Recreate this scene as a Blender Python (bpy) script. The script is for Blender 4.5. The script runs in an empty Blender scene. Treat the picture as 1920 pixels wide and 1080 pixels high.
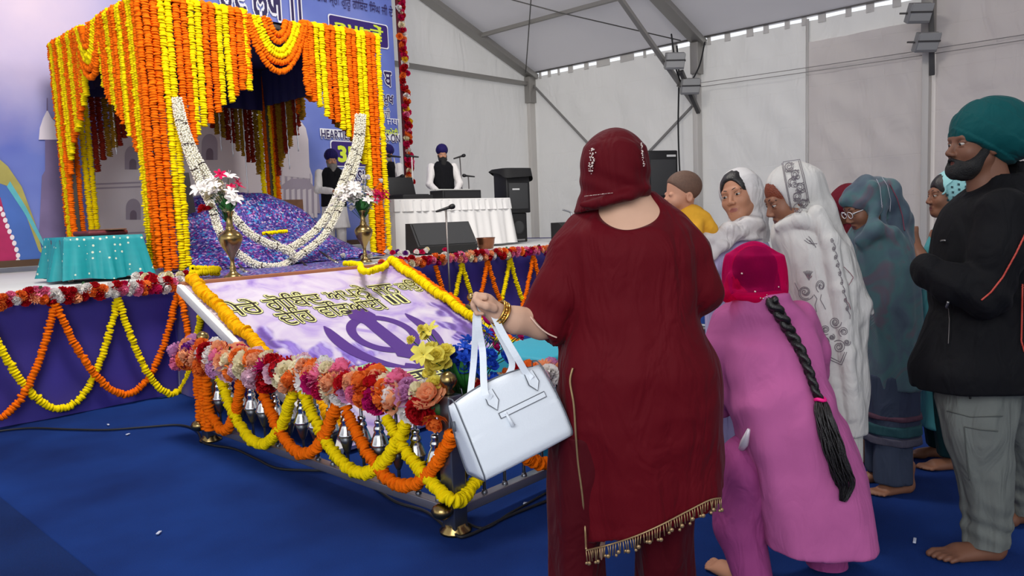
import bpy, bmesh, math, random
import numpy as np
from mathutils import Vector, Matrix, Euler, noise as mnoise

SC = bpy.context.scene
COL = SC.collection
PI = math.pi

# ------------------------------------------------------------------ camera
FPX, CAMZ = 1400.0, 1.45
YAW, PITCH, ROLL = math.radians(42.65), math.radians(5.5), math.atan(0.040)
fwd = Vector((math.cos(YAW)*math.cos(PITCH), math.sin(YAW)*math.cos(PITCH), -math.sin(PITCH)))
_r0 = Vector((math.sin(YAW), -math.cos(YAW), 0)); _u0 = _r0.cross(fwd)
RIGHT = _r0*math.cos(ROLL) - _u0*math.sin(ROLL)
UP = _u0*math.cos(ROLL) + _r0*math.sin(ROLL)
cam = bpy.data.cameras.new('camera'); cam.sensor_width = 36; cam.lens = FPX/1920*36
cam.clip_start = 0.05; cam.clip_end = 200
camo = bpy.data.objects.new('camera', cam); COL.objects.link(camo)
M = Matrix((RIGHT, UP, -fwd)).transposed().to_4x4(); M.translation = (0, 0, CAMZ)
camo.matrix_world = M
SC.camera = camo

# ------------------------------------------------------------------ light
SC.view_settings.view_transform = 'Standard'; SC.view_settings.look = 'None'
SC.view_settings.gamma = 1.0; SC.view_settings.exposure = 0.0
SC.view_settings.use_curve_mapping = False
SC.cycles.max_bounces = 7; SC.cycles.diffuse_bounces = 4; SC.cycles.glossy_bounces = 3
SC.cycles.transmission_bounces = 4; SC.cycles.transparent_max_bounces = 8
SC.cycles.sample_clamp_indirect = 6.0; SC.cycles.caustics_reflective = False; SC.cycles.caustics_refractive = False
SC.cycles.use_denoising = True
world = bpy.data.worlds.new('sky'); SC.world = world; world.use_nodes = True
wn = world.node_tree; bg = wn.nodes['Background']
bg.inputs['Color'].default_value = (0.93, 0.96, 1.0, 1); bg.inputs['Strength'].default_value = 1.12

def area(name, loc, target, size, power, color=(1, 1, 1), size_y=None):
    l = bpy.data.lights.new(name, 'AREA'); l.energy = power; l.color = color
    l.shape = 'RECTANGLE'; l.size = size; l.size_y = size_y or size
    o = bpy.data.objects.new(name, l); COL.objects.link(o); o.location = loc
    o.rotation_euler = (Vector(target)-Vector(loc)).to_track_quat('-Z', 'Y').to_euler()
    return o
# unseen fill lamps added to brighten the canopy and the stage, and the open side of the tent behind the camera
area('canopy_fill_light', (2.4, 4.6, 7.2), (4.8, 8.3, 2.0), 1.8, 500, (1.0, 0.95, 0.88))
area('open_side_daylight', (-3.5, -1.0, 3.9), (3.2, 2.0, 1.0), 4.5, 260, (0.95, 0.97, 1.0), 3.0)
area('stage_fill_light', (8.5, 5.0, 5.6), (8.8, 10.5, 1.6), 1.4, 130, (1.0, 0.97, 0.93))

# ------------------------------------------------------------------ materials
def s2l(c):
    return tuple(((v/255)/12.92 if v/255 <= .04045 else ((v/255+.055)/1.055)**2.4) for v in c)
MATS = {}
class NT:
    def __init__(s, m): s.t = m.node_tree; s.n = s.t.nodes; s.l = s.t.links
    def new(s, typ, **k):
        n = s.n.new(typ)
        for a, v in k.items():
            if a.startswith('i_'): n.inputs[a[2:].replace('_', ' ')].default_value = v
            else: setattr(n, a, v)
        return n
def mat(name, rgb, rough=0.6, metal=0.0, bump=0.0, bscale=60.0, var=0.0, vscale=8.0, sheen=0.0, trans=0.0, spec=None, emit=0.0, detail=3.0, coord='Object', folds=0.0):
    """procedural principled material: rgb is sRGB 0-255; var mixes a darker tone by noise; bump adds a noise bump"""
    if name in MATS: return MATS[name]
    m = bpy.data.materials.new(name); m.use_nodes = True; MATS[name] = m
    t = NT(m); p = t.n['Principled BSDF']; c = s2l(rgb)
    p.inputs['Base Color'].default_value = (*c, 1); p.inputs['Roughness'].default_value = rough; p.inputs['Metallic'].default_value = metal
    m.diffuse_color = (*c, 1)
    if spec is not None: p.inputs['Specular IOR Level'].default_value = spec
    if sheen: p.inputs['Sheen Weight'].default_value = sheen; p.inputs['Sheen Roughness'].default_value = 0.4
    tc = t.new('ShaderNodeTexCoord')
    if var:
        nz = t.new('ShaderNodeTexNoise', i_Scale=vscale, i_Detail=detail); t.l.new(tc.outputs[coord], nz.inputs['Vector'])
        mx = t.new('ShaderNodeMix', data_type='RGBA')
        mx.inputs[6].default_value = (*[v*(1-var) for v in c], 1); mx.inputs[7].default_value = (*[min(1, v*(1+var*.5)) for v in c], 1)
        t.l.new(nz.outputs['Fac'], mx.inputs[0]); t.l.new(mx.outputs[2], p.inputs['Base Color'])
    if bump:
        nb = t.new('ShaderNodeTexNoise', i_Scale=bscale, i_Detail=3.0); t.l.new(tc.outputs[coord], nb.inputs['Vector'])
        b = t.new('ShaderNodeBump', i_Strength=bump, i_Distance=0.01); t.l.new(nb.outputs['Fac'], b.inputs['Height']); t.l.new(b.outputs['Normal'], p.inputs['Normal'])
        if folds:   # broad soft folds of hanging cloth
            mp = t.new('ShaderNodeMapping'); mp.inputs['Scale'].default_value = (1.0, 1.0, .42); mp.inputs['Rotation'].default_value = (.25, .35, 0); t.l.new(tc.outputs[coord], mp.inputs[0])
            nf = t.new('ShaderNodeTexNoise', i_Scale=9.0, i_Detail=2.5, i_Distortion=1.4); t.l.new(mp.outputs[0], nf.inputs['Vector'])
            b2 = t.new('ShaderNodeBump', i_Strength=folds, i_Distance=.05); t.l.new(nf.outputs['Fac'], b2.inputs['Height']); t.l.new(b2.outputs['Normal'], b.inputs['Normal'])
    if trans:   # thin cloth or membrane: part of the light passes through
        tr = t.new('ShaderNodeBsdfTranslucent'); tr.inputs['Color'].default_value = (*c, 1)
        ms = t.new('ShaderNodeMixShader'); ms.inputs[0].default_value = trans
        out = t.n['Material Output']; t.l.new(p.outputs[0], ms.inputs[1]); t.l.new(tr.outputs[0], ms.inputs[2]); t.l.new(ms.outputs[0], out.inputs['Surface'])
    return m
def ramp(t, stops, fac=None, interp='LINEAR'):
    r = t.new('ShaderNodeValToRGB'); cr = r.color_ramp; cr.interpolation = interp
    while len(cr.elements) < len(stops): cr.elements.new(0.5)
    for e, (pos, c) in zip(cr.elements, stops): e.position = pos; e.color = (*s2l(c), 1)
    if fac is not None: t.l.new(fac, r.inputs[0])
    return r

# ------------------------------------------------------------------ object helpers
def mesh(name, v, f, smooth=True):
    me = bpy.data.meshes.new(name)
    v = np.asarray(v, dtype=np.float32)
    if isinstance(f, np.ndarray):
        k = f.shape[1]; n = len(f)
        me.vertices.add(len(v)); me.vertices.foreach_set('co', v.ravel())
        me.loops.add(n*k); me.loops.foreach_set('vertex_index', f.astype(np.int32).ravel())
        me.polygons.add(n); me.polygons.foreach_set('loop_start', np.arange(0, n*k, k, dtype=np.int32))
        me.update(calc_edges=True)
    else:
        me.from_pydata([tuple(map(float, x)) for x in v], [], f)
    if smooth: me.polygons.foreach_set('use_smooth', np.ones(len(me.polygons), dtype=bool))
    me.update()
    return me
def link(name, me, m, parent=None, loc=None, rot=None):
    o = bpy.data.objects.new(name, me); COL.objects.link(o)
    if m is not None:
        for x in (m if isinstance(m, (list, tuple)) else [m]): me.materials.append(x)
    if parent is not None: o.parent = parent
    if loc is not None: o.location = loc
    if rot is not None: o.rotation_euler = rot
    return o
def tag(o, label, cat, group=None, kind=None):
    o['label'] = label; o['category'] = cat
    if group: o['group'] = group
    if kind: o['kind'] = kind
    return o
def empty(name, loc=(0, 0, 0), rotz=0.0):
    o = bpy.data.objects.new(name, None); COL.objects.link(o); o.location = loc; o.rotation_euler = (0, 0, rotz)
    o.empty_display_size = .1
    return o
def thing(name, label, cat, loc=(0, 0, 0), rotz=0.0, group=None):
    return tag(empty(name, loc, rotz), label, cat, group)
def struct(name, me, m, parent=None, loc=None):
    o = link(name, me, m, parent, loc); o['kind'] = 'structure'; return o

class MB:
    """collects simple shapes into one mesh"""
    def __init__(s): s.v = []; s.f = []; s.sm = []
    def add(s, v, f, sm=True):
        b = len(s.v); s.v += [tuple(map(float, x)) for x in v]; s.f += [tuple(int(i)+b for i in q) for q in f]; s.sm += [sm]*len(f); return s
    def box(s, c, d, rotz=0.0, bev=0.0, mtx=None):
        bm = bmesh.new(); bmesh.ops.create_cube(bm, size=1)
        bmesh.ops.scale(bm, vec=d, verts=bm.verts)
        if bev: bmesh.ops.bevel(bm, geom=bm.edges[:], offset=bev, segments=2, affect='EDGES', profile=.6)
        if mtx is not None: bmesh.ops.transform(bm, matrix=mtx, verts=bm.verts)
        if rotz: bmesh.ops.rotate(bm, cent=(0, 0, 0), matrix=Matrix.Rotation(rotz, 3, 'Z'), verts=bm.verts)
        bmesh.ops.translate(bm, vec=c, verts=bm.verts)
        bm.verts.index_update()
        s.add([v.co[:] for v in bm.verts], [[v.index for v in f.verts] for f in bm.faces], bool(bev)); bm.free(); return s
    def tube(s, pts, r, n=8, caps=True, closed=False):
        v, f = tube_arrays(pts, r, n, caps, closed); return s.add(v, f)
    def bar(s, a, b, w, d=None):
        """rectangular bar from a to b, w across and d deep"""
        a, b = Vector(a), Vector(b); d = d or w; L = (b-a).length
        q = (b-a).to_track_quat('Z', 'Y').to_matrix().to_4x4()
        return s.box((a+b)/2, (w, d, L), mtx=q, bev=min(w, d)*.08)
    def lathe(s, prof, c=(0, 0, 0), n=20, mtx=None):
        v = []; f = []
        for r, z in prof:
            for k in range(n):
                a = 2*PI*k/n; p = Vector((r*math.cos(a), r*math.sin(a), z))
                if mtx is not None: p = mtx @ p
                v.append((p+Vector(c))[:])
        for i in range(len(prof)-1):
            for k in range(n): f.append((i*n+k, i*n+(k+1) % n, (i+1)*n+(k+1) % n, (i+1)*n+k))
        f.append(tuple(range(n-1, -1, -1))); f.append(tuple(range((len(prof)-1)*n, len(prof)*n)))
        return s.add(v, f)
    def ball(s, c, r, n=12, sz=(1, 1, 1)):
        prof = [(r*math.sin(PI*i/8) + 1e-4, -r*math.cos(PI*i/8)) for i in range(9)]
        v0 = len(s.v); s.lathe(prof, (0, 0, 0), n)
        for i in range(v0, len(s.v)): s.v[i] = (c[0]+s.v[i][0]*sz[0], c[1]+s.v[i][1]*sz[1], c[2]+s.v[i][2]*sz[2])
        return s
    def prism(s, poly, z0, z1, mtx=None):
        n = len(poly); v = [(x, y, z0) for x, y in poly]+[(x, y, z1) for x, y in poly]
        if mtx is not None: v = [(mtx @ Vector(p))[:] for p in v]
        f = [tuple(range(n-1, -1, -1)), tuple(range(n, 2*n))]+[(i, (i+1) % n, n+(i+1) % n, n+i) for i in range(n)]
        return s.add(v, f, False)
    def mesh(s, name):
        me = mesh(name, s.v, s.f, False)
        me.polygons.foreach_set('use_smooth', np.array(s.sm, dtype=bool)); me.update(); return me
    def build(s, name, m, parent=None, loc=None, rot=None): return link(name, s.mesh(name), m, parent, loc, rot)
def frames(pts, closed=False):
    P = np.asarray(pts, float); n = len(P)
    T = (np.roll(P, -1, 0)-np.roll(P, 1, 0)) if closed else np.gradient(P, axis=0)
    T /= np.linalg.norm(T, axis=1)[:, None]+1e-12
    N = np.zeros_like(P); a = np.array([0, 0, 1.]) if abs(T[0, 2]) < .9 else np.array([1., 0, 0])
    u = np.cross(T[0], a); u /= np.linalg.norm(u); N[0] = u
    for i in range(1, n):
        u = N[i-1]-T[i]*(N[i-1] @ T[i]); u /= np.linalg.norm(u)+1e-12; N[i] = u
    return P, T, N, np.cross(T, N)
def tube_arrays(pts, r, n=8, caps=True, closed=False):
    P, T, N, B = frames(pts, closed); m = len(P); r = np.broadcast_to(np.asarray(r, float), (m,))
    a = np.arange(n)*2*PI/n
    V = (P[:, None]+r[:, None, None]*(np.cos(a)[None, :, None]*N[:, None]+np.sin(a)[None, :, None]*B[:, None])).reshape(-1, 3)
    F = [(i*n+k, i*n+(k+1) % n, ((i+1) % m)*n+(k+1) % n, ((i+1) % m)*n+k) for i in range(m if closed else m-1) for k in range(n)]
    if caps and not closed: F += [tuple(range(n-1, -1, -1)), tuple(range((m-1)*n, m*n))]
    return V, F
def spline(pts, n=40, closed=False):
    P = np.asarray(pts, float); m = len(P); out = []
    g = (lambda i: P[i % m]) if closed else (lambda i: P[min(max(i, 0), m-1)])
    segs = m if closed else m-1
    for i in range(segs):
        p0, p1, p2, p3 = g(i-1), g(i), g(i+1), g(i+2)
        k = max(2, n//segs)
        for j in range(k):
            t = j/k; out.append(.5*((2*p1)+(-p0+p2)*t+(2*p0-5*p1+4*p2-p3)*t*t+(-p0+3*p1-3*p2+p3)*t**3))
    if not closed: out.append(P[-1])
    return np.array(out)
def resample(P, step):
    P = np.asarray(P, float); d = np.r_[0, np.cumsum(np.linalg.norm(np.diff(P, axis=0), axis=1))]
    n = max(2, int(round(d[-1]/step))+1); s = np.linspace(0, d[-1], n)
    return np.stack([np.interp(s, d, P[:, k]) for k in range(3)], 1)
ORD = ['', 'first', 'second', 'third', 'fourth', 'fifth', 'sixth', 'seventh', 'eighth', 'ninth', 'tenth', 'eleventh', 'twelfth', 'thirteenth', 'fourteenth', 'fifteenth', 'sixteenth', 'seventeenth', 'eighteenth', 'nineteenth', 'twentieth']
def ordinal(n):
    if n <= 20: return ORD[n]
    if n == 30: return 'thirtieth'
    if n == 40: return 'fortieth'
    return {2: 'twenty', 3: 'thirty', 4: 'forty'}[n//10]+'-'+ORD[n % 10]

# marigolds -------------------------------------------------------------
M_OR = mat('marigold_orange', (252, 112, 10), .85, var=.22, vscale=55, bump=.3, bscale=160, spec=.08)
M_YE = mat('marigold_yellow', (254, 220, 10), .85, var=.15, vscale=55, bump=.3, bscale=160, spec=.08)
M_AM = mat('marigold_amber', (254, 180, 10), .85, var=.2, vscale=55, bump=.3, bscale=160, spec=.08)
def garland_mesh(pts, r=.036, pitch=.03, seed=0, seg=10, ruff=.07, name='garland'):
    """threaded blooms: a stack of ruffled discs along a line"""
    rg = np.random.default_rng(seed)
    P = resample(pts, pitch/4); n = len(P); P, T, N, B = frames(P)
    prof = np.array([.70, .95, 1.0, .95])[np.arange(n) % 4]
    nb = n//4+2; bead = np.arange(n)//4
    br = 1+.06*rg.standard_normal(nb); rr = r*prof*br[bead]
    off = (rg.standard_normal((nb, 2))*r*.10)[bead]
    tilt = (rg.standard_normal((nb, 2))*.09)[bead]
    rr[0] *= .4; rr[-1] *= .4
    a = np.arange(seg)*2*PI/seg+(rg.random(nb)*6.28)[bead][:, None]
    rad = rr[:, None]*(1+ruff*rg.standard_normal((n, seg))*.6)
    ca, sa = np.cos(a), np.sin(a)
    V = P[:, None]+(rad*ca+off[:, :1])[..., None]*N[:, None]+(rad*sa+off[:, 1:])[..., None]*B[:, None]+(rad*(tilt[:, :1]*ca+tilt[:, 1:]*sa))[..., None]*T[:, None]
    i = np.arange(n-1)[:, None]; k = np.arange(seg)[None]; k2 = (k+1) % seg
    F = np.stack([i*seg+k, i*seg+k2, (i+1)*seg+k2, (i+1)*seg+k], -1).reshape(-1, 4)
    return mesh(name, V.reshape(-1, 3), F)
def sag(a, b, drop, n=30, power=2.0):
    """hanging curve from a to b dropping by drop at the middle"""
    a, b = np.array(a, float), np.array(b, float); t = np.linspace(0, 1, n)
    P = a+(b-a)*t[:, None]; P[:, 2] -= drop*(1-np.abs(2*t-1)**power); return P

# artificial flowers ------------------------------------------------------
def petal(L, W, curl, cup, nu=4, nv=3, ruffle=0.0, tip=0.7, rg=random):
    v = []; f = []
    for i in range(nu+1):
        t = i/nu; w = W*(math.sin(PI*min(1, .18+t*tip))**.8); a = curl*t
        y = L*(t if abs(curl) < .01 else math.sin(a)/curl); z = L*(0 if abs(curl) < .01 else (1-math.cos(a))/curl)
        for j in range(nv+1):
            s = j/nv*2-1
            v.append((s*w, y, z+cup*W*s*s+ruffle*(rg.random()-.5)*t))
    for i in range(nu):
        for j in range(nv): k = i*(nv+1)+j; f.append((k, k+1, k+nv+2, k+nv+1))
    return np.array(v), f
def flower_mesh(kind, seed=0):
    rg = random.Random(seed); mb = MB()
    def ring(n, tiltx, L, W, curl, cup, off, z, ruf=0.0, ph=0.0, tip=.7):
        for k in range(n):
            v, f = petal(L, W, curl, cup, ruffle=ruf, tip=tip, rg=rg)
            Mx = Matrix.Rotation(2*PI*k/n+ph+rg.uniform(-.15, .15), 4, 'Z') @ Matrix.Translation((0, off, z)) @ Matrix.Rotation(tiltx+rg.uniform(-.1, .1), 4, 'X')
            mb.add([(Mx @ Vector(p))[:] for p in v], f)
    if kind == 'rose':
        ring(6, .15, .042, .026, .5, .30, .006, 0, .004)
        ring(5, .6, .036, .023, .5, .35, .005, .006, .004, .5)
        ring(4, 1.0, .030, .018, .4, .5, .004, .010, .003, .2)
        ring(3, 1.3, .026, .012, .3, .6, .002, .012, .002, .9)
    elif kind == 'carnation':
        for i, (n, tl, L) in enumerate([(9, -.1, .04), (9, .3, .04), (8, .65, .038), (7, .95, .036), (6, 1.2, .034), (4, 1.42, .034)]):
            ring(n, tl, L, .014, .2, .2, .003, .004*i, .014, i*.7, .55)
    elif kind == 'daisy':
        for i, (n, tl, L) in enumerate([(18, .05, .046), (16, .35, .044), (14, .65, .038), (10, 1.0, .030)]):
            ring(n, tl, L, .0055, .25, .2, .006, .003*i, 0, i*.3)
        mb.ball((0, 0, .012), .011, 8)
    elif kind == 'lily':
        ring(3, .75, .065, .016, -.9, .25, .004, 0, .002)
        ring(3, .6, .065, .014, -.9, .25, .004, .002, .002, PI/3)
        for k in range(4):
            a = k*1.57; mb.tube([(0, 0, .01), (.008*math.cos(a), .008*math.sin(a), .05)], .0012, 4)
    elif kind == 'hydrangea':
        for i in range(34):
            th = math.acos(1-rg.random()*1.1); ph = i*2.4
            d = Vector((math.sin(th)*math.cos(ph), math.sin(th)*math.sin(ph), math.cos(th)))
            q = d.to_track_quat('Z', 'Y').to_matrix().to_4x4()
            for k in range(4):
                v, f = petal(.014, .007, .5, .3, 2, 2, rg=rg)
                Mx = Matrix.Translation(d*.036) @ q @ Matrix.Rotation(k*PI/2+i, 4, 'Z')
                mb.add([(Mx @ Vector(p))[:] for p in v], f)
    return mb.mesh('flower_'+kind)
FM = {k: [flower_mesh(k, s) for s in range(2 if k in ('rose', 'carnation') else 1)] for k in ('rose', 'carnation', 'daisy', 'lily', 'hydrangea')}
for _l in FM.values():
    for _m in _l: _m.materials.append(None)
FC = {k: mat('petal_'+k, c, .75, var=.15, vscale=40, trans=.28, spec=.15) for k, c in dict(red=(190, 18, 32), crimson=(206, 24, 84), orange=(246, 128, 52), peach=(250, 178, 132), pink=(242, 130, 170), white=(244, 240, 236), cream=(242, 232, 196), magenta=(196, 24, 110), lilac=(214, 152, 200), purple=(112, 30, 140), yellow=(250, 206, 40), lemon=(250, 236, 110), blue=(44, 92, 214), pale=(238, 198, 214)).items()}
M_LEAF = mat('leaf_green', (38, 92, 40), .55, var=.3, vscale=30)
def flower(parent, kind, color, loc, nrm, size, rg, name='flower'):
    me = FM[kind][rg.randrange(len(FM[kind]))]
    o = bpy.data.objects.new(name, me); COL.objects.link(o); o.parent = parent
    o.material_slots[0].link = 'OBJECT'; o.material_slots[0].material = FC[color]
    o.location = loc; q = Vector(nrm).to_track_quat('Z', 'Y').to_matrix().to_4x4() @ Matrix.Rotation(rg.random()*6.28, 4, 'Z')
    o.rotation_euler = q.to_euler(); o.scale = (size,)*3
    return o

# ================================================================== TENT
EAVE, SLOPE, XW, YG = 5.32, 0.38, 16.0, 13.75
def roofz(x): return EAVE+SLOPE*(XW-x)
M_VINYL = mat('tent_vinyl', (222, 219, 215), .55, var=.07, vscale=.5, trans=.24)
M_ROOF = mat('roof_membrane', (214, 210, 212), .6, var=.05, vscale=.4, trans=.15)
M_PANEL = mat('curtain_vinyl', (230, 223, 219), .55, var=.08, vscale=.6, trans=.26)
for _m in (M_VINYL, M_PANEL):   # shallow packing creases and drag wrinkles in the membrane
    t = NT(_m); tc = t.new('ShaderNodeTexCoord'); mp = t.new('ShaderNodeMapping'); mp.inputs['Rotation'].default_value = (.6, .3, .5); mp.inputs['Scale'].default_value = (1.0, 1.0, .45); t.l.new(tc.outputs['Object'], mp.inputs[0])
    n1 = t.new('ShaderNodeTexNoise', i_Scale=1.5, i_Detail=3.0, i_Distortion=.7); t.l.new(mp.outputs[0], n1.inputs['Vector'])
    br = t.new('ShaderNodeTexBrick', i_Scale=.8); br.inputs['Color1'].default_value = (1, 1, 1, 1); br.inputs['Color2'].default_value = (1, 1, 1, 1); br.inputs['Mortar'].default_value = (0, 0, 0, 1); br.inputs['Mortar Size'].default_value = .010; br.inputs['Mortar Smooth'].default_value = 1.0; br.offset = 0.0; br.inputs['Brick Width'].default_value = 1.5; br.inputs['Row Height'].default_value = .62
    m2 = t.new('ShaderNodeMapping'); m2.inputs['Rotation'].default_value = (PI/2, 0, 0); t.l.new(tc.outputs['Object'], m2.inputs[0])
    sx = t.new('ShaderNodeSeparateXYZ'); t.l.new(tc.outputs['Object'], sx.inputs[0]); ad = t.new('ShaderNodeMath', operation='ADD'); t.l.new(sx.outputs[0], ad.inputs[0]); t.l.new(sx.outputs[1], ad.inputs[1])
    cb = t.new('ShaderNodeCombineXYZ'); t.l.new(ad.outputs[0], cb.inputs[0]); t.l.new(sx.outputs[2], cb.inputs[1]); t.l.new(cb.outputs[0], br.inputs['Vector'])
    b1 = t.new('ShaderNodeBump', i_Strength=.75, i_Distance=.12); t.l.new(n1.outputs['Fac'], b1.inputs['Height'])
    b2 = t.new('ShaderNodeBump', i_Strength=.16, i_Distance=.02); t.l.new(br.outputs['Color'], b2.inputs['Height']); t.l.new(b1.outputs['Normal'], b2.inputs['Normal']); t.l.new(b2.outputs['Normal'], t.n['Principled BSDF'].inputs['Normal'])
    for n_ in list(t.n):
        if n_.type == 'BSDF_TRANSLUCENT': t.l.new(b2.outputs['Normal'], n_.inputs['Normal'])
M_ALU = mat('aluminium_grey', (150, 147, 142), .45, .35)
M_STEEL = mat('dark_steel', (96, 94, 92), .5, .5)
M_BLACK = mat('black_plastic', (18, 18, 20), .5, bump=.15, bscale=300)
M_CABLE = mat('black_cable', (12, 13, 18), .6)
M_CHROME = mat('chrome', (210, 212, 214), .18, 1.0)
M_BRASS = mat('brass', (158, 134, 86), .26, 1.0, var=.15, vscale=20)
M_WHITE = mat('white_cloth', (236, 234, 232), .7, bump=.1, bscale=40, trans=.08)

def carpet_mat(name, a, b):
    m = mat(name, a, .95, bump=.35, bscale=420, coord='Object'); t = NT(m); p = t.n['Principled BSDF']
    tc = t.new('ShaderNodeTexCoord'); n1 = t.new('ShaderNodeTexNoise', i_Scale=1.1, i_Detail=5.0); n2 = t.new('ShaderNodeTexNoise', i_Scale=260.0)
    t.l.new(tc.outputs['Object'], n1.inputs['Vector']); t.l.new(tc.outputs['Object'], n2.inputs['Vector'])
    ad = t.new('ShaderNodeMath', operation='MULTIPLY_ADD'); ad.inputs[1].default_value = .45; t.l.new(n2.outputs['Fac'], ad.inputs[0]); t.l.new(n1.outputs['Fac'], ad.inputs[2])
    r = ramp(t, [(.55, a), (.95, b)], ad.outputs[0]); t.l.new(r.outputs[0], p.inputs['Base Color']); p.inputs['Specular IOR Level'].default_value = .12
    return m
M_CARPET = carpet_mat('blue_carpet', (13, 35, 88), (23, 57, 126))
M_CARPET2 = carpet_mat('navy_carpet', (12, 30, 72), (20, 46, 100))
fl = MB(); fl.box((6.6, 2.5, -.03), (20.0, 23.0, .06)); f0 = fl.build('floor', M_CARPET); f0['kind'] = 'structure'
fl = MB()
fl.box((-2.2, 2.5, .003), (6.42, 23, .006)); ff = fl.build('floor_carpet_strip', M_CARPET2); ff['kind'] = 'structure'

def wavy_wall(name, o, du, dv, nu, nv, amp, m, seed=0, parent=None):
    """cloth wall: grid from o along du and dv, rippled along its normal"""
    o, du, dv = np.array(o, float), np.array(du, float), np.array(dv, float)
    nrm = np.cross(du, dv); nrm /= np.linalg.norm(nrm)
    V = []; L = np.linalg.norm(du); H = np.linalg.norm(dv)
    for j in range(nv+1):
        for i in range(nu+1):
            u, v = i/nu, j/nv
            w = amp*(mnoise.noise((u*L*.9+seed, v*H*.35, seed*1.7))+.6*mnoise.noise((u*L*2.2+v*H*1.6, v*H*.9-u*L*1.1, seed+5.0))+.35*mnoise.noise((u*L*3.5, v*H*3.5, seed+9)))
            V.append(o+du*u+dv*v+nrm*w*(4*u*(1-u))**.3)
    F = np.array([(j*(nu+1)+i, j*(nu+1)+i+1, (j+1)*(nu+1)+i+1, (j+1)*(nu+1)+i) for j in range(nv) for i in range(nu)])
    o = link(name, mesh(name, V, F), m, parent); o['kind'] = 'structure'; return o
# gable wall behind the stage (pentagon top follows the rafter)
g = MB()
nx = 60
top = []
vv = []; ff_ = []
for i in range(nx+1):
    x = -6+(XW+6)*i/nx; zt = roofz(max(x, 3))-.02
    for j in range(25): z = zt*j/24; vv.append((x, YG+.10+.05*mnoise.noise((x*.9, z*.5, 2.0))+.03*mnoise.noise((x*2.3, z*1.7, 7.0)), z))
for i in range(nx):
    for j in range(24): k = i*25+j; ff_.append((k, k+25, k+26, k+1))
w = link('wall_back', mesh('wall_back', vv, ff_), M_VINYL); w['kind'] = 'structure'
# long side wall, one curtain for each bay, stopping short of the roof so that a strip of sky shows
YS = [13.7, 8.64, 3.86, -0.9, -5.8]
wavy_wall('wall_right', (XW+.12, 13.85, 0), (0, -5.2, 0), (0, 0, EAVE-.075), 44, 44, .07, M_VINYL, 1)
wavy_wall('wall_right.001', (XW+.12, 8.66, 0), (0, -4.8, 0), (0, 0, EAVE-.07), 44, 44, .09, M_VINYL, 2)
wavy_wall('wall_right.002', (XW+.12, 3.88, 0), (0, -9.9, 0), (0, 0, EAVE+.05), 70, 44, .10, M_PANEL, 3)
wavy_wall('wall_front_blocker', (3.5, -5.9, 0), (12.6, 0, 0), (0, 0, EAVE+.2), 40, 30, .09, M_PANEL, 8)  # unseen end wall, added to cut the light from behind right
wavy_wall('wall_right_drop_curtain', (XW+.02, 6.10, 0), (0, -2.2, 0), (0, 0, 4.80), 40, 44, .09, M_PANEL, 4)
wavy_wall('wall_right_drop_curtain.001', (XW-.02, 3.72, 0), (0, -5.6, 0), (0, 0, 5.35), 50, 44, .10, M_PANEL, 6)
sm = MB(); sm.tube([(XW+.03, 6.12, .02), (XW+.03, 6.14, 2.5), (XW+.03, 6.13, EAVE-.05)], .035, 8); sm.build('trim_1', M_VINYL)['kind'] = 'structure'
# roof
rv = []; rf = []
for i in range(33):
    x = 3.0+(XW+.12-3.0)*i/32
    for j in range(49):
        y = -8+22.0*j/48; bay = min(abs(y-yy) for yy in YS)
        rv.append((x, y, roofz(x)+.06-.10*min(1, bay/2.4)*(1-abs(x-9.5)/8)))
for i in range(32):
    for j in range(48): k = i*49+j; rf.append((k, k+1, k+50, k+49))
o = link('ceiling', mesh('ceiling', rv, rf), M_ROOF); o['kind'] = 'structure'
rv2 = [(6.0-x, y, z) for x, y, z in rv]
o = link('ceiling.001', mesh('ceiling', rv2, [q[::-1] for q in rf]), M_ROOF); o['kind'] = 'structure'
# lacing tabs across the open strip under the roof
tb = MB(); rg = random.Random(4); y = 13.5
while y > -4:
    L = rg.uniform(.05, .16) if not (10.6 < y < 11.9) else .4
    tb.box((XW+.10, y-L/2, EAVE-.03), (.03, L, .24)); y -= L+rg.uniform(.22, .42)
tb.build('trim_2', M_VINYL)['kind'] = 'structure'
# frame: posts, rafters, purlins, braces; each its own structural member
def member(name, a, b, w, d, m=M_ALU):
    mb = MB().bar(a, b, w, d); 
    mb.build(name, m)['kind'] = 'structure'
k = 3
for yy in YS[:4]:
    member('trim_%d' % k, (XW-.06, yy, 0), (XW-.06, yy, EAVE+.02), .22, .12, mat('post_grey', (206, 202, 196), .5)); k += 1
    member('trim_%d' % k, (XW+.05, yy-.06, EAVE-.10), (3.0, yy-.06, roofz(3.0)-.12), .30, .14); k += 1
    mb = MB().box((XW-.1, yy-.03, EAVE-.45), (.26, .20, .7), bev=.01); mb.build('trim_%d' % k, M_ALU)['kind'] = 'structure'; k += 1
member('trim_%d' % k, (3, YG-.02, EAVE-.28), (XW-.1, YG-.02, EAVE-.28), .16, .10); k += 1
for x in (13.9, 9.6, 6.0):
    member('trim_%d' % k, (x, YG, roofz(x)-.10), (x, -5, roofz(x)-.10), .09, .09); k += 1
member('trim_%d' % k, (XW+.04, YG, EAVE+.035), (XW+.04, -5, EAVE+.035), .035, .05, M_STEEL); k += 1
member('trim_%d' % k, (15.95, 8.64, 3.75), (9.9, 8.64, 7.55), .10, .08); k += 1
for a, b in (((15.95, 13.6, 5.0), (15.95, 8.8, 0.35)), ((15.97, 8.75, 3.85), (15.97, 13.6, -.0))):
    member('trim_%d' % k, a, b, .06, .05, mat('brace_grey', (132, 130, 128), .5)); k += 1
def cable(name, label, pts, r, m=M_CABLE, cat='cable', n=40, seg=6):
    o = link(name, None, None) if False else MB().tube(spline(pts, n), r, seg).build(name, m)
    return tag(o, label, cat)
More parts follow.
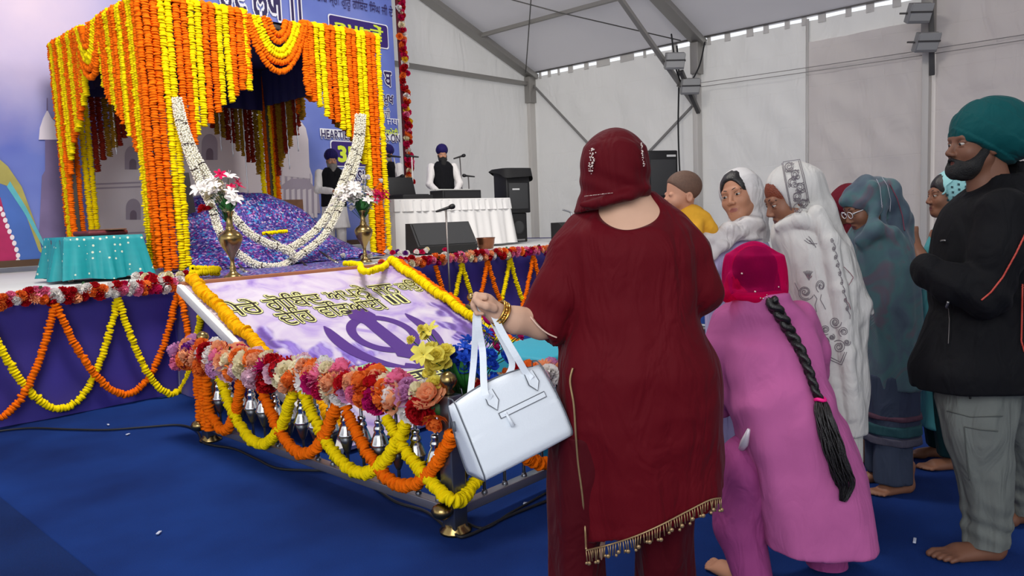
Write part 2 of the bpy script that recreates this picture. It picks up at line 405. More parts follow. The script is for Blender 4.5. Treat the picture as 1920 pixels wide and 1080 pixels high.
for a, b in (((15.6, 13.55, 5.3), (11.3, 9.4, 7.05)), ((15.7, 8.9, 5.3), (11.9, 12.8, 6.8))):
    mb = MB().tube([a, tuple((np.array(a)+b)/2-np.array((0, 0, .05))), b], .014, 6); mb.build('trim_%d' % k, M_STEEL)['kind'] = 'structure'; k += 1
# twin wires along the side wall
for i, dz in enumerate((0, .09)):
    cable('wire', ['lower of the two thin grey wires strung along the tent side wall', 'upper of the two thin grey wires strung along the tent side wall'][i],
          [(15.85, 8.7, 4.22+dz), (15.85, 6.2, 4.17+dz), (15.85, 3.9, 4.14+dz), (15.85, 1.2, 4.12+dz), (15.85, -2, 4.1+dz)], .0075, mat('wire_grey', (140, 136, 132), .5), 'wire')
cable('power_cable', 'black cable hanging down from the floodlights to the loudspeaker by the post', [(15.7, 9.0, 5.2), (15.68, 8.95, 4.5), (15.66, 8.98, 3.2), (15.6, 8.9, 1.5), (15.6, 8.85, .02)], .022)
cable('light_cable', 'black cable looping under the roof edge down to the upper floodlight', [(15.9, 8.4, 5.2), (15.6, 8.4, 4.6), (15.3, 8.55, 4.2), (15.0, 8.6, 4.45), (14.95, 8.7, 5.3)], .018)
# floodlights on the posts
def floodlight(loc, yaw, label, tilt=.5):
    t = thing('floodlight', label, 'floodlight', loc, yaw, 'floodlights on the tent posts')
    Mx = Matrix.Rotation(tilt, 4, 'X')
    MB().box((0, 0, 0), (.42, .14, .34), bev=.02, mtx=Mx).build('housing', mat('lamp_housing', (150, 150, 150), .5, .3), t)
    MB().box((0, -.075, 0), (.38, .02, .30), mtx=Mx).build('lens', mat('lamp_glass', (178, 178, 176), .2), t)
    MB().box((0, -.085, 0), (.42, .02, .03), mtx=Mx).build('bar', M_STEEL, t)
    MB().bar((-.23, 0, 0), (-.23, .2, .05), .03).bar((.23, 0, 0), (.23, .2, .05), .03).bar((-.23, .2, .05), (.23, .2, .05), .03).build('bracket', M_STEEL, t)
    return t
for loc, lb in (((14.55, 8.4, 4.62), 'grey floodlight on the brace of the middle post, upper of the pair'), ((15.2, 8.4, 4.15), 'grey floodlight on the middle tent post, lower of the pair'),
                ((15.12, 3.80, 4.76), 'grey floodlight on the tent post above the teal turban, upper of the pair'), ((15.38, 3.74, 4.28), 'grey floodlight on the tent post above the teal turban, lower of the pair')):
    floodlight(loc, -.75, lb)
MB().bar((15.5, 3.7, 4.9), (15.85, 3.75, 3.75), .09).bar((14.9, 8.45, 4.45), (15.85, 8.55, 3.65), .09).build('trim_%d' % k, M_STEEL)['kind'] = 'structure'; k += 1

# ================================================================== STAGE
SZ = 0.98
M_SKIRT = mat('purple_skirt_cloth', (48, 35, 134), .7, var=.25, vscale=2.5, bump=.1, bscale=30, sheen=.25)
stage = thing('stage', 'raised stage with a white top and a purple cloth skirt', 'stage', (0, 6.7, 0))
def SL(p): return (p[0], p[1]-6.7, p[2])
MB().box((5.0, 3.45, SZ/2-.01), (14.0, 6.9, SZ-.02)).box((3.80, -.34, SZ/2-.03), (1.88, .75, SZ-.06)).build('deck', mat('stage_deck', (214, 214, 212), .8, var=.06, vscale=3), stage)
def skirt(pts, nz=10, amp=.012, seed=0):
    P = resample(np.array(pts, float), .04); V = []; F = []
    T = np.gradient(P, axis=0); T /= np.linalg.norm(T, axis=1)[:, None]; N = np.stack([T[:, 1], -T[:, 0], 0*T[:, 0]], 1)
    n = len(P)
    for j in range(nz+1):
        t = j/nz
        for i in range(n):
            s = i*.04
            w = amp*(mnoise.noise((s*1.3+seed, t*.6, seed))+.6*mnoise.noise((s*4+seed, t*.4, seed+3)))*(.3+t)
            V.append(P[i]+N[i]*(w+.012+.03*t*t)+np.array([0, 0, (SZ-.01)*(1-t)+.004]))
    for j in range(nz):
        for i in range(n-1): F.append((j*n+i, j*n+i+1, (j+1)*n+i+1, (j+1)*n+i))
    return np.array(V), np.array(F)
v, f = skirt([SL((-2, 6.7, 0)), SL((2.84, 6.7, 0)), SL((2.84, 5.98, 0)), SL((4.78, 5.98, 0)), SL((4.78, 6.7, 0)), SL((12.02, 6.7, 0)), SL((12.02, 13.5, 0))], amp=.03)
link('skirt', mesh('skirt', v, f), M_SKIRT, stage)

# ------------------------------------------------------------------ lettering
def outlines(body):
    c = bpy.data.curves.new('lettering', 'FONT'); c.body = body; c.size = 1.0
    o = bpy.data.objects.new('lettering', c); COL.objects.link(o)
    dg = bpy.context.evaluated_depsgraph_get(); cu = o.to_curve(dg)
    out = []
    for sp in cu.splines:
        bp = sp.bezier_points; n = len(bp); L = []
        for i in range(n):
            a, b = bp[i], bp[(i+1) % n]
            p0, p1, p2, p3 = [np.array(q[:2]) for q in (a.co, a.handle_right, b.handle_left, b.co)]
            for t in (0, .2, .4, .6, .8): L.append(p0*(1-t)**3+3*p1*t*(1-t)**2+3*p2*t*t*(1-t)+p3*t**3)
        if n: out.append(np.array(L))
    o.to_curve_clear(); bpy.data.objects.remove(o); bpy.data.curves.remove(c)
    return out
def glyph_mask(body, res=48, pad=8):
    """filled letters on a fine grid (nonzero winding), so overlapping strokes join cleanly"""
    ol = outlines(body); A = np.concatenate(ol); lo, hi = A.min(0), A.max(0)
    w, h = int((hi[0]-lo[0])*res)+2*pad+1, int((hi[1]-lo[1])*res)+2*pad+1
    Mk = np.zeros((h, w), bool)
    segs = []
    for L in ol:
        p = (L-lo)*res+pad; q = np.roll(p, -1, 0); segs.append(np.hstack([p, q]))
    S = np.concatenate(segs)
    for r in range(h):
        y = r+.5; up = (S[:, 1] <= y) & (S[:, 3] > y); dn = (S[:, 3] <= y) & (S[:, 1] > y); s = S[up | dn]
        if not len(s): continue
        x = s[:, 0]+(y-s[:, 1])/(s[:, 3]-s[:, 1])*(s[:, 2]-s[:, 0]); d = np.where(s[:, 3] > s[:, 1], 1, -1)
        k = np.argsort(x); x, d = x[k], d[k]; wn_ = np.cumsum(d)
        for i in range(len(x)-1):
            if wn_[i] != 0: Mk[r, max(0, int(round(x[i]))):int(round(x[i+1]))] = True
    return Mk, (hi-lo), res, pad
def dilate(Mk, r):
    out = Mk.copy(); R = int(math.ceil(r)); H, W = Mk.shape
    for dy in range(-R, R+1):
        for dx in range(-R, R+1):
            if dx*dx+dy*dy <= r*r:
                a = Mk[max(0, -dy):H-max(0, dy), max(0, -dx):W-max(0, dx)]
                out[max(0, dy):H-max(0, -dy), max(0, dx):W-max(0, -dx)] |= a
    return out
def mask_mesh(name, Mk, place):
    """runs of the grid as thin quads; place(x, y) in grid units gives the 3D point"""
    V = []; F = []
    for r in range(Mk.shape[0]):
        row = np.r_[False, Mk[r], False]; e = np.flatnonzero(row[1:] != row[:-1])
        for a, b in zip(e[::2], e[1::2]):
            k = len(V); V += [place(a, r), place(b, r), place(b, r+1), place(a, r+1)]; F.append((k, k+1, k+2, k+3))
    return mesh(name, V, np.array(F), False)
def lettering(parent, body, org, ux, uy, width, height, layers, nrm, name='lettering', res=48):
    """letters printed on a surface: org lower left, ux/uy unit axes; layers = (dilation in grid cells, material, lift)"""
    Mk, size, res, pad = glyph_mask(body, res)
    org, ux, uy, nrm = [np.array(q, float) for q in (org, ux, uy, nrm)]
    sx, sy = width/(size[0]*res), height/(size[1]*res)
    for i, (r, m, lift) in enumerate(layers):
        D = dilate(Mk, r) if r > .5 else Mk
        me = mask_mesh(name, D, lambda x, y: org+ux*((x-pad)*sx)+uy*((y-pad)*sy)+nrm*lift)
        link(name if i == 0 else 'outline', me, m, parent)

# ------------------------------------------------------------------ printed backdrop
YB = 11.72
def cam_ray(px, py): return (fwd+RIGHT*((px-960)/FPX)-UP*((py-540)/FPX))
def onY(px, py, y):
    d = cam_ray(px, py); t = y/d.y; return np.array((d.x*t, y, CAMZ+d.z*t))
def onX(px, py, x):
    d = cam_ray(px, py); t = x/d.x; return np.array((x, d.y*t, CAMZ+d.z*t))
def onZ(px, py, z):
    d = cam_ray(px, py); t = (z-CAMZ)/d.z; return np.array((d.x*t, d.y*t, z))
def at(px, py, D):
    """the point at horizontal distance D in front of the camera that the photo shows at px, py (axes: right, forward, up)"""
    d = cam_ray(px, py); h = d.x*math.cos(YAW)+d.y*math.sin(YAW); t = D/h
    return np.array((d.x*t*math.sin(YAW)-d.y*t*math.cos(YAW), D, CAMZ+d.z*t))
bd = thing('printed_backdrop', 'tall blue printed backdrop banner with a white temple and lettering', 'banner', (0, YB, 0))
def sky_print():
    m = mat('backdrop_print', (112, 128, 200), .5); t = NT(m); p = t.n['Principled BSDF']
    tc = t.new('ShaderNodeTexCoord'); sx = t.new('ShaderNodeSeparateXYZ'); t.l.new(tc.outputs['Object'], sx.inputs[0])
    nz = t.new('ShaderNodeTexNoise', i_Scale=.55, i_Detail=4.0); t.l.new(tc.outputs['Object'], nz.inputs['Vector'])
    r = ramp(t, [(.30, (88, 104, 190)), (.5, (110, 128, 204)), (.72, (150, 156, 220))], nz.outputs['Fac'])
    # pale pink cloud printed at the upper left of the picture
    vm = t.new('ShaderNodeVectorMath', operation='DISTANCE'); vm.inputs[1].default_value = (3.4, 0, 4.6); t.l.new(tc.outputs['Object'], vm.inputs[0])
    n2 = t.new('ShaderNodeTexNoise', i_Scale=1.2, i_Detail=5.0); t.l.new(tc.outputs['Object'], n2.inputs['Vector'])
    ad = t.new('ShaderNodeMath', operation='ADD'); t.l.new(vm.outputs['Value'], ad.inputs[0]); t.l.new(n2.outputs['Fac'], ad.inputs[1])
    cr = t.new('ShaderNodeValToRGB'); cr.color_ramp.elements[0].position = .0; cr.color_ramp.elements[0].color = (1, 1, 1, 1); cr.color_ramp.elements[1].position = 1.0; cr.color_ramp.elements[1].color = (0, 0, 0, 1)
    mp = t.new('ShaderNodeMapRange'); mp.inputs[1].default_value = .6; mp.inputs[2].default_value = 2.6; t.l.new(ad.outputs[0], mp.inputs[0]); t.l.new(mp.outputs[0], cr.inputs[0])
    mx = t.new('ShaderNodeMix', data_type='RGBA'); t.l.new(cr.outputs[0], mx.inputs[0]); t.l.new(r.outputs[0], mx.inputs[6]); mx.inputs[7].default_value = (*s2l((226, 206, 226)), 1)
    t.l.new(mx.outputs[2], p.inputs['Base Color']); return m
MB().box((4.5, .03, 4.3), (10.2, .04, 6.4)).build('panel', sky_print(), bd)
MB().box((4.5, .02, 1.08), (10.2, .10, .09)).build('bottom_frame', mat('frame_brown', (84, 60, 40), .5, var=.3), bd)
def printed(name, px, m, lift, parent=bd):
    """a flat printed shape of the picture on the banner"""
    P = [onY(x, y, YB) for x, y in px]; n = len(P)
    return link(name, mesh(name, [(q[0], -lift, q[2]) for q in P], [tuple(range(n))], False), m, parent)
M_TW = mat('print_marble', (226, 216, 220), .5, var=.10, vscale=1.5); M_TS = mat('print_marble_shade', (176, 164, 178), .5, var=.15, vscale=2.0)
M_TD = mat('print_window', (128, 112, 128), .5); M_TP = mat('print_minaret', (122, 108, 150), .5, var=.35, vscale=3.0)
def arch(cx, y0, w, h, n=10): return [(cx-w, y0), (cx+w, y0)]+[(cx+w*math.cos(a), y0-h-w*1.25*math.sin(a)) for a in [PI*i/n for i in range(n+1)]]
printed('temple_wall', [(178, 470), (178, 250), (300, 200), (470, 180), (520, 240), (560, 250), (585, 330), (590, 470)], M_TW, .014)
printed('minaret', [(72, 455), (78, 330), (84, 320), (84, 262), (118, 262), (122, 455)], M_TP, .013)
printed('dome', [(72, 262), (74, 240), (80, 222), (88, 206), (96, 222), (110, 236), (114, 262)], mat('print_dome', (222, 214, 226), .5), .016)
printed('finial', [(86.5, 208), (86.8, 184), (88.6, 184), (89, 208)], M_TP, .017)
for (cx, y0, w, h) in ((248, 318, 15, 26), (249, 412, 14, 22), (392, 300, 15, 30), (425, 410, 15, 24), (340, 400, 14, 24)):
    printed('arch', arch(cx, y0, w, h), M_TS, .018); printed('window', arch(cx, y0, w*.45, h*.45), M_TD, .022)
for y in (344, 352, 438): printed('cornice', [(178, y), (330, y-6), (330, y-3), (178, y+3)], M_TS, .017)
for i in range(6):
    x = 522+i*11; printed('column', [(x, 300+i*5), (x+4, 301+i*5), (x+6, 392), (x+2, 392)], M_TS, .018)
printed('tower_top', [(528, 330), (532, 240), (548, 232), (562, 226), (572, 240), (577, 262), (580, 335)], M_TW, .02)
printed('balcony', [(520, 352), (545, 335), (575, 335), (596, 360), (600, 400), (520, 400)], M_TS, .021)
for i in range(7):
    x = 524+i*10.5; printed('railing', [(x, 356), (x+6, 354), (x+7, 408), (x+1, 408)], M_TW, .023)
# robe of the printed portrait at the far left, seen in part only
printed('robe', [(-40, 492), (-40, 300), (0, 310), (20, 345), (50, 400), (82, 470), (86, 492)], mat('print_robe', (70, 110, 190), .5, var=.35, vscale=2), .014)
printed('robe_border', [(-40, 260), (0, 300), (14, 312), (40, 350), (66, 420), (80, 478), (72, 470), (45, 395), (16, 350), (-40, 330)], mat('print_gold', (176, 168, 90), .5, var=.4, vscale=4), .017)
printed('robe_sash', [(18, 340), (48, 388), (90, 470), (86, 474), (44, 398), (12, 350)], mat('print_teal', (92, 184, 196), .5, var=.2), .018)
printed('robe_lining', [(-40, 360), (0, 370), (14, 420), (30, 470), (34, 492), (-40, 492)], mat('print_magenta', (176, 30, 92), .5, var=.25), .016)
pp = [(0, 392), (5, 402), (9, 413), (13, 424), (17, 434), (22, 445), (26, 456), (30, 468), (33, 479), (33, 489)]
for x, y in pp: printed('pearl', [(x+4.3*math.cos(a), y+5*math.sin(a)) for a in [i*.63 for i in range(10)]], mat('print_pearl', (238, 226, 232), .4), .020)
M_INK = mat('print_ink', (42, 28, 84), .5); M_PW = mat('print_white', (240, 240, 248), .5); M_PY = mat('print_yellow', (216, 236, 60), .5); M_PV = mat('print_violet', (52, 30, 112), .5)
LN = (0, -1, 0)
def banner_text(body, x0, z0, w, h, layers): lettering(bd, body, (x0, 0, z0), (1, 0, 0), (0, 0, 1), w, h, [(r, m, .02+.003*(len(layers)-i)) for i, (r, m) in enumerate(layers)], LN)
banner_text('\u0a1a\u0a26 \u0a32\u0a2f \u0964\u0964', 6.02, 4.95, 1.52, .54, [(1.8, M_INK), (4, M_PW)])
banner_text('\u0a38\u0a3e\u0a39\u0a3f\u0a2c \u0a38\u0a4d\u0a30\u0a40 \u0a17\u0a41\u0a30\u0a42 \u0a17\u0a4b\u0a3f\u0a2c\u0a70\u0a26 \u0a3f\u0a38\u0a70\u0a18 \u0a1c\u0a40 \u0a26\u0a47', 7.75, 5.34, 1.85, .26, [(0, M_INK)])
def plate(x0, x1, z0, z1, lift, m, r=.05):
    pts = []
    for cx, cz, a0 in ((x1-r, z1-r, 0), (x0+r, z1-r, 90), (x0+r, z0+r, 180), (x1-r, z0+r, 270)):
        pts += [(cx+r*math.cos(math.radians(a0+k*22.5)), -lift, cz+r*math.sin(math.radians(a0+k*22.5))) for k in range(5)]
    link('text_plate', mesh('text_plate', pts, [tuple(range(len(pts)))], False), m, bd)
plate(8.10, 9.46, 4.76, 5.22, .012, M_PW); plate(8.12, 9.44, 4.78, 5.20, .016, M_PV)
banner_text('\u0a69\u0a6b\u0a6e\u0a35\u0a47\u0a02', 8.24, 4.86, 1.08, .31, [(1.6, M_PY)])
banner_text('\u0a2c', 9.30, 4.06, .17, .26, [(1, M_INK), (3.5, M_PW)])
banner_text('\u0a2e\u0a41\u0a16', 9.25, 3.68, .24, .2, [(1, M_INK), (3.5, M_PW)])
banner_text('\u0a1c\u0a40', 9.25, 3.46, .14, .17, [(0, M_INK), (3, M_PW)])
banner_text('\u0a1c\u0a25\u0a3e', 9.3, 3.32, .32, .12, [(0, M_PW)])
banner_text('\u0a15\u0a2e\u0a47\u0a1f\u0a40', 9.26, 3.12, .30, .13, [(1, M_PY)])
plate(7.78, 9.62, 3.02, 3.16, .012, M_PW, .01)
plate(7.98, 9.37, 2.48, 2.96, .012, M_PW); plate(8.0, 9.35, 2.50, 2.94, .016, M_PV)
banner_text('HEARTIEST GREETINGS ON', 7.80, 2.985, 1.80, .15, [(1.0, M_INK), (3, M_PW)])
banner_text('358', 8.14, 2.58, .62, .27, [(2.5, M_PY)])
banner_text('PARKASH PURAB', 7.83, 2.20, 1.75, .22, [(1.4, M_INK), (4, M_PW)])
banner_text('J', 9.42, 1.92, .11, .2, [(1.4, M_INK), (4, M_PW)])
banner_text('U', 9.42, 1.66, .14, .2, [(1.4, M_INK), (4, M_PW)])
# flower strip up the right edge of the banner
rg = random.Random(11)
strip = thing('flower_border', 'tall red and white artificial flower strip edging the blue backdrop', 'flower garland', (9.72, YB-.05, 1.75))
MB().tube([(0, .03, .0), (.02, .03, 2), (.0, .03, 5.2)], .05, 8).build('core', mat('garland_core', (96, 18, 32), .8, var=.4, vscale=20), strip)
for i in range(98):
    z = .02+i*.044
    flower(strip, rg.choice(['rose', 'carnation']), rg.choices(['red', 'crimson', 'orange', 'white', 'cream', 'pink', 'yellow'], [9, 6, 3, 3, 2, 2, 1])[0], (rg.uniform(-.06, .07), -.04-rg.random()*.03, z), (rg.uniform(-.6, .6), -1, rg.uniform(-.3, .5)), 1.6, rg)

# ================================================================== CANOPY
CX0, CX1, CY0, CY1, CZT = 3.37, 6.34, 8.12, 10.95, 3.86
can = thing('flower_canopy', 'square marigold covered canopy frame with a dark navy ceiling over the throne', 'canopy', (CX0, CY0, SZ))
W, Dp, H = CX1-CX0, CY1-CY0, CZT-SZ
for (x, y) in ((.05, .08), (W-.05, .08), (.05, Dp-.05), (W-.05, Dp-.05)):
    MB().bar((x, y, 0), (x, y, H-.05), .07).build('post', M_STEEL, can)
for a, b in (((0, .06, H-.06), (W, .06, H-.06)), ((0, Dp-.06, H-.06), (W, Dp-.06, H-.06)), ((.06, 0, H-.06), (.06, Dp, H-.06)), ((W-.06, 0, H-.06), (W-.06, Dp, H-.06))):
    MB().bar(a, b, .06).build('rail', M_STEEL, can)
M_NAVY = mat('navy_cloth', (26, 24, 84), .7, var=.3, vscale=3)
vv = [(W*i/16, Dp*j/16, H-.02-.05*math.sin(PI*i/16)*math.sin(PI*j/16)) for i in range(17) for j in range(17)]
link('ceiling_cloth', mesh('ceiling_cloth', vv, np.array([(i*17+j, i*17+j+1, (i+1)*17+j+1, (i+1)*17+j) for i in range(16) for j in range(16)])), M_NAVY, can)
v = []; 
for i in range(60):
    x = .25+(W-.5)*i/59
    for j in range(8): v.append((x, Dp-.30+.02*math.sin(i*1.1)*j/7, H-.05-.60*j/7))
for (xa, ya, xb, yb) in ((W-.24, .3, W-.24, Dp-.3), (.24, .3, .24, Dp-.3)):
    k0_ = len(v)
    for i in range(60):
        t_ = i/59
        for j in range(8): v.append((xa+(xb-xa)*t_+.02*math.sin(i*1.1)*j/7, ya+(yb-ya)*t_, H-.05-.54*j/7))
VF = [(q*480+i*8+j, q*480+(i+1)*8+j, q*480+(i+1)*8+j+1, q*480+i*8+j+1) for q in range(3) for i in range(59) for j in range(7)]
link('valance', mesh('valance', v, np.array(VF)), M_NAVY, can)
def scallop(u):
    """bottom height of a string at distance u from the nearer post; None in the middle gap that the swags fill"""
    if u < .30: return SZ+.02
    if u > 1.14: return None
    return float(np.interp(u, [.30, .40, .55, .67, .78, .88, 1.0, 1.14], [2.22, 2.42, 2.57, 2.66, 2.76, 2.84, 2.94, 3.10]))
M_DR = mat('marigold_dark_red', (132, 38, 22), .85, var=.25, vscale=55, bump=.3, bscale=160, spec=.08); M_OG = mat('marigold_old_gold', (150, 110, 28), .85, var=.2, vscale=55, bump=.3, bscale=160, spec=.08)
NST, SPC = 38, .0765
def face(kind, P0, dirv, nrm, faceword, near, groupname, seed):
    P0, dirv, nrm = [np.array(q, float) for q in (P0, dirv, nrm)]; rg = random.Random(seed); LEN = abs(W) if kind == 'x' else abs(Dp)
    n = int(LEN/SPC)
    for i in range(n+1):
        u = i*LEN/n; e = scallop(min(u, LEN-u))
        if e is None: continue
        col = 'orange' if (i//2) % 2 == 0 else 'yellow'
        e += rg.uniform(-.05, .05) if e > 1.2 else rg.uniform(0, .05)
        b = P0+dirv*u+nrm*rg.uniform(.0, .015)
        lean = rg.uniform(-.02, .02)
        pts = [b-nrm*.10+np.array((0, 0, CZT-.0)), b-nrm*.03+np.array((0, 0, CZT+.035)), b+nrm*.035+np.array((0, 0, CZT+.0)), b+nrm*.025+np.array((0, 0, CZT-.14)),
               b+nrm*.02+dirv*lean*.5+np.array((0, 0, (CZT+e)/2)), b+nrm*.02+dirv*lean+np.array((0, 0, e))]
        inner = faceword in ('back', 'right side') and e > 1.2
        root = b+np.array((0, 0, e))
        me = garland_mesh(spline([p-root for p in pts], 60), .0405*rg.uniform(.96, 1.04), .026, seed*100+i)
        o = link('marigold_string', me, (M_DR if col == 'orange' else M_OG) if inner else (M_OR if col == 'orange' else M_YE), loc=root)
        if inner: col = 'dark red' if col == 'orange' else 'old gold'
        tag(o, '%s marigold string on the canopy %s, %s from the %s' % (col, faceword, ordinal(i+1), near), 'flower garland', groupname)
    # nested swags in the middle
    mid = LEN/2
    for q, (hw, drop, col, word) in enumerate(((.40, .60, 'orange', 'outermost'), (.36, .50, 'orange', 'second'), (.30, .42, 'yellow', 'third'), (.245, .36, 'yellow', 'fourth'), (.18, .26, 'orange', 'fifth'), (.12, .18, 'orange', 'innermost'))):
        a = P0+dirv*(mid-hw)+nrm*(.05+.004*q)+np.array((0, 0, CZT)); c = P0+dirv*(mid+hw)+nrm*(.05+.004*q)+np.array((0, 0, CZT))
        root = (a+c)/2
        me = garland_mesh(sag(a-root, c-root, drop, 30, 2.2), .037, .031, seed*100+70+q)
        tag(link('marigold_swag', me, M_OR if col == 'orange' else M_YE, loc=root), '%s marigold swag amid the canopy %s, %s of the nested loops' % (col, faceword, word), 'flower garland', groupname+' swags')
    for side in (-1, 1):   # short strings either side of the swag
        b = P0+dirv*(mid+side*.40)+nrm*.03
        for q in range(2):
            b2 = b+dirv*side*(-.03+.07*q); root = b2+np.array((0, 0, 3.13-.03*q))
            me = garland_mesh([(0, 0, CZT-root[2]), (0, 0, (CZT-root[2])/2), (0, 0, 0)], .0375, .031, seed*100+90+q+side)
            tag(link('marigold_string', me, M_OR, loc=root), 'short orange string, canopy %s, %s' % (faceword, ('%s one between swag and %s' if side < 0 else '%s one past the swag from %s') % (['inner', 'outer'][q], near)), 'flower garland', groupname+' short strings')
face('x', (CX0, CY0, 0), (1, 0, 0), (0, -1, 0), 'front', 'left front post', 'strings on the canopy front', 1)
face('y', (CX0, CY0+.06, 0), (0, 1, 0), (-1, 0, 0), 'left side', 'left front post', 'strings on the canopy left side', 2)
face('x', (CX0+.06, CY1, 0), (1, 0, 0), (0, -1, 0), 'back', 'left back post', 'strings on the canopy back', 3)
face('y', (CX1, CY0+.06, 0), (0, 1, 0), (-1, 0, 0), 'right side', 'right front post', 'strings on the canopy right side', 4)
# silver tinsel threads between the strings of the back and the right side
tinsel = mat('tinsel', (224, 226, 232), .3, .6)
for i, (x, y, z0) in enumerate([(CX0+.62, CY1-.06, 2.50), (CX0+.86, CY1-.06, 2.70), (CX0+1.02, CY1-.06, 2.85), (CX0+2.12, CY1-.06, 2.60), (CX0+2.30, CY1-.06, 2.52), (CX0+2.50, CY1-.06, 1.95), (CX1-.06, CY1-.62, 2.30), (CX1-.06, CY1-.9, 2.55)]):
    L = CZT-.1-z0; mb = MB(); P = [(.004*math.sin(k*2.1), .004*math.cos(k*1.7), L*k/30) for k in range(31)]; mb.tube(P, [.008+.004*(k % 2) for k in range(31)], 5)
    tag(mb.build('tinsel_thread', tinsel, loc=(x, y, z0)), 'silver tinsel thread among the inner canopy strings, %s from the left' % ordinal(i+1), 'tinsel', 'tinsel threads in the canopy')
# long white flower garlands draped from the two front posts over the throne
def white_garland(label, pts, seed):
    P = spline(pts, 120); root = P[0].copy(); t = thing('white_garland', label, 'flower garland', root, 0, 'white garlands over the throne')
    P = resample(P-root, .012); rg = np.random.default_rng(seed); n = len(P)
    seg = 20; L = []; ties = []
    i = 0
    while i < n-8: j = min(n, i+seg+int(rg.integers(-3, 4))); L.append(P[i:j+1]); ties.append(P[min(j, n-1)]); i = j+1
    body = MB()
    q = np.concatenate(L); P2, T, N, B = frames(q); 
    for k in range(len(q)):
        for r in range(5):
            a = r*1.257+k*.6+rg.random()*.5; d = N[k]*math.cos(a)+B[k]*math.sin(a); c = q[k]+d*.036+T[k]*rg.uniform(-.006, .006)
            e1 = T[k]*.014; e2 = np.cross(d, T[k])*.012; tip = c+d*.016
            body.add([c-e1, c+e2, c+e1, c-e2, tip], [(0, 1, 4), (1, 2, 4), (2, 3, 4), (3, 0, 4)], False)
    core = garland_mesh(P, .034, .02, seed, 8, .1)
    core.transform(Matrix())
    body.build('blossoms', mat('tuberose_white', (240, 236, 218), .7, var=.12, vscale=60), t)
    link('core', core, mat('tuberose_core', (222, 216, 190), .8, var=.2, vscale=60), t)
    for k, c in enumerate(ties[:-1]):
        d = P[np.argmin(np.linalg.norm(P-c, axis=1))-1]-c; d = d/(np.linalg.norm(d)+1e-9)
        mb = MB(); ring = spline([np.array((.04*math.cos(a), .04*math.sin(a), .004*math.sin(3*a))) for a in np.linspace(0, 2*PI, 9)[:-1]], 24, True)
        mb.tube(ring, .007, 5, False, True)
        o = mb.build('tie', mat('tie_dark', (46, 26, 30), .6, var=.4, vscale=40), t, c); o.rotation_euler = Vector(d).to_track_quat('Z', 'Y').to_euler()
    return t
def wg(label, px, seed, y=None): return white_garland(label, [onY(x, y_, yy) for x, y_, yy in px], seed)
wg('left white flower garland nearer to the post, running down behind the brass vase', [(330, 185, 8.02), (337, 230, 7.98), (350, 275, 7.95), (366, 320, 7.9), (384, 362, 7.88), (399, 392, 7.85), (406, 420, 7.85), (415, 440, 7.8), (428, 462, 7.75), (450, 478, 7.7), (478, 496, 7.65), (510, 501, 7.6), (535, 497, 7.6)], 1)
wg('left white flower garland nearer to the throne, sweeping to the middle under the yellow string', [(333, 185, 8.0), (345, 235, 7.97), (364, 285, 7.95), (390, 330, 7.9), (412, 365, 7.88), (432, 398, 7.85), (450, 420, 7.8), (468, 438, 7.75), (500, 456, 7.7), (535, 467, 7.65), (550, 478, 7.6)], 2)
wg('right white flower garland, inner strand rising from the throne to the right post', [(672, 215, 8.0), (668, 265, 7.98), (652, 315, 7.95), (636, 355, 7.92), (620, 392, 7.9), (598, 425, 7.85), (572, 448, 7.8), (545, 465, 7.75), (532, 470, 7.7)], 3)
wg('right white flower garland, outer strand rising past the right bouquet to the post', [(680, 215, 8.0), (676, 270, 7.98), (664, 318, 7.95), (650, 355, 7.92), (636, 390, 7.9), (622, 420, 7.85), (602, 448, 7.8), (575, 470, 7.75), (548, 488, 7.7), (530, 498, 7.65)], 4)

# ================================================================== THRONE
def sequin_mat():
    m = mat('sequin_cloth', (110, 100, 180), .35); t = NT(m); p = t.n['Principled BSDF']; tc = t.new('ShaderNodeTexCoord')
    v = t.new('ShaderNodeTexVoronoi', i_Scale=48.0); t.l.new(tc.outputs['Object'], v.inputs['Vector'])
    sp = t.new('ShaderNodeSeparateColor'); t.l.new(v.outputs['Color'], sp.inputs[0])
    r = ramp(t, [(0, (58, 40, 128)), (.22, (96, 76, 172)), (.40, (150, 62, 150)), (.52, (70, 120, 200)), (.66, (60, 44, 130)), (.80, (196, 160, 220)), (.9, (64, 160, 214)), (.97, (236, 226, 246))], sp.outputs[0], 'CONSTANT')
    t.l.new(r.outputs[0], p.inputs['Base Color']); p.inputs['Metallic'].default_value = .25; p.inputs['Roughness'].default_value = .4
    b = t.new('ShaderNodeBump', i_Strength=.5, i_Distance=.01); t.l.new(v.outputs['Distance'], b.inputs['Height']); t.l.new(b.outputs['Normal'], p.inputs['Normal'])
    return m
M_SEQ = sequin_mat()
thr = thing('draped_throne', 'low throne under a purple and blue sequinned cloth with an arched back', 'throne', (4.85, 8.5, SZ))
# a cloth surface over an arched back and a sloping front
NX, NY = 90, 60; V = []
for j in range(NY+1):
    t = j/NY
    for i in range(NX+1):
        s = i/NX*2-1                       # -1 left .. 1 right
        arch_h = .92*max(0.0, 1-abs(s+.05)**2.6)**.62
        y = -.62+t*1.55; 
        if t < .18: z = .02+.16*(t/.18)*(1-s**6)
        elif t < .62: q = (t-.18)/.44; z = (.18+.34*q)*(1-abs(s)**5)
        else: q = (t-.62)/.38; z = (.52*(1-abs(s)**5))*(1-min(1, q*1.7))+arch_h*min(1, q*1.7)**.7
        x = s*(1.22+.12*(1-t))
        z += .018*mnoise.noise((s*6, t*5, 1.0))+.01*mnoise.noise((s*15, t*13, 3.0))
        V.append((x, y-.02*mnoise.noise((s*5, t*4, 8.0)), max(.012, z)))
F = [(j*(NX+1)+i, j*(NX+1)+i+1, (j+1)*(NX+1)+i+1, (j+1)*(NX+1)+i) for j in range(NY) for i in range(NX)]
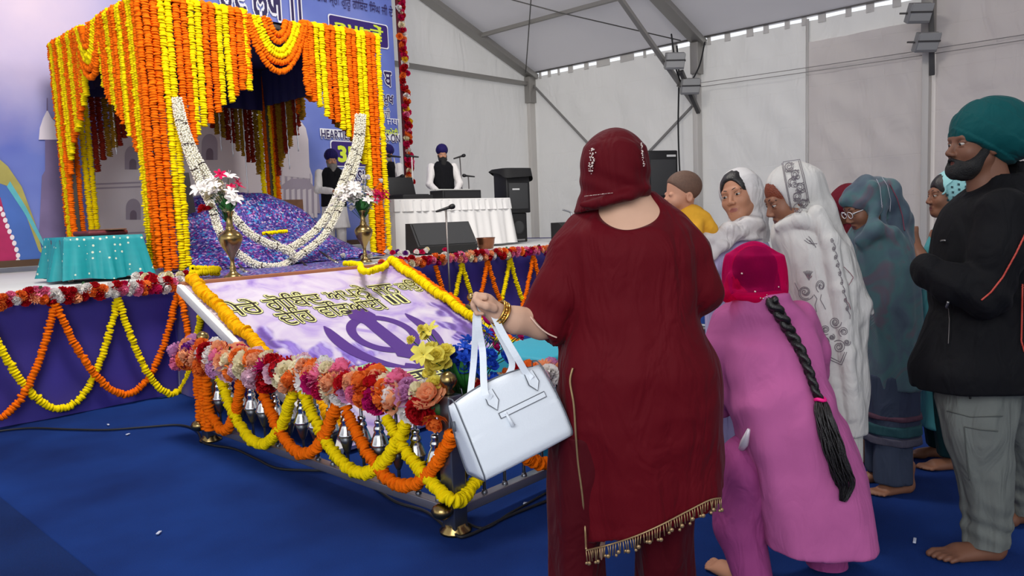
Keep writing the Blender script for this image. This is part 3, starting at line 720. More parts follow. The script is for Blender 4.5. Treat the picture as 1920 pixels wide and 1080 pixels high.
link('cloth', mesh('cloth', V, np.array(F)), M_SEQ, thr)
V = []; F = []
for j in range(25):
    for i in range(31):
        a_, b_ = i/30, j/24; yy = 6.10+(8.05-6.10)*b_; xl, xr_ = 2.80+.55*b_+.04*math.sin(b_*9), 4.28+1.75*b_**1.2+.05*math.sin(b_*11); xx = xl+(xr_-xl)*a_
        V.append((xx-4.85, yy-8.5, .007+.010*max(0, mnoise.noise((xx*3.5, yy*3.5, 2.0)))))
for j in range(24):
    for i in range(30): F.append((j*31+i, j*31+i+1, (j+1)*31+i+1, (j+1)*31+i))
link('cloth_spread', mesh('cloth_spread', V, np.array(F)), M_SEQ, thr)
MB().bar((-1.02, .72, 0), (-1.02, .72, .62), .08).bar((1.0, .78, 0), (1.0, .78, .55), .08).bar((-1.0, .88, .0), (-1.0, .88, .5), .08).bar((1.0, .88, 0), (1.0, .88, .5), .08).box((0, .86, .42), (2.0, .05, .8)).build('frame', mat('carved_wood', (120, 84, 60), .5, var=.4, vscale=14), thr)
MB().lathe([(.05, 0), (.06, .1), (.045, .2), (.065, .28), (.03, .36), (.002, .4)], (.98, .56, .02), 14).build('finial', mat('carved_wood', (120, 84, 60)), thr)
k0 = onY(515, 437, 8.0)
tag(link('marigold_string', garland_mesh([(-.16, 0, .0), (0, 0, .01), (.17, -.0, .015)], .024, .022, 41), M_YE, loc=k0), 'short yellow marigold string lying on the sequinned throne cloth', 'flower garland')
bk = onY(352, 330, 8.75)
t = thing('side_screen', 'dark grey screen behind the left post beside the throne back', 'screen', (bk[0], 8.95, SZ))
MB().box((0, 0, .62), (.30, .05, 1.02), bev=.01, mtx=Matrix.Rotation(-.1, 4, 'Y')).build('panel', mat('screen_brown', (66, 58, 58), .4), t)
MB().bar((-.06, .0, 0), (-.06, 0, .4), .05).build('foot', M_STEEL, t)

# swords laid in front of the throne
for i, (a, b, lb) in enumerate((((498, 437, 7.86), (522, 456, 7.7), 'small dark sword on the throne cloth below the yellow string'), ((598, 470, 7.72), (633, 494, 7.4), 'dark sheathed sword sloping at the right of the throne cloth'),
                               ((565, 490, 7.5), (588, 512, 7.2), 'slim dark sword at the middle front of the throne cloth'), ((447, 495, 7.4), (462, 512, 7.1), 'short dark sword just right of the left brass vase'))):
    A, B_ = onY(*a), onY(*b); t = thing('sword', lb, 'sword', tuple(B_), 0, 'swords before the throne'); d = A-B_
    MB().tube([d*.28, d*.6, d], [.016, .015, .008], 8).build('blade', mat('scabbard', (44, 34, 44), .4), t)
    MB().tube([d*.0, d*.26], .014, 8).ball((0, 0, 0), .024, 8).bar(tuple(d*.27+np.array((-.05, 0, .02))), tuple(d*.27+np.array((.05, 0, -.02))), .018).build('hilt', mat('steel_bright', (190, 186, 176), .3, .9), t)

# ================================================================== TILTED BOARD
BA = np.array((2.62, 5.98, 1.0)); BD_ = np.array((0, -2.1, -.95)); BL = float(np.linalg.norm(BD_)); BD_ /= BL
BX = np.array((1., 0, 0)); BN = np.cross(BX, -BD_); BN /= np.linalg.norm(BN)
if BN[2] < 0: BN = -BN
BW = 2.16
brd = thing('tilted_board', 'sloping white and purple printed board with black lettering and an emblem', 'board', tuple(BA))
def BP(a, b, lift=0.0): return BX*a+BD_*b+BN*lift
def board_mat():
    """printed sheet: pale lilac wash with soft purple blooms (part of the print itself)"""
    m = mat('board_print', (226, 214, 234), .35); t = NT(m); p = t.n['Principled BSDF']; tc = t.new('ShaderNodeTexCoord'); p.inputs['Specular IOR Level'].default_value = .2
    def M_(op, a, b=None, c=None):
        n = t.new('ShaderNodeMath', operation=op)
        for i, v in enumerate((a, b, c)):
            if v is None: continue
            if isinstance(v, (int, float)): n.inputs[i].default_value = v
            else: t.l.new(v, n.inputs[i])
        return n.outputs[0]
    nz = t.new('ShaderNodeTexNoise', i_Scale=3.2, i_Detail=5.0); t.l.new(tc.outputs['Object'], nz.inputs['Vector'])
    vs = t.new('ShaderNodeVectorMath', operation='MULTIPLY_ADD'); vs.inputs[1].default_value = (.22, .22, .22); t.l.new(nz.outputs['Color'], vs.inputs[0]); t.l.new(tc.outputs['Object'], vs.inputs[2])
    sx = t.new('ShaderNodeSeparateXYZ'); t.l.new(vs.outputs[0], sx.inputs[0]); A_ = M_('ADD', sx.outputs[0], -.11)
    B_ = M_('ADD', M_('MULTIPLY_ADD', sx.outputs[1], float(BD_[1]), M_('MULTIPLY', sx.outputs[2], float(BD_[2]))), .11*float(-BD_[1]-BD_[2])*-1.0)
    w = t.new('ShaderNodeTexNoise', i_Scale=2.6, i_Detail=6.0, i_Distortion=1.6); t.l.new(tc.outputs['Object'], w.inputs['Vector'])
    base = ramp(t, [(.36, (208, 200, 214)), (.52, (194, 180, 208)), (.64, (172, 152, 204)), (.78, (134, 106, 186))], w.outputs['Fac']).outputs[0]
    st = t.new('ShaderNodeTexWave', i_Scale=3.0, i_Distortion=9.0, i_Detail=3.0); t.l.new(vs.outputs[0], st.inputs['Vector'])
    for (a0, b0, R, n, ph, dark) in ((.12, .72, .26, 5, 0, 1), (.34, 1.08, .36, 7, .5, 0), (.52, 1.26, .34, 6, 1.1, 1), (.16, 1.46, .26, 6, .2, 0), (.75, 1.08, .20, 5, .8, 0), (2.06, .66, .22, 5, .4, 1), (2.0, 1.08, .38, 7, 0, 1), (1.74, 1.46, .30, 6, .9, 0), (.95, 1.74, .26, 6, .3, 0), (1.5, 1.72, .28, 7, 0, 1)):
        dx, dy = M_('SUBTRACT', A_, a0), M_('SUBTRACT', B_, b0); r = M_('SQRT', M_('ADD', M_('MULTIPLY', dx, dx), M_('MULTIPLY', dy, dy))); th = M_('ARCTAN2', dy, dx)
        pet = M_('MULTIPLY_ADD', M_('SINE', M_('MULTIPLY_ADD', th, float(n), ph)), R*.26, R*.72)
        mk = t.new('ShaderNodeMapRange', interpolation_type='SMOOTHSTEP'); mk.inputs[1].default_value = -.05; mk.inputs[2].default_value = .05; t.l.new(M_('SUBTRACT', pet, r), mk.inputs[0])
        cr = ramp(t, [(.0, (62, 30, 112) if dark else (112, 80, 176)), (.4, (86, 50, 150) if dark else (140, 116, 204)), (.7, (126, 100, 184)), (1.0, (184, 174, 220))], M_('MULTIPLY_ADD', st.outputs['Fac'], .55, M_('MULTIPLY', r, 1.1/R*.45)))
        mx = t.new('ShaderNodeMix', data_type='RGBA'); t.l.new(M_('MULTIPLY', mk.outputs[0], .9), mx.inputs[0]); t.l.new(base, mx.inputs[6]); t.l.new(cr.outputs[0], mx.inputs[7]); base = mx.outputs[2]
    t.l.new(base, p.inputs['Base Color']); return m
pts = [BP(0, 0), BP(BW, 0), BP(BW, BL), BP(0, BL)]
lo = [q-BN*.03 for q in pts]
v = pts+lo; f = [(3, 2, 1, 0), (4, 5, 6, 7), (0, 1, 5, 4), (1, 2, 6, 5), (2, 3, 7, 6), (3, 0, 4, 7)]
me = mesh('panel', v, f, False); bmx = bmesh.new(); bmx.from_mesh(me); bmesh.ops.recalc_face_normals(bmx, faces=bmx.faces); bmx.to_mesh(me); bmx.free()
link('panel', me, board_mat(), brd)
MB().bar(tuple(BP(-.02, -.03, -.01)), tuple(BP(BW+.02, -.03, -.01)), .06, .05).build('top_frame', mat('frame_copper_brown', (164, 104, 72), .4, var=.15), brd)
MB().bar(tuple(BP(-.03, -.02, -.03)), tuple(BP(-.03, BL, -.03)), .05, .07).build('side_frame', M_WHITE, brd)
def board_shape(name, ab, m, lift):
    if name == 'emblem': ab = [(1.145+x*1.18, 1.15+y*1.18) for x, y in ab]
    return link(name, mesh(name, [BP(a, b, lift) for a, b in ab], [tuple(range(len(ab)))], False), m, brd)
board_shape('printed_leaf', [(.60, 1.52), (.78, 1.50), (.88, 1.66), (.74, 1.74)], mat('print_leaf', (150, 206, 146), .4), .002)
board_shape('printed_band', [(.52, 1.76), (1.9, 1.72), (1.9, 1.98), (.52, 1.98)], mat('print_band', (108, 96, 128), .4, var=.25, vscale=4), .0025)
M_BK = mat('print_black', (24, 22, 20), .4); M_YG = mat('print_yellowgreen', (222, 222, 150), .4); M_KH = mat('print_deep_purple', (78, 40, 128), .35)
def board_text(body, a0, a1, b0, b1):
    lettering(brd, body, BP(a0, b1), BX, -BD_, a1-a0, b1-b0, [(.4, M_BK, .006), (3.4, M_YG, .005), (4.4, M_BK, .004)], BN, 'lettering', 64)
board_text('\u0a2e\u0a47\u0a30\u0a47', .08, .40, .33, .575); board_text('\u0a17\u0a4b\u0a3f\u0a2c\u0a70\u0a26', .46, .98, .31, .56)
board_text('\u0a05\u0a2a\u0a41\u0a28\u0a47', 1.04, 1.48, .31, .58); board_text('\u0a1c\u0a28', 1.54, 1.80, .36, .55); board_text('\u0a15\u0a09', 1.84, 2.08, .32, .56)
board_text('\u0a26\u0a47\u0a3f\u0a39', .44, .74, .55, .81); board_text('\u0a35\u0a3f\u0a21\u0a06\u0a08', .82, 1.48, .53, .78); board_text('\u0965', 1.58, 1.74, .57, .73)
board_text('\u0a15', .60, .78, 1.76, 1.93); board_text('\u0a30\u0a38', .86, 1.28, 1.73, 1.93); board_text('\u0a26', .2, .36, 1.66, 1.84)
# the emblem: upright double-edged blade, ring, two curved swords
kc, kb = 0.0, 0.0; KS = 1.18
def ring_arc(R0, R1, a0, a1, n, cx, cy):
    P = []
    for i in range(n+1):
        a = a0+(a1-a0)*i/n; P.append((cx+R1*math.cos(a), cy+R1*math.sin(a)))
    for i in range(n, -1, -1):
        a = a0+(a1-a0)*i/n; P.append((cx+R0*math.cos(a), cy+R0*math.sin(a)))
    return P
for a0 in (0, PI): 
    board_shape('emblem', ring_arc(.192, .262, a0, a0+PI, 24, kc, kb), M_KH, .004)
board_shape('emblem', [(kc-.085, kb-.36), (kc+.085, kb-.36), (kc+.11, kb-.25), (kc+.058, kb-.16), (kc+.066, kb+.20), (kc+.10, kb+.29), (kc+.035, kb+.34), (kc-.035, kb+.34), (kc-.10, kb+.29), (kc-.066, kb+.20), (kc-.058, kb-.16), (kc-.11, kb-.25)], M_KH, .005)
for s in (-1, 1):
    P = []; n = 26
    for i in range(n+1):
        a = -.55+(PI*.5+.42)*i/n; P.append((kc+s*.42*math.cos(a), kb+.02+.44*math.sin(a)))
    for i in range(n, -1, -1):
        a = -.55+(PI*.5+.42)*i/n; w = .105*math.sin(PI*min(1, (i/n)**.7*.98+.02))**.8; P.append((kc+s*(.42-w)*math.cos(a), kb+.02+(.44-w)*math.sin(a)))
    board_shape('emblem', P, M_KH, .004)
    board_shape('emblem', ring_arc(.04, .075, 0, PI*1.6, 14, kc+s*.17, kb+.62), M_KH, .0045)
    board_shape('emblem', [(kc-s*.14, kb+.42), (kc-s*.10, kb+.38), (kc+s*.20, kb+.56), (kc+s*.17, kb+.62)], M_KH, .0038)
board_shape('emblem', [(kc-.03, kb+.33), (kc+.03, kb+.33), (kc+.035, kb+.56), (kc, kb+.64), (kc-.035, kb+.56)], M_KH, .0045)
def bgar(label, a, b0, b1, m, r, seed, lift=.05):
    o = BA+BP(a, b0, lift); P = [BP(a+.012*math.sin(k*1.3+seed), b0+(b1-b0)*k/24, lift+.006*math.sin(k*2.1))-BP(a, b0, lift) for k in range(25)]
    tag(link('marigold_border', garland_mesh(P, r, .016, seed, 12, .1), m, loc=tuple(o)), label, 'flower garland', 'garlands edging the sloping board')
bgar('amber marigold garland lying along the left edge of the sloping board', .045, -.02, 2.25, M_AM, .046, 51)
bgar('yellow marigold garland lying along the right edge of the sloping board', 2.10, -.05, 2.2, M_YE, .042, 52)
bgar('orange marigold garland lying outermost on the right edge of the sloping board', 2.19, -.02, 2.2, M_OR, .036, 53, .03)

# ================================================================== RAILING WITH BELLS
RX, RY, RZ = 2.26, 2.50, .60
rail = thing('bell_railing', 'low steel railing of rods with silver bells around the sloping board', 'railing', (RX, RY, 0))
M_RPOST = mat('railing_steel', (120, 124, 132), .3, .9)
def post(x, y, foot=True):
    p = MB().box((x, y, .33), (.085, .085, .64), bev=.006).build('post', M_RPOST, rail)
    MB().lathe([(.02, .65), (.03, .66), (.016, .675), (.034, .69), (.042, .715), (.034, .74), (.012, .755)], (x, y, 0), 16).build('finial', M_BRASS, p)
    MB().lathe([(.075, 0), (.075, .012), (.05, .03), (.05, .04)], (x, y, 0), 18).build('foot', M_BRASS, p)
    MB().lathe([(.02, .085), (.042, .10), (.054, .122), (.042, .145), (.02, .158)], (x-.075, y, 0), 16).build('knob', M_BRASS, p)
    return p
post(0, 0); post(0, 2.45); post(2.55, 0); post(2.55, 2.45)
for a, b in (((0, 0), (0, 2.45)), ((0, 0), (2.55, 0)), ((2.55, 0), (2.55, 2.45))):
    MB().bar((*a, RZ), (*b, RZ), .05, .05).build('top_rail', M_RPOST, rail)
    MB().bar((*a, .10), (*b, .10), .055, .045).build('bottom_rail', mat('railing_bottom', (150, 146, 150), .35, .8), rail)
def spindle(x, y):
    s = MB().tube([(x, y, .12), (x, y, RZ)], .0085, 8).lathe([(.012, .10), (.016, .125), (.012, .14)], (x, y, 0), 10).build('rod', M_RPOST, rail)
    MB().lathe([(.013, .445), (.020, .44), (.022, .425), (.017, .42), (.026, .405), (.028, .39), (.023, .385), (.034, .36), (.046, .325), (.05, .318), (.047, .312)], (x, y, 0), 16).build('bell', M_CHROME, s)
    MB().lathe([(.044, .312), (.03, .27), (.020, .235), (.011, .215)], (x, y, 0), 14).build('bell_cup', mat('pewter', (92, 94, 98), .35, .9), s)
for i in range(16): spindle(0, .11+.1445*i)
for i in range(16): spindle(.2+.1445*i, 0)
for i in range(0, 16, 2): spindle(2.55, .11+.1445*i)
MB().lathe([(.02, .12), (.05, .18), (.085, .28), (.09, .34), (.06, .42), (.03, .46), (.045, .48)], (.10, .09, 0), 18).build('brass_urn', M_BRASS, rail)
for kcol, yc, zp, zl, lb in ((M_YE, 4.18, .53, .13, 'yellow marigold swag on the bell railing, farthest of the yellow ones'), (M_OR, 3.70, .53, .16, 'orange marigold swag in the middle of the long bell railing'), (M_YE, 3.17, .53, .16, 'yellow marigold swag on the bell railing, below the purple flower'), (M_OR, 2.82, .50, .17, 'orange marigold swag on the bell railing nearest the corner post')):
    half = .47 if kcol is M_YE else .42
    o = np.array((RX-.06, yc, zp)); P = sag((0, half, 0), (0.0, -half+.02, 0), zp-zl, 40, 2.0)
    tag(link('marigold_swag', garland_mesh(P, .032, .0155, int(yc*100), 12, .11), kcol, loc=tuple(o)), lb, 'flower garland', 'swags on the bell railing')
P = sag((0, .36, .0), (0, -.28, .02), .40, 30); tag(link('marigold_swag', garland_mesh(P, .032, .0155, 61, 12, .11), M_OR, loc=(RX-.05, 4.62, .52)), 'orange marigold swag at the far end of the bell railing', 'flower garland', 'swags on the bell railing')
P = spline([(0, .40, 0), (0, .25, -.16), (0, .10, -.25), (-.02, -.07, -.31), (.07, -.06, -.32), (.24, 0, -.27), (.42, 0, -.10), (.5, .02, .02)], 60)
tag(link('marigold_swag', garland_mesh(P, .032, .0155, 62, 12, .11), M_YE, loc=(RX-.06, RY-.0, .50)), 'yellow marigold swag hanging around the corner post of the bell railing', 'flower garland', 'swags on the bell railing')
P = sag((0, 0, 0), (.95, 0, 0), .36, 40); tag(link('marigold_swag', garland_mesh(P, .034, .0155, 63, 12, .11), M_OR, loc=(RX+.20, RY-.06, .52)), 'orange marigold swag on the bell railing behind the white handbag', 'flower garland', 'swags on the bell railing')
for q, (dy, L) in enumerate(((.02, .46), (-.045, .42), (.085, .44))):
    tag(link('marigold_string', garland_mesh([(0, 0, L), (.005, .01, L/2), (0, 0, 0)], .033, .022, 64+q, 12, .11), M_OR, loc=(RX-.06, 4.86+dy, .10)), 'orange marigold string hanging at the far end post of the bell railing, %s of three' % ('middle', 'nearest', 'farthest')[q], 'flower garland', 'strings at the far railing post')
# flower heaps on the rails
def trim(label, pos, n, length, axis, rad, seed, colors, size, group='flower trims', up=True):
    rg = random.Random(seed); t = thing('flower_trim', label, 'flower garland', pos, 0, group)
    ax = np.array(axis, float); side = np.array((-ax[1], 0, 0)) if ax[1] else np.array((0, -1., 0)); 
    core = MB().tube([ax*0, ax*length*.5, ax*length], rad*.55, 8).build('core', M_LEAF, t)
    for i in range(n):
        s = length*(i+.5)/n; a = (rg.uniform(-.75, .25), rg.uniform(.35, 1.1), rg.uniform(1.1, 2.3))[i % 3 if rad > .06 else i % 2]
        nrm = side*(-math.sin(a-PI/2) if False else math.cos(a))+np.array((0, 0, math.sin(a)))
        kind = rg.choices(['carnation', 'rose', 'daisy', 'hydrangea'], [6, 5, 1, 0.6])[0]
        c = rg.choices(list(colors), list(colors.values()))[0]
        p = ax*s+nrm*rad*.75
        flower(t, kind, c, tuple(p), tuple(nrm+ax*rg.uniform(-.5, .5)), size*rg.uniform(.85, 1.2), rg)
    L = MB()
    for i in range(n//3):
        s = length*rg.random(); v, f = petal(.07, .018, .6, .2, rg=rg); a = rg.uniform(0, 6.28)
        Mx = Matrix.Translation(tuple(ax*s)) @ Matrix.Rotation(a, 4, 'Z') @ Matrix.Rotation(rg.uniform(-.6, 1.0), 4, 'X') @ Matrix.Translation((0, rad*.7, 0))
        L.add([(Mx @ Vector(q))[:] for q in v], f)
    L.build('leaves', M_LEAF, t)
    return t
CMIX = dict(red=4.5, orange=6.5, peach=6, pink=2.5, white=4, cream=4, crimson=1, magenta=.8, pale=2.5, purple=.6, lilac=.8)
trim('heap of mixed artificial flowers along the long bell railing below the board', (RX-.01, RY+.02, .585), 98, 2.66, (0, 1, 0), .078, 31, CMIX, 1.55)
trim('mixed artificial flowers along the short bell railing behind the white handbag', (RX+.12, RY, .585), 40, 1.3, (1, 0, 0), .07, 32, CMIX, 1.45)
trim('red, white and pink artificial flowers along the stage edge below the teal table', (.95, 6.63, .965), 66, 1.92, (1, 0, 0), .052, 33, dict(red=7, orange=4, white=5, pink=4, crimson=2, peach=1), 1.08)
trim('orange and pink artificial flowers along the stage edge below the monitor speaker', (5.0, 6.62, .965), 98, 4.2, (1, 0, 0), .052, 34, dict(red=5, orange=6, peach=5, pink=4, white=2.5, crimson=2, magenta=1.5, cream=2), 1.12)
# swags on the purple skirt
xs = [.42, .90, 1.38, 1.86, 2.33, 2.82]
for i in range(len(xs)-2):
    col = 'orange' if (i % 2 == 1) else 'yellow'
    lbl = {0: 'yellow marigold swag at the left edge of the purple stage skirt', 1: 'orange marigold swag at the left end of the purple stage skirt', 2: 'yellow marigold swag at the middle of the left purple stage skirt', 3: 'orange marigold swag on the purple stage skirt next to the sloping board'}[i]
    P = sag((0, 0, 0), (xs[i+2]-xs[i], 0, 0), .84-.02*(i % 2), 50, 2.0)
    tag(link('marigold_swag', garland_mesh(P, .031, .025, 70+i), M_OR if col == 'orange' else M_YE, loc=(xs[i], 6.61-.02*(i % 2), .91)), lbl, 'flower garland', 'swags on the stage skirt')
P = spline([np.array(q)-np.array((2.33, 6.60, .91)) for q in [(2.33, 6.60, .91), (2.40, 6.59, .56), (2.53, 6.57, .18), (2.66, 6.55, .03)]+[onX(*q, 2.79) for q in ((340, 728), (355, 700), (368, 650), (373, 615), (378, 587))]], 60)
tag(link('marigold_swag', garland_mesh(P, .030, .025, 79), M_YE, loc=(2.33, 6.60, .91)), 'yellow marigold swag wrapping round the skirt corner beside the sloping board', 'flower garland', 'swags on the stage skirt')
P = spline([np.array(q)-np.array((2.55, 6.55, .91)) for q in [(2.83, 6.60, .93)]+[onX(*q, 2.78) for q in ((341, 560), (349, 605), (356, 650), (363, 690))]], 40)
tag(link('marigold_string', garland_mesh(P, .030, .025, 80), M_OR, loc=(2.55, 6.55, .91)), 'orange marigold garland dropping from the stage corner to the bell railing', 'flower garland', 'swags on the stage skirt')
xr = [5.40, 5.84, 6.29, 6.72, 7.16, 7.6, 8.04, 8.5]
for i in range(len(xr)-2):
    col = 'yellow' if i % 2 == 0 else 'orange'
    P = sag((0, 0, 0), (xr[i+2]-xr[i], 0, 0), .80, 50, 1.9)
    tag(link('marigold_swag', garland_mesh(P, .031, .025, 90+i), M_OR if col == 'orange' else M_YE, loc=(xr[i], 6.61-.02*(i % 2), .91)), '%s marigold swag on the stage skirt right of the sloping board, %s from it' % (col, ordinal(i+1)), 'flower garland', 'swags on the right stage skirt')

# ================================================================== VASES AND BOUQUETS
VPROF = [(.082, 0), (.084, .012), (.06, .028), (.034, .05), (.024, .075), (.030, .09), (.022, .105), (.017, .15), (.024, .185), (.05, .235), (.085, .29), (.103, .345), (.105, .375), (.085, .405), (.05, .43), (.036, .445), (.041, .458), (.031, .47), (.027, .53), (.032, .57), (.044, .592), (.049, .603), (.043, .605)]
def bouquet(label, loc, spec, seed, spread=.17, leaves=14):
    rg = random.Random(seed); t = thing('bouquet', label, 'flowers', loc, 0, 'artificial bouquets'); st = MB(); lv = MB()
    for kind, c, n, size, cx, cy, cz, sp in spec:
        for i in range(n):
            p = Vector((cx+rg.gauss(0, sp), cy+rg.gauss(0, sp), max(.03, cz+rg.gauss(0, sp*.8))))
            flower(t, kind, c, tuple(p), tuple(Vector((p.x, p.y, .12))+Vector((rg.uniform(-.1, .1), rg.uniform(-.2, 0), .1))), size*rg.uniform(.8, 1.15), rg)
            st.tube([(0, 0, -.12), tuple(p*.5+Vector((0, 0, .02))), tuple(p)], .003, 4)
    for i in range(leaves):
        v, f = petal(rg.uniform(.10, .17), .024, .7, .25, rg=rg); Mx = Matrix.Rotation(rg.uniform(0, 6.28), 4, 'Z') @ Matrix.Rotation(rg.uniform(.2, 1.1), 4, 'X')
        lv.add([(Mx @ Vector(q))[:] for q in v], f)
    st.build('stems', M_LEAF, t); lv.build('leaves', mat('leaf_bright', (52, 130, 56), .5, var=.3, vscale=30), t); return t
for i, (px, py, z, lb) in enumerate(((438, 522, 1.0, 'tall brass vase at the left front of the throne'), (685, 491, 1.0, 'tall brass vase at the right front post of the canopy'))):
    p = onZ(px, py, .985); t = thing('brass_vase', lb, 'vase', (p[0], p[1], SZ+(.012 if i == 0 else 0)), 0, 'brass vases')
    MB().lathe(VPROF, (0, 0, 0), 32).build('body', M_BRASS, t)
    if i == 0: bouquet('white flower bouquet with green leaves in the left brass vase', (p[0], p[1], SZ+.60), [('lily', 'white', 20, 1.25, -.06, 0, .19, .085), ('rose', 'red', 3, 1.0, -.17, .12, .04, .02), ('lily', 'crimson', 4, .9, .06, 0, .26, .06), ('carnation', 'cream', 9, .9, -.09, .06, .16, .07)], 5, leaves=24)
    else: bouquet('white and crimson flower bouquet in the right brass vase', (p[0], p[1], SZ+.60), [('lily', 'white', 44, 1.2, -.05, .05, .17, .095), ('lily', 'crimson', 12, 1.1, .15, -.15, .17, .055), ('carnation', 'white', 26, .85, -.02, .02, .24, .10)], 6)
bouquet('tall arrangement of yellow, blue and crimson flowers at the railing corner', (RX+.19, RY+.09, .62), [('rose', 'lemon', 15, .95, -.15, .02, .15, .055), ('lily', 'lemon', 5, .8, -.17, .02, .19, .06), ('rose', 'blue', 24, .85, -.0, -.04, .12, .065), ('lily', 'blue', 12, .8, .05, -.02, .20, .06), ('rose', 'magenta', 15, .7, .22, -.06, .24, .05), ('carnation', 'lemon', 3, .6, -.2, .1, .28, .03)], 7, leaves=22)
def coil(label, c, R, turns, seed, m=M_YE):
    P = [np.array((R*(1-.1*t/turns)*math.cos(2*PI*t), R*.8*math.sin(2*PI*t), .03+.045*t)) for t in np.linspace(0, turns, int(40*turns))]
    tag(link('marigold_coil', garland_mesh(P, .028, .02, seed), m, loc=c), label, 'flower garland', 'yellow garlands lying on the stage')
p = onZ(372, 524, .985); coil('coiled yellow marigold garland on the stage beside the left brass vase', (p[0]+.10, p[1]+.06, SZ+.01), .125, 1.5, 101)
p = onZ(660, 499, .985); q = onZ(742, 492, .985)
P = spline([onZ(645, 494, 1.01), onZ(672, 496, 1.01), onZ(680, 508, 1.01), onZ(700, 507, 1.01), onZ(722, 498, 1.01), onZ(733, 489, 1.02), onZ(748, 491, 1.02)], 60)
tag(link('marigold_string', garland_mesh(P-P[0], .030, .021, 102), M_YE, loc=tuple(P[0])), 'yellow marigold garland curling round the foot of the right brass vase', 'flower garland', 'yellow garlands lying on the stage')
t = thing('petal_pile', 'small pile of white and red petals on the stage by the left canopy post', 'flowers', (2.95, 6.95, SZ))
rg = random.Random(8)
for i in range(14): flower(t, 'carnation', rg.choice(['white', 'cream', 'peach', 'red', 'crimson']), (rg.uniform(-.3, .35), rg.uniform(-.15, .3), .03+rg.random()*.03), (rg.uniform(-.4, .4), -.5, 1), 1.0, rg)
t = thing('petal_pile', 'scattered white and crimson flowers on the stage by the right canopy post', 'flowers', (5.9, 7.6, SZ))
for i in range(20): flower(t, 'carnation', rg.choice(['white', 'cream', 'crimson', 'purple', 'white']), (rg.uniform(-.5, .9), rg.uniform(-.3, .3), .03+rg.random()*.03), (rg.uniform(-.4, .4), -.5, 1), .9, rg)

# ================================================================== TEAL TABLE
def teal_mat():
    m = mat('teal_brocade', (14, 140, 148), .5); t = NT(m); p = t.n['Principled BSDF']; tc = t.new('ShaderNodeTexCoord')
    v = t.new('ShaderNodeTexVoronoi', i_Scale=15.0); v.inputs['Randomness'].default_value = .35; t.l.new(tc.outputs['Object'], v.inputs['Vector'])
    r = ramp(t, [(0, (208, 214, 190)), (.16, (190, 206, 186)), (.19, (12, 136, 144)), (1, (16, 146, 152))], v.outputs['Distance']); t.l.new(r.outputs[0], p.inputs['Base Color']); return m
M_TEAL = teal_mat()
tt = thing('low_table', 'low table under a turquoise brocade cloth at the left of the canopy', 'table', (2.78, 8.40, SZ))
V = []; F = []; w2, d2, hh = .37, .32, .42; n = 110
per = [(-w2, -d2), (w2, -d2), (w2, d2), (-w2, d2), (-w2, -d2)]
PP = resample(np.array([(a, b, 0) for a, b in per], float), (4*(w2+d2))/n); n = len(PP)
for j in range(10):
    t_ = j/9
    for i in range(n):
        d = PP[i][:2]/np.linalg.norm(PP[i][:2]); fold = .05*t_*math.sin(i*.52)+.03*t_*math.sin(i*1.3+1)+.03*t_*mnoise.noise((i*.2, 1, 2))
        e = t_*.06+fold; V.append((PP[i][0]+d[0]*e, PP[i][1]+d[1]*e, hh*(1-t_)+.004+(.012*math.sin(i*.3) if j == 9 else 0)+.012))
for j in range(9):
    for i in range(n-1): F.append((j*n+i, j*n+i+1, (j+1)*n+i+1, (j+1)*n+i))
k = len(V); V.append((0, 0, hh+.02)); F += [(i+1, i, k) for i in range(n-1)]
link('tablecloth', mesh('tablecloth', V, F), M_TEAL, tt)
MB().box((0, 0, hh-.03), (.74, .62, .04)).build('tabletop', M_STEEL, tt)
for a in (-1, 1):
    for b in (-1, 1): MB().bar((a*.33, b*.27, 0), (a*.33, b*.27, hh-.05), .04).build('leg', M_STEEL, tt)
t = thing('wrapped_book', 'dark red cloth wrapped bundle lying on the turquoise table', 'book', (2.86, 8.42, SZ+hh+.015))
MB().box((0, 0, .03), (.42, .3, .05), bev=.02, rotz=.2).build('bundle', mat('maroon_brocade', (110, 32, 40), .6, var=.5, vscale=30), t)
MB().box((.06, -.02, .062), (.2, .34, .014), bev=.006, rotz=.3).build('cloth_fold', mat('brown_brocade', (128, 84, 58), .6, var=.5, vscale=40), t)

# ================================================================== MUSICIANS' TABLE AND SOUND GEAR
mt = thing('skirted_table', 'long table with a white ruffled skirt on the right of the stage', 'table', (8.25, 9.10, SZ))
def ruffle(w, d, z0, z1, amp, k, flare):
    PP = resample(np.array([(-w, -d, 0), (w, -d, 0), (w, d, 0), (-w, d, 0), (-w, -d, 0)], float), .02); n = len(PP); V = []; F = []
    for j in range(7):
        t_ = j/6
        for i in range(n):
            dv = np.array((np.clip(PP[i][0]*50, -1, 1) if abs(PP[i][0]) > w-.01 else 0, np.clip(PP[i][1]*50, -1, 1) if abs(PP[i][1]) > d-.01 else 0)); dv = dv/(np.linalg.norm(dv)+1e-9)
            e = flare*t_+amp*(.3+t_)*(math.sin(i*k)+.6*math.sin(i*k*1.7+2)+.5*mnoise.noise((i*.05, 0, 3)))
            V.append((PP[i][0]+dv[0]*e, PP[i][1]+dv[1]*e, z0+(z1-z0)*t_))
    for j in range(6):
        for i in range(n-1): F.append((j*n+i, j*n+i+1, (j+1)*n+i+1, (j+1)*n+i))
    return V, np.array(F)
V, F = ruffle(1.24, .36, .76, .02, .018, .42, .10); link('skirt', mesh('skirt', V, F), M_WHITE, mt)
V, F = ruffle(1.26, .38, .772, .60, .010, .9, .02); link('ruffle', mesh('ruffle', V, F), M_WHITE, mt)
MB().box((0, 0, .77), (2.52, .76, .03), bev=.008).build('tabletop', M_WHITE, mt)
TZ = SZ+.787
t = thing('harmonium', 'black keyboard instrument on the white table before the standing singer', 'keyboard', (8.55, 9.05, TZ))
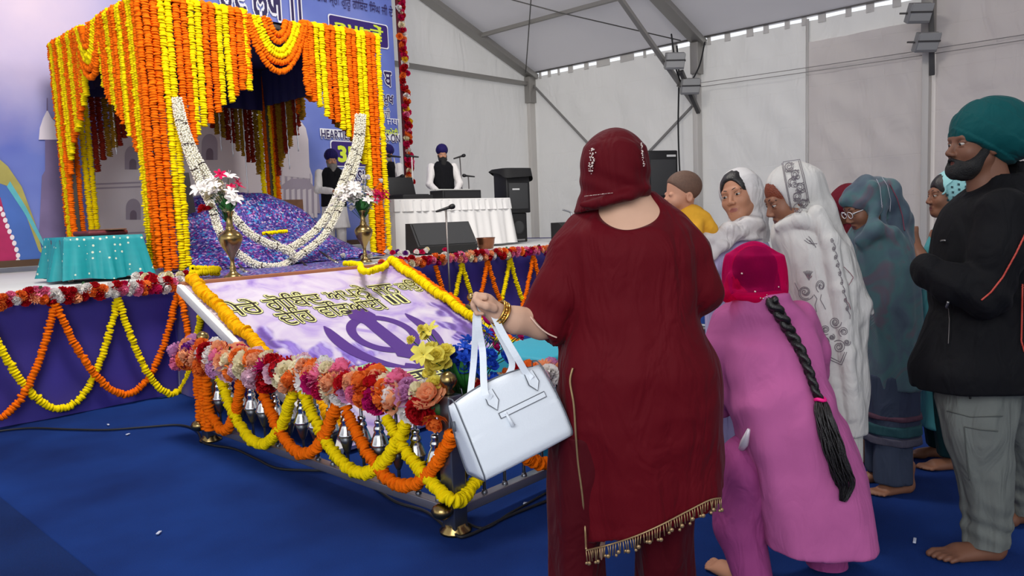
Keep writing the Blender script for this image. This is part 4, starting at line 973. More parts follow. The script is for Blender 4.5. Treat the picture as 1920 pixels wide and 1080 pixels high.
MB().box((0, 0, .07), (.86, .32, .14), bev=.01).build('case', M_BLACK, t); MB().box((0, .10, .15), (.8, .14, .03)).build('keys', mat('key_white', (214, 214, 210), .4), t); MB().box((0, -.165, .07), (.8, .006, .09)).build('front_panel', mat('panel_dark', (34, 34, 36), .4), t)
t = thing('mixer_case', 'black open equipment case at the left end of the white table', 'case', (7.62, 9.15, TZ))
MB().box((0, -.02, .035), (.60, .44, .07), bev=.01).build('base', M_BLACK, t); MB().box((.0, .22, .20), (.62, .03, .34), mtx=Matrix.Rotation(-.25, 4, 'X'), bev=.008).build('lid', M_BLACK, t); MB().box((0, -.05, .075), (.5, .3, .012)).build('panel', mat('panel_dark', (34, 34, 36), .4), t)
t = thing('monitor_speaker', 'black wedge monitor speaker on the stage edge before the white table', 'speaker', (7.18, 7.95, SZ), -.30)
MB().prism([(-.22, 0), (.20, 0), (.24, .10), (-.02, .42), (-.18, .42)], -.46, .46, Matrix(((0, 0, 1, 0), (-1, 0, 0, 0), (0, 1, 0, 0), (0, 0, 0, 1)))).build('cabinet', M_BLACK, t)
gr = MB().box((0, -.115, .255), (.86, .012, .36), mtx=Matrix.Rotation(0, 4, 'X')); o = MB().box((0, 0, 0), (.86, .014, .38), bev=.005).build('grille', mat('speaker_grille', (52, 53, 55), .6, bump=.6, bscale=500), t, (0, -.118, .262)); o.rotation_euler = (-.68, 0, 0)
def mic_stand(name, label, base, h, top, m, boom=None, basekind='round', group='microphone stands'):
    t = thing('microphone_stand', label, 'microphone', base, 0, group); T = Vector(top)-Vector(base)
    MB().tube([(0, 0, .02), tuple(Vector((0, 0, h)) if boom else T)], .011, 8).build('pole', m, t)
    if basekind == 'round': MB().lathe([(.13, 0), (.13, .015), (.03, .03), (.02, .05)], (0, 0, 0), 20).build('base', M_BLACK, t)
    else:
        for k in range(3):
            a = k*2.09+.4; MB().tube([(0, 0, .16), (.28*math.cos(a), .28*math.sin(a), .008)], .008, 6).build('leg', M_BLACK, t)
    if boom: MB().tube([(boom[0], boom[1], boom[2]), tuple(T)], .008, 8).build('boom', m, t)
    d = (RIGHT*.8+UP*.25 if name == 'l' else -RIGHT*.9+UP*.1); d = Vector(d).normalized(); q = d.to_track_quat('Z', 'Y').to_matrix().to_4x4(); Mx = Matrix.Translation(T) @ q
    mic = MB().lathe([(.010, -.12), (.013, -.10), (.018, .03), (.019, .04)], (0, 0, 0), 12, Mx).build('microphone', M_BLACK, t)
    MB().lathe([(.02, .04), (.03, .06), (.031, .085), (.022, .105), (.004, .112)], (0, 0, 0), 12, Mx).build('grille', mat('mic_grille', (30, 30, 32), .5, .4), mic)
    return t
M_WSTAND = mat('stand_white', (214, 212, 210), .4); M_GSTAND = mat('stand_grey', (120, 116, 114), .35, .7)
tp = onY(836, 391, 6.35); mic_stand('l', 'thin floor microphone stand before the stage with a black microphone', (tp[0], 6.35, 0), 1.5, tuple(tp), M_GSTAND, None, 'tripod')
tp = onY(772, 293, 9.9); b0 = onY(776, 420, 9.9); mic_stand('r', 'white microphone stand beside the flower strip, left of the singer', (b0[0], 9.9, SZ), 1.3, tuple(tp), M_WSTAND)
tp = onY(738, 293, 9.75); b0 = onY(760, 420, 9.75); mic_stand('r', 'white boom microphone stand leaning in front of the hidden bearded man', (b0[0], 9.75, SZ), 1.0, tuple(tp), M_WSTAND, (0, 0, .6))
tp = onY(862, 294, 9.85); b0 = onY(872, 420, 9.85); mic_stand('l', 'thin grey microphone stand at the right hand of the singer', (b0[0], 9.85, SZ), 1.3, tuple(tp), M_GSTAND)
tp = onY(746, 333, 9.6); b0 = onY(764, 420, 9.6); mic_stand('l', 'short dark microphone stand before the hidden bearded man', (b0[0], 9.6, SZ), .8, tuple(tp), M_GSTAND, (0, 0, .5))
tp = onY(878, 330, 9.7); b0 = onY(884, 420, 9.7); mic_stand('r', 'short grey microphone tripod standing right of the black keyboard', (b0[0], 9.7, SZ), .9, tuple(tp), M_GSTAND, None, 'tripod')
ps = thing('draped_loudspeaker', 'black loudspeaker under a black cloth right of the white table', 'speaker', (10.0, 9.12, SZ+.52), -.25)
MB().box((0, 0, .37), (.50, .42, .74), bev=.02).build('cabinet', M_BLACK, ps)
MB().box((0, -.215, .30), (.40, .012, .46), bev=.01).build('grille', mat('speaker_grille', (52, 53, 55)), ps)
MB().box((-.06, -.225, .42), (.15, .006, .028)).build('badge', mat('badge_white', (200, 200, 200), .4), ps)
V = []; n = 40
for j in range(6):
    for i in range(n):
        a = 2*PI*i/n; sx = .31*np.sign(math.cos(a))*abs(math.cos(a))**.45; sy = .27*np.sign(math.sin(a))*abs(math.sin(a))**.45
        k_ = 1+.12*(j/5)+.05*(j/5)*math.sin(3*a+1); V.append((sx*k_, sy*k_, .79-.16*(j/5)*(1+.4*math.sin(2*a)+.5*math.cos(a))))
F = [(j*n+i, j*n+(i+1) % n, (j+1)*n+(i+1) % n, (j+1)*n+i) for j in range(5) for i in range(n)]; k_ = len(V); V.append((0, 0, .80)); F += [((i+1) % n, i, k_) for i in range(n)]
link('cloth', mesh('cloth', V, F), mat('black_cloth', (22, 22, 24), .8, var=.4, vscale=6), ps)
t = thing('subwoofer', 'black speaker column under the draped loudspeaker', 'speaker', (10.0, 9.12, SZ), -.25)
MB().box((0, 0, .26), (.36, .36, .52), bev=.015).build('cabinet', M_BLACK, t); MB().lathe([(.12, 0), (.12, .01), (.08, .014), (.03, .02)], (0, 0, 0), 20, Matrix.Translation((0, -.18, .26)) @ Matrix.Rotation(PI/2, 4, 'X')).build('cone', mat('speaker_grille', (52, 53, 55)), t); MB().box((0, -.184, .04), (.24, .01, .03)).build('badge', mat('badge_silver', (150, 150, 150), .3, .8), t)
t = thing('loudspeaker', 'tall black loudspeaker on a pole behind the maroon headscarf', 'speaker', (13.0, 7.95, 0), -.5)
MB().box((0, 0, 1.15+SZ), (.66, .5, .95), bev=.025).build('cabinet', M_BLACK, t); MB().tube([(0, 0, 0), (0, 0, .7+SZ)], .03, 10).lathe([(.25, 0), (.25, .02), (.04, .05)], (0, 0, 0), 20).build('pole', M_BLACK, t); MB().box((.18, -.256, 1.52+SZ), (.2, .006, .04)).build('badge', mat('badge_white', (200, 200, 200), .4), t); MB().box((0, -.255, 1.1+SZ), (.56, .012, .7), bev=.01).build('grille', mat('speaker_grille', (52, 53, 55)), t)
t = thing('monitor_speaker', 'small black monitor box on the stage near the tent corner', 'speaker', (10.75, 8.45, SZ), .2)
MB().prism([(-.2, 0), (.2, 0), (.2, .1), (-.05, .32), (-.2, .32)], -.3, .3, Matrix(((0, 0, 1, 0), (-1, 0, 0, 0), (0, 1, 0, 0), (0, 0, 0, 1)))).build('cabinet', M_BLACK, t); MB().box((0, -.1, .2), (.5, .02, .2), mtx=Matrix.Rotation(-.8, 4, 'X') @ Matrix.Identity(4)).build('grille', mat('speaker_grille', (52, 53, 55)), t)
t = thing('gooseneck_stand', 'thin chrome gooseneck stand behind the small monitor box', 'stand', (11.0, 8.6, SZ))
MB().tube(spline([(0, 0, 0), (.02, -.02, .42), (0, 0, .5), (-.12, .08, .55)], 30), .016, 8).build('neck', M_CHROME, t); MB().lathe([(.1, 0), (.1, .02), (.02, .04)], (0, 0, 0), 16).build('base', M_BLACK, t)
pp_ = onY(911, 459, 7.75); t = thing('copper_pot', 'open copper pot on the stage beside the monitor speaker', 'pot', (pp_[0], 7.75, SZ))
MB().lathe([(.09, 0), (.11, .01), (.125, .08), (.135, .15), (.145, .165), (.14, .17), (.125, .155), (.11, .05), (.02, .03)], (0, 0, 0), 24).build('body', mat('copper', (150, 96, 70), .3, .9, var=.3, vscale=12), t)

# turquoise cloth covered box inside the railing
t = thing('cloth_box', 'turquoise cloth covered box beyond the railing behind the white handbag', 'box', (3.62, 3.05, 0))
MB().box((0, 0, .31), (.75, .6, .62), bev=.03).build('box', mat('turquoise_cloth', (40, 160, 184), .6, var=.1, vscale=3, bump=.2, bscale=20), t)
# cables on the floor and scraps
def floor_px(pts, z=.012): return [tuple(onZ(x, y, z)) for x, y in pts]
cable('floor_cable', 'black cable snaking across the blue floor round the foot of the railing', floor_px([(-30, 812), (50, 803), (130, 805), (200, 806), (270, 801), (335, 797), (368, 807), (380, 828), (400, 835), (440, 842), (480, 860), (520, 878), (580, 882), (640, 884), (690, 905), (740, 940), (800, 960), (850, 1000), (880, 1003), (960, 965), (1050, 930)]), .0075, M_CABLE, 'cable', 200)
cable('floor_cable', 'black cable running along the railing base on the blue floor', floor_px([(640, 880), (700, 900), (760, 925), (830, 948), (900, 990), (960, 960), (1040, 915)]), .006, M_CABLE, 'cable', 80)
rg = random.Random(77)
for i, (x, y, lb) in enumerate(((298, 1000, 'white crumb of litter on the blue carpet in the foreground'), (203, 797, 'small white scrap on the carpet near the stage skirt'), (240, 815, 'tiny paper scrap on the carpet left of the railing'), (808, 948, 'pink petal on the carpet by the railing corner'), (985, 945, 'pale paper scrap on the carpet right of the railing corner'))):
    p = onZ(x, y, .006); tag(MB().box((0, 0, .004), (rg.uniform(.02, .035), rg.uniform(.012, .02), .006), rotz=rg.random()*3, bev=.002).build('paper_scrap', mat('paper_white', (190, 196, 214), .8) if i != 3 else FC['pink'], loc=tuple(p)), lb, 'litter')
p = onZ(1715, 1015, .006); tag(MB().box((0, 0, .004), (.05, .012, .006), rotz=.2, bev=.002).build('paper_scrap', mat('paper_white', (190, 196, 214), .8), loc=tuple(p)), 'white paper strip on the carpet before the big bare foot', 'litter')

# ================================================================== PEOPLE: field modelling helpers
# all coordinates here: x to the camera's right, y straight ahead, z up; figures get a root turned the same way
def smin(a, b, k):
    if k <= 0: return np.minimum(a, b)
    h = np.maximum(k-np.abs(a-b), 0)/k; return np.minimum(a, b)-h*h*k*.25
class Field:
    def __init__(s, lo, hi, h):
        s.lo = np.array(lo, float); s.h = h; s.n = np.maximum(4, np.ceil((np.array(hi, float)-s.lo)/h).astype(int)+1)
        s.ax = [s.lo[i]+h*np.arange(s.n[i]) for i in range(3)]; s.D = np.full(s.n, 9.0)
    def win(s, lo, hi):
        sl = []
        for i in range(3):
            a = int(np.clip(np.floor((lo[i]-s.lo[i])/s.h), 0, s.n[i])); b = int(np.clip(np.ceil((hi[i]-s.lo[i])/s.h)+1, 0, s.n[i])); sl.append(slice(a, max(a, b)))
        sl = tuple(sl); X = s.ax[0][sl[0]][:, None, None]; Y = s.ax[1][sl[1]][None, :, None]; Z = s.ax[2][sl[2]][None, None, :]
        return sl, X, Y, Z
    def put(s, sl, d, k, cut=False):
        if d.size == 0: return
        if cut: s.D[sl] = -smin(-s.D[sl], d, k)
        else: s.D[sl] = smin(s.D[sl], d, k)
    def cap(s, a, b, ra, rb=None, k=.02, cut=False, flat=None):
        rb = ra if rb is None else rb; a, b = np.array(a, float), np.array(b, float); m = max(ra, rb)+max(k, .03)
        sl, X, Y, Z = s.win(np.minimum(a, b)-m, np.maximum(a, b)+m); ba = b-a; L2 = ba @ ba+1e-12
        t = np.clip(((X-a[0])*ba[0]+(Y-a[1])*ba[1]+(Z-a[2])*ba[2])/L2, 0, 1)
        d = np.sqrt((X-a[0]-t*ba[0])**2+(Y-a[1]-t*ba[1])**2+(Z-a[2]-t*ba[2])**2)-(ra+(rb-ra)*t)
        s.put(sl, d, k, cut); return s
    def chain(s, pts, rs, k=.02):
        for i in range(len(pts)-1): s.cap(pts[i], pts[i+1], rs[i], rs[i+1], k)
        return s
    def ell(s, c, r, k=.02, rot=None, cut=False):
        c, r = np.array(c, float), np.array(r, float); m = r.max()+max(k, .03)
        sl, X, Y, Z = s.win(c-m, c+m); q = [X-c[0], Y-c[1], Z-c[2]]
        if rot is not None:
            R = np.array(rot.to_3x3() if hasattr(rot, 'to_3x3') else rot); q = [R[0, i]*q[0]+R[1, i]*q[1]+R[2, i]*q[2] for i in range(3)]
        k0 = np.sqrt((q[0]/r[0])**2+(q[1]/r[1])**2+(q[2]/r[2])**2); k1 = np.sqrt((q[0]/r[0]**2)**2+(q[1]/r[1]**2)**2+(q[2]/r[2]**2)**2)
        s.put(sl, k0*(k0-1)/(k1+1e-9), k, cut); return s
    def loft(s, secs, k=.02, folds=None, power=2.0, hem=None, twist=0.0, cut=False):
        """elliptic sections (z, cx, cy, rx, ry) stacked upwards; folds = (count, amplitude at bottom, amplitude at top, phase); hem = plane (point, normal) that trims the cloth"""
        S = np.array(sorted(secs), float); zs = S[:, 0]; m = .08
        lo = (min(S[:, 1]-S[:, 3])-m, min(S[:, 2]-S[:, 4])-m, zs[0]-m); hi = (max(S[:, 1]+S[:, 3])+m, max(S[:, 2]+S[:, 4])+m, zs[-1]+m)
        sl, X, Y, Z = s.win(lo, hi)
        if 0 in [q.stop-q.start for q in sl]: return s
        z1 = Z.ravel(); cx, cy, rx, ry = [smooth_interp(z1, zs, S[:, i])[None, None, :] for i in (1, 2, 3, 4)]
        ca, sa = math.cos(twist), math.sin(twist); dx0, dy0 = X-cx, Y-cy; dx = (dx0*ca+dy0*sa)/rx; dy = (-dx0*sa+dy0*ca)/ry
        q = (np.abs(dx)**power+np.abs(dy)**power)**(1/power)
        if folds:
            for (n, a0, a1, ph) in (folds if isinstance(folds, list) else [folds]):
                t = np.clip((Z-zs[0])/(zs[-1]-zs[0]), 0, 1); th = np.arctan2(dy, dx)
                q = q*(1-(a0+(a1-a0)*t)*np.sin(n*th+ph+1.5*t))
        d = (q-1)*np.minimum(rx, ry); d = np.maximum(d, np.maximum(Z-zs[-1], zs[0]-Z))
        if hem is not None:
            p0, nn = hem; d = np.maximum(d, (X-p0[0])*nn[0]+(Y-p0[1])*nn[1]+(Z-p0[2])*nn[2])
        s.put(sl, d, k, cut); return s
    def plane(s, p, n, k=.0):
        """removes what lies on the side n points to"""
        n = np.array(n, float); n /= np.linalg.norm(n); d = (s.ax[0][:, None, None]-p[0])*n[0]+(s.ax[1][None, :, None]-p[1])*n[1]+(s.ax[2][None, None, :]-p[2])*n[2]
        s.D = -smin(-s.D, -d, k); return s
    def mesh_arrays(s, disp=None, relax=1):
        V, F = surface_nets(s.D, s.lo, s.h)
        if relax: V = relax_mesh(V, F, relax)
        if disp is not None and len(V):
            g = np.stack(np.gradient(s.D, s.h), -1); i = np.clip(((V-s.lo)/s.h).round().astype(int), 0, s.n-1); N = g[i[:, 0], i[:, 1], i[:, 2]]; N /= np.linalg.norm(N, axis=1)[:, None]+1e-9
            V = V+N*disp(V)[:, None]
        return V, F
def smooth_interp(x, xs, ys):
    """monotone cubic through the sections"""
    xs, ys = np.asarray(xs, float), np.asarray(ys, float); h = np.diff(xs); h[h == 0] = 1e-6; dl = np.diff(ys)/h; m = np.zeros_like(ys)
    m[0], m[-1] = dl[0], dl[-1]; c = np.sign(dl[:-1]) == np.sign(dl[1:]); mm = np.where(c, 2*dl[:-1]*dl[1:]/(dl[:-1]+dl[1:]+1e-12), 0); m[1:-1] = mm
    xx = np.clip(x, xs[0], xs[-1]); i = np.clip(np.searchsorted(xs, xx)-1, 0, len(xs)-2); t = (xx-xs[i])/h[i]
    return (2*t**3-3*t**2+1)*ys[i]+(t**3-2*t**2+t)*h[i]*m[i]+(-2*t**3+3*t**2)*ys[i+1]+(t**3-t**2)*h[i]*m[i+1]
def surface_nets(D, lo, h):
    ins = D < 0; nx, ny, nz = D.shape
    c = np.zeros((nx-1, ny-1, nz-1), np.int8)
    for a in (0, 1):
        for b in (0, 1):
            for e in (0, 1): c += ins[a:nx-1+a, b:ny-1+b, e:nz-1+e]
    act = (c > 0) & (c < 8); I = np.argwhere(act); idx = -np.ones(act.shape, np.int64); idx[act] = np.arange(len(I))
    P = np.zeros((len(I), 3)); W = np.zeros(len(I)); cr = [(a, b, e) for a in (0, 1) for b in (0, 1) for e in (0, 1)]
    val = {q: D[I[:, 0]+q[0], I[:, 1]+q[1], I[:, 2]+q[2]] for q in cr}
    for q in cr:
        for ax in range(3):
            if q[ax] == 0:
                r = list(q); r[ax] = 1; r = tuple(r); v0, v1 = val[q], val[r]; m = (v0 < 0) != (v1 < 0); t = np.where(m, v0/(v0-v1+1e-15), 0)
                p = np.array(q, float)[None, :]+np.zeros((len(I), 3)); p[:, ax] += t; P[m] += p[m]; W[m] += 1
    V = np.asarray(lo)+h*(I+P/np.maximum(W, 1)[:, None]); F = []
    for ax in range(3):
        b, e = (ax+1) % 3, (ax+2) % 3
        s0 = [slice(1, -1)]*3; s0[ax] = slice(0, -1); s1 = list(s0); s1[ax] = slice(1, None)
        m0, m1 = ins[tuple(s0)], ins[tuple(s1)]; ch = m0 != m1; E = np.argwhere(ch); fl = m0[ch]
        o = np.array([1, 1, 1]); o[ax] = 0; E = E+o
        db = np.zeros(3, int); db[b] = 1; de = np.zeros(3, int); de[e] = 1
        q = [idx[tuple((E-x).T)] for x in (db+de, de, 0*db, db)]
        Q = np.stack(q, 1); Q[~fl] = Q[~fl][:, ::-1]; F.append(Q)
    return V, np.concatenate(F)
def relax_mesh(V, F, n):
    a = np.concatenate([F[:, i] for i in range(4)]); b = np.concatenate([F[:, (i+1) % 4] for i in range(4)])
    for _ in range(n):
        S = np.zeros_like(V); C = np.zeros(len(V))
        np.add.at(S, a, V[b]); np.add.at(C, a, 1); np.add.at(S, b, V[a]); np.add.at(C, b, 1); V = V*.5+.5*S/np.maximum(C, 1)[:, None]
    return V
def vnoise(P, f, seed=0):
    """smooth lattice noise at points P, about -1..1"""
    Q = np.asarray(P)*np.asarray(f)+seed*17.31; i = np.floor(Q).astype(np.int64); t = Q-i; t = t*t*(3-2*t); out = 0
    for a in (0, 1):
        for b in (0, 1):
            for c in (0, 1):
                n = (i[:, 0]+a)*374761393+(i[:, 1]+b)*668265263+(i[:, 2]+c)*2147483647+seed*9176; n = (n ^ (n >> 13))*1274126177; n = (n ^ (n >> 16)) & 0xffff
                w = (t[:, 0] if a else 1-t[:, 0])*(t[:, 1] if b else 1-t[:, 1])*(t[:, 2] if c else 1-t[:, 2]); out = out+w*(n/32767.5-1)
    return out
def creases(amp, f, seed=0, stretch=(1, 1, .35)):
    """soft cloth folds: ridged noise drawn out along the hang"""
    st = np.array(stretch)
    return lambda V: amp*(1-2*np.abs(vnoise(V+.06*np.stack([vnoise(V, 5, seed+3)]*3, 1), f*st, seed)))*.6+amp*.5*vnoise(V, np.array(st)*f*2.3, seed+1)
def both(*fs): return lambda V: sum(f(V) for f in fs)
class Figure:
    def __init__(s, label, x, y, name='person', cat='person', group=None):
        s.b = np.array((x, y, 0.)); r = _r0*x+Vector((math.cos(YAW), math.sin(YAW), 0))*y
        s.o = thing(name, label, cat, (r.x, r.y, 0), YAW-PI/2, group)
    def add(s, name, V, F, m, parent=None, smooth=True): return link(name, mesh(name, np.asarray(V)-s.b, np.asarray(F) if isinstance(F, np.ndarray) else F, smooth), m, parent or s.o)
    def field(s, name, f, m, disp=None, relax=1, parent=None): return s.add(name, *f.mesh_arrays(disp, relax), m, parent)
    def mb(s, name, mb, m, parent=None):
        mb.v = [tuple(np.array(p)-s.b) for p in mb.v]; return mb.build(name, m, parent or s.o)
def secs(D, rows):
    """cloth sections from left and right outline: (row, left, right, half depth, depth offset)"""
    out = []
    for (y, xl, xr, ry, dd) in rows:
        a, b = at(xl, y, D+dd), at(xr, y, D+dd); c = (a+b)/2; out.append((c[2], c[0], D+dd, (b[0]-a[0])/2, ry))
    return out
def join_arrays(L):
    V = []; F = []; n = 0
    for v, f in L: V.append(np.asarray(v)); F.append(np.asarray(f)+n); n += len(v)
    return np.concatenate(V), np.concatenate(F)
def rotm(yaw, pitch=0.0, roll=0.0): return Matrix.Rotation(yaw, 3, 'Z') @ Matrix.Rotation(pitch, 3, 'X') @ Matrix.Rotation(roll, 3, 'Y')
# ---- heads -----------------------------------------------------------
def skin(name, rgb): return mat(name, rgb, .55, var=.10, vscale=18, spec=.35)
M_HAIR = mat('hair_black', (22, 18, 18), .4, bump=.25, bscale=220, var=.4, vscale=90)
M_EYEW = mat('eye_white', (186, 178, 168), .3); M_EYED = mat('eye_dark', (26, 18, 16), .15)
def head_arrays(h=.0032, baby=False, neck=.17, male=False):
    f = Field((-.105, -.135, -.23), (.105, .145, .15), h)
    if not baby:
        f.ell((0, -.012, .038), (.076, .098, .086)); f.ell((0, .030, -.033), (.063, .064, .078), .03)
        f.ell((0, .062, -.092), (.026, .024, .024), .03); f.cap((-.052, .0, -.05), (-.02, .06, -.098), .018, .016, .03).cap((.052, .0, -.05), (.02, .06, -.098), .018, .016, .03)
        for s in (-1, 1): f.ell((s*.037, .062, -.03), (.025, .022, .024), .025)
        f.cap((-.036, .082, .022), (.036, .082, .022), .011 if not male else .013, None, .018)
        for s in (-1, 1): f.ell((s*.032, .103, .001), (.019, .016, .012), .014, cut=True)
        for s in (-1, 1): f.ell((s*.032, .0815, .0065), (.0175, .0125, .0065), .004); f.ell((s*.032, .0805, -.0085), (.0165, .0115, .0045), .004)
        f.cap((0, .089, .008), (0, .109 if not male else .112, -.033), .007, .0098 if not male else .0115, .014)
        for s in (-1, 1): f.ell((s*.0115, .101, -.039), (.0085, .0105, .0075), .008)
        f.cap((-.018, .087, -.0655), (.018, .087, -.0655), .0056, None, .008); f.ell((0, .0895, -.0645), (.011, .0075, .005), .008)
        f.cap((-.014, .0865, -.0765), (.014, .0865, -.0765), .0062, None, .008)
        f.cap((-.022, .0955, -.0715), (.022, .0955, -.0715), .0022, None, .003, True)
        for s in (-1, 1): f.ell((s*.078, -.008, -.012), (.010, .021, .031), .010, rotm(0, -.2)); f.ell((s*.086, -.004, -.008), (.006, .012, .019), .006, cut=True)
        f.cap((0, -.022, -.07), (0, -.040, -.06-neck), .054, .057, .03)
    else:
        f.ell((0, -.012, .045), (.070, .088, .074)); f.ell((0, .022, -.018), (.058, .060, .058), .03); f.ell((0, .056, -.060), (.020, .018, .016), .03)
        for s in (-1, 1): f.ell((s*.033, .050, -.03), (.027, .026, .026), .02)
        for s in (-1, 1): f.ell((s*.028, .090, .006), (.016, .015, .010), .012, cut=True); f.ell((s*.028, .070, .006), (.014, .011, .010), .006)
        f.cap((0, .074, .0), (0, .088, -.018), .006, .009, .012)
        for s in (-1, 1): f.ell((s*.009, .082, -.020), (.007, .007, .006), .006)
        f.cap((-.010, .073, -.038), (.010, .073, -.038), .006, None, .008); f.cap((-.009, .071, -.047), (.009, .071, -.047), .006, None, .008); f.cap((-.014, .080, -.0425), (.014, .080, -.0425), .002, None, .003, True)
        for s in (-1, 1): f.ell((s*.070, -.010, -.008), (.009, .018, .025), .008); f.ell((s*.077, -.006, -.006), (.005, .010, .014), .005, cut=True)
        f.cap((0, -.015, -.05), (0, -.025, -.11), .042, .046, .03)
    return f.mesh_arrays(None, 1)
HEADS = {}
def add_head(fig, c, yaw, pitch, roll, skinm, lipm, scale=1.0, h=.0032, baby=False, male=False, brows=True, extra=None, body=None):
    """head and neck facing yaw (0 = away from the camera, 90 = to the left); c = point between the eyes inside the skull"""
    key = (h, baby, male)
    if key not in HEADS: HEADS[key] = head_arrays(h, baby, male=male)
    V0, F0 = HEADS[key]; R = np.array(rotm(math.radians(yaw), math.radians(pitch), math.radians(roll))); T = lambda P: (np.asarray(P)*scale) @ R.T+np.asarray(c)
    L = [(T(V0), F0)]+(body or []); V, F = join_arrays(L); o = fig.add('body', V, F, [skinm, lipm])
    cen = V0[F0].mean(1)
    if baby: m = (np.abs(cen[:, 0]) < .012) & (cen[:, 1] > .070) & (cen[:, 2] > -.053) & (cen[:, 2] < -.033)
    else: m = (cen[:, 1] > .083) & (((cen[:, 2]+.0710)/.0105)**2+(cen[:, 0]/.021)**2 < 1)
    mi = np.zeros(len(F), np.int32); mi[:len(F0)][m] = 1; o.data.polygons.foreach_set('material_index', mi)
    ex, ey, ez, er = (.032, .0838, .001, .0104) if not baby else (.028, .0728, .006, .0080)
    for s in (-1, 1):
        e = MB().ball((0, 0, 0), er, 14, (1.28, .88, .78)); e.v = [tuple(T([np.array(p)+(s*ex, ey, ez)])[0]) for p in e.v]; eo = fig.mb('eye', e, M_EYEW, o)
        d = MB().ball((0, 0, 0), er*.56, 12, (1, .5, 1)); d.v = [tuple(T([np.array(p)+(s*ex, ey+er*.70, ez-er*.18)])[0]) for p in d.v]; fig.mb('iris', d, M_EYED, o)
        if not baby:
            P = [(s*(.012+.04*t), .0935-.020*t*t, .0235+.007*math.sin(PI*min(1, t*1.1))-.003*t) for t in np.linspace(0, 1, 9)]
            if brows: b = MB().tube(T(P), [.0014+.0016*math.sin(PI*(.15+.8*t)) for t in np.linspace(0, 1, 9)], 6); fig.mb('eyebrow', b, M_HAIR, o)
            P = [(s*(.017+.031*t), .0945-.012*(t-.35)**2*4, .0075+.0045*math.sin(PI*t)) for t in np.linspace(0, 1, 9)]
            b = MB().tube(T(P), .0009, 5); fig.mb('eyelash', b, M_HAIR, o)
    return o, T
def foot_field(f, heel, ang, L, side=1, k=.012):
    """bare foot: heel point on the floor, direction angle in the ground plane, toes in order of size"""
    ca, sa = math.cos(ang), math.sin(ang); Q = lambda u, v, z: (heel[0]+(u*ca-v*sa)*L, heel[1]+(u*sa+v*ca)*L, heel[2]+z*L)
    f.ell(Q(.10, 0, .12), (.12*L, .11*L, .13*L), k); f.cap(Q(.12, 0, .15), Q(.62, side*.02, .115), .125*L, .10*L, .03); f.cap(Q(.15, -side*.05, .10), Q(.66, -side*.10, .075), .095*L, .07*L, .03); f.cap(Q(.6, side*.1, .085), Q(.68, side*.08, .08), .085*L, .08*L, .03)
    f.cap(Q(.12, 0, .2), Q(.08, 0, .55), .13*L, .15*L, .03)
    for i, (v, r, l) in enumerate(((.125, .058, 1.0), (.035, .042, .99), (-.035, .040, .955), (-.10, .038, .91), (-.16, .036, .85))):
        f.cap(Q(.70, side*v*.9, .075), Q(l-.09, side*v, .07), r*L, r*.95*L, .01); f.cap(Q(l-.09, side*v, .07), Q(l-.03, side*v, .045), r*.95*L, r*.85*L, .004)
    return Q
def legs(top, ankles, r=.085, knee=.0):
    """hips and legs under the clothes: top = centre of the waist, ankles = floor points; knee pushes the knees forward along y"""
    top = np.array(top, float); A_ = [np.array((a[0], a[1], .07)) for a in ankles]; P_ = np.array([top]+A_); f = Field(P_.min(0)-.2, P_.max(0)+.2, .013); hz = min(.88, top[2]-.02)
    for a in A_:
        hip = np.array((top[0]*.55+a[0]*.45, top[1]*.55+a[1]*.45, hz)); kn = (hip+a)/2+np.array((0, knee, .03)); f.chain([top, hip, kn, a], [r*1.15, r, r*.68, r*.46], .04)
    return f.mesh_arrays()
def finger(f, pts, r=.0085, k=.004):
    n = len(pts); rs = [r*(1-.10*i) for i in range(n)]; f.chain([np.array(p) for p in pts], rs, k)

# ================================================================== WOMAN IN MAROON
def cloth(name, rgb, rough=.75, sheen=.3, bump=.12, bscale=420, var=.10, vscale=6, folds=.45): return mat(name, rgb, max(rough, .7), sheen=sheen*.12, bump=bump, bscale=bscale, var=var, vscale=vscale, spec=.12, folds=folds)
SK_FAIR = skin('skin_fair', (206, 164, 138)); SK_MID = skin('skin_tan', (180, 128, 100)); SK_BRN = skin('skin_brown', (134, 90, 68)); SK_DRK = skin('skin_deep', (112, 74, 56))
LIP = mat('lip_rose', (152, 92, 82), .5); LIP_D = mat('lip_brown', (110, 62, 54), .5)
M_MAR = cloth('maroon_crepe', (90, 5, 18), .62, .35); M_MAR2 = cloth('maroon_trouser', (70, 5, 16), .7, .3)
M_GOLD = mat('gold', (214, 168, 84), .25, 1.0); M_FRINGE = mat('fringe_gold', (168, 140, 100), .4, .6, var=.3, vscale=60)
DM = 2.40
c0 = at(1195, 700, DM)
fg = Figure('heavy-set woman in a maroon tunic and headscarf seen from behind, holding a white handbag', c0[0], DM)
# skin: back, neck, head, hanging forearm with a closed hand
f = Field(at(1030, 470, DM-.02)-np.array((.05, .22, 0)), at(1350, 330, DM)+np.array((.05, .24, .02)), .006)
f.loft(secs(DM, [(560, 1085, 1292, .140, 0), (480, 1078, 1290, .142, 0), (430, 1075, 1285, .125, .01), (400, 1098, 1262, .10, .015), (372, 1126, 1226, .07, .02), (340, 1130, 1205, .055, .02)]), .03)
f.cap(at(1170, 400, DM+.01), at(1155, 340, DM+.0), .066, .056, .05)
bk = f.mesh_arrays()
f = Field((at(870, 660, 2.25)[0], 2.14, at(870, 665, 2.3)[2]), (at(1090, 520, 2.45)[0], 2.52, at(900, 515, 2.3)[2]), .003)
A = lambda x, y, d: at(x, y, d)
f.chain([A(1062, 585, 2.42), A(1015, 606, 2.38), A(965, 600, 2.33), A(932, 588, 2.30)], [.052, .050, .041, .028], .02)
f.cap(A(932, 588, 2.30), A(912, 572, 2.29), .027, .030, .025); f.ell(A(910, 568, 2.29), (.026, .036, .026), .02)
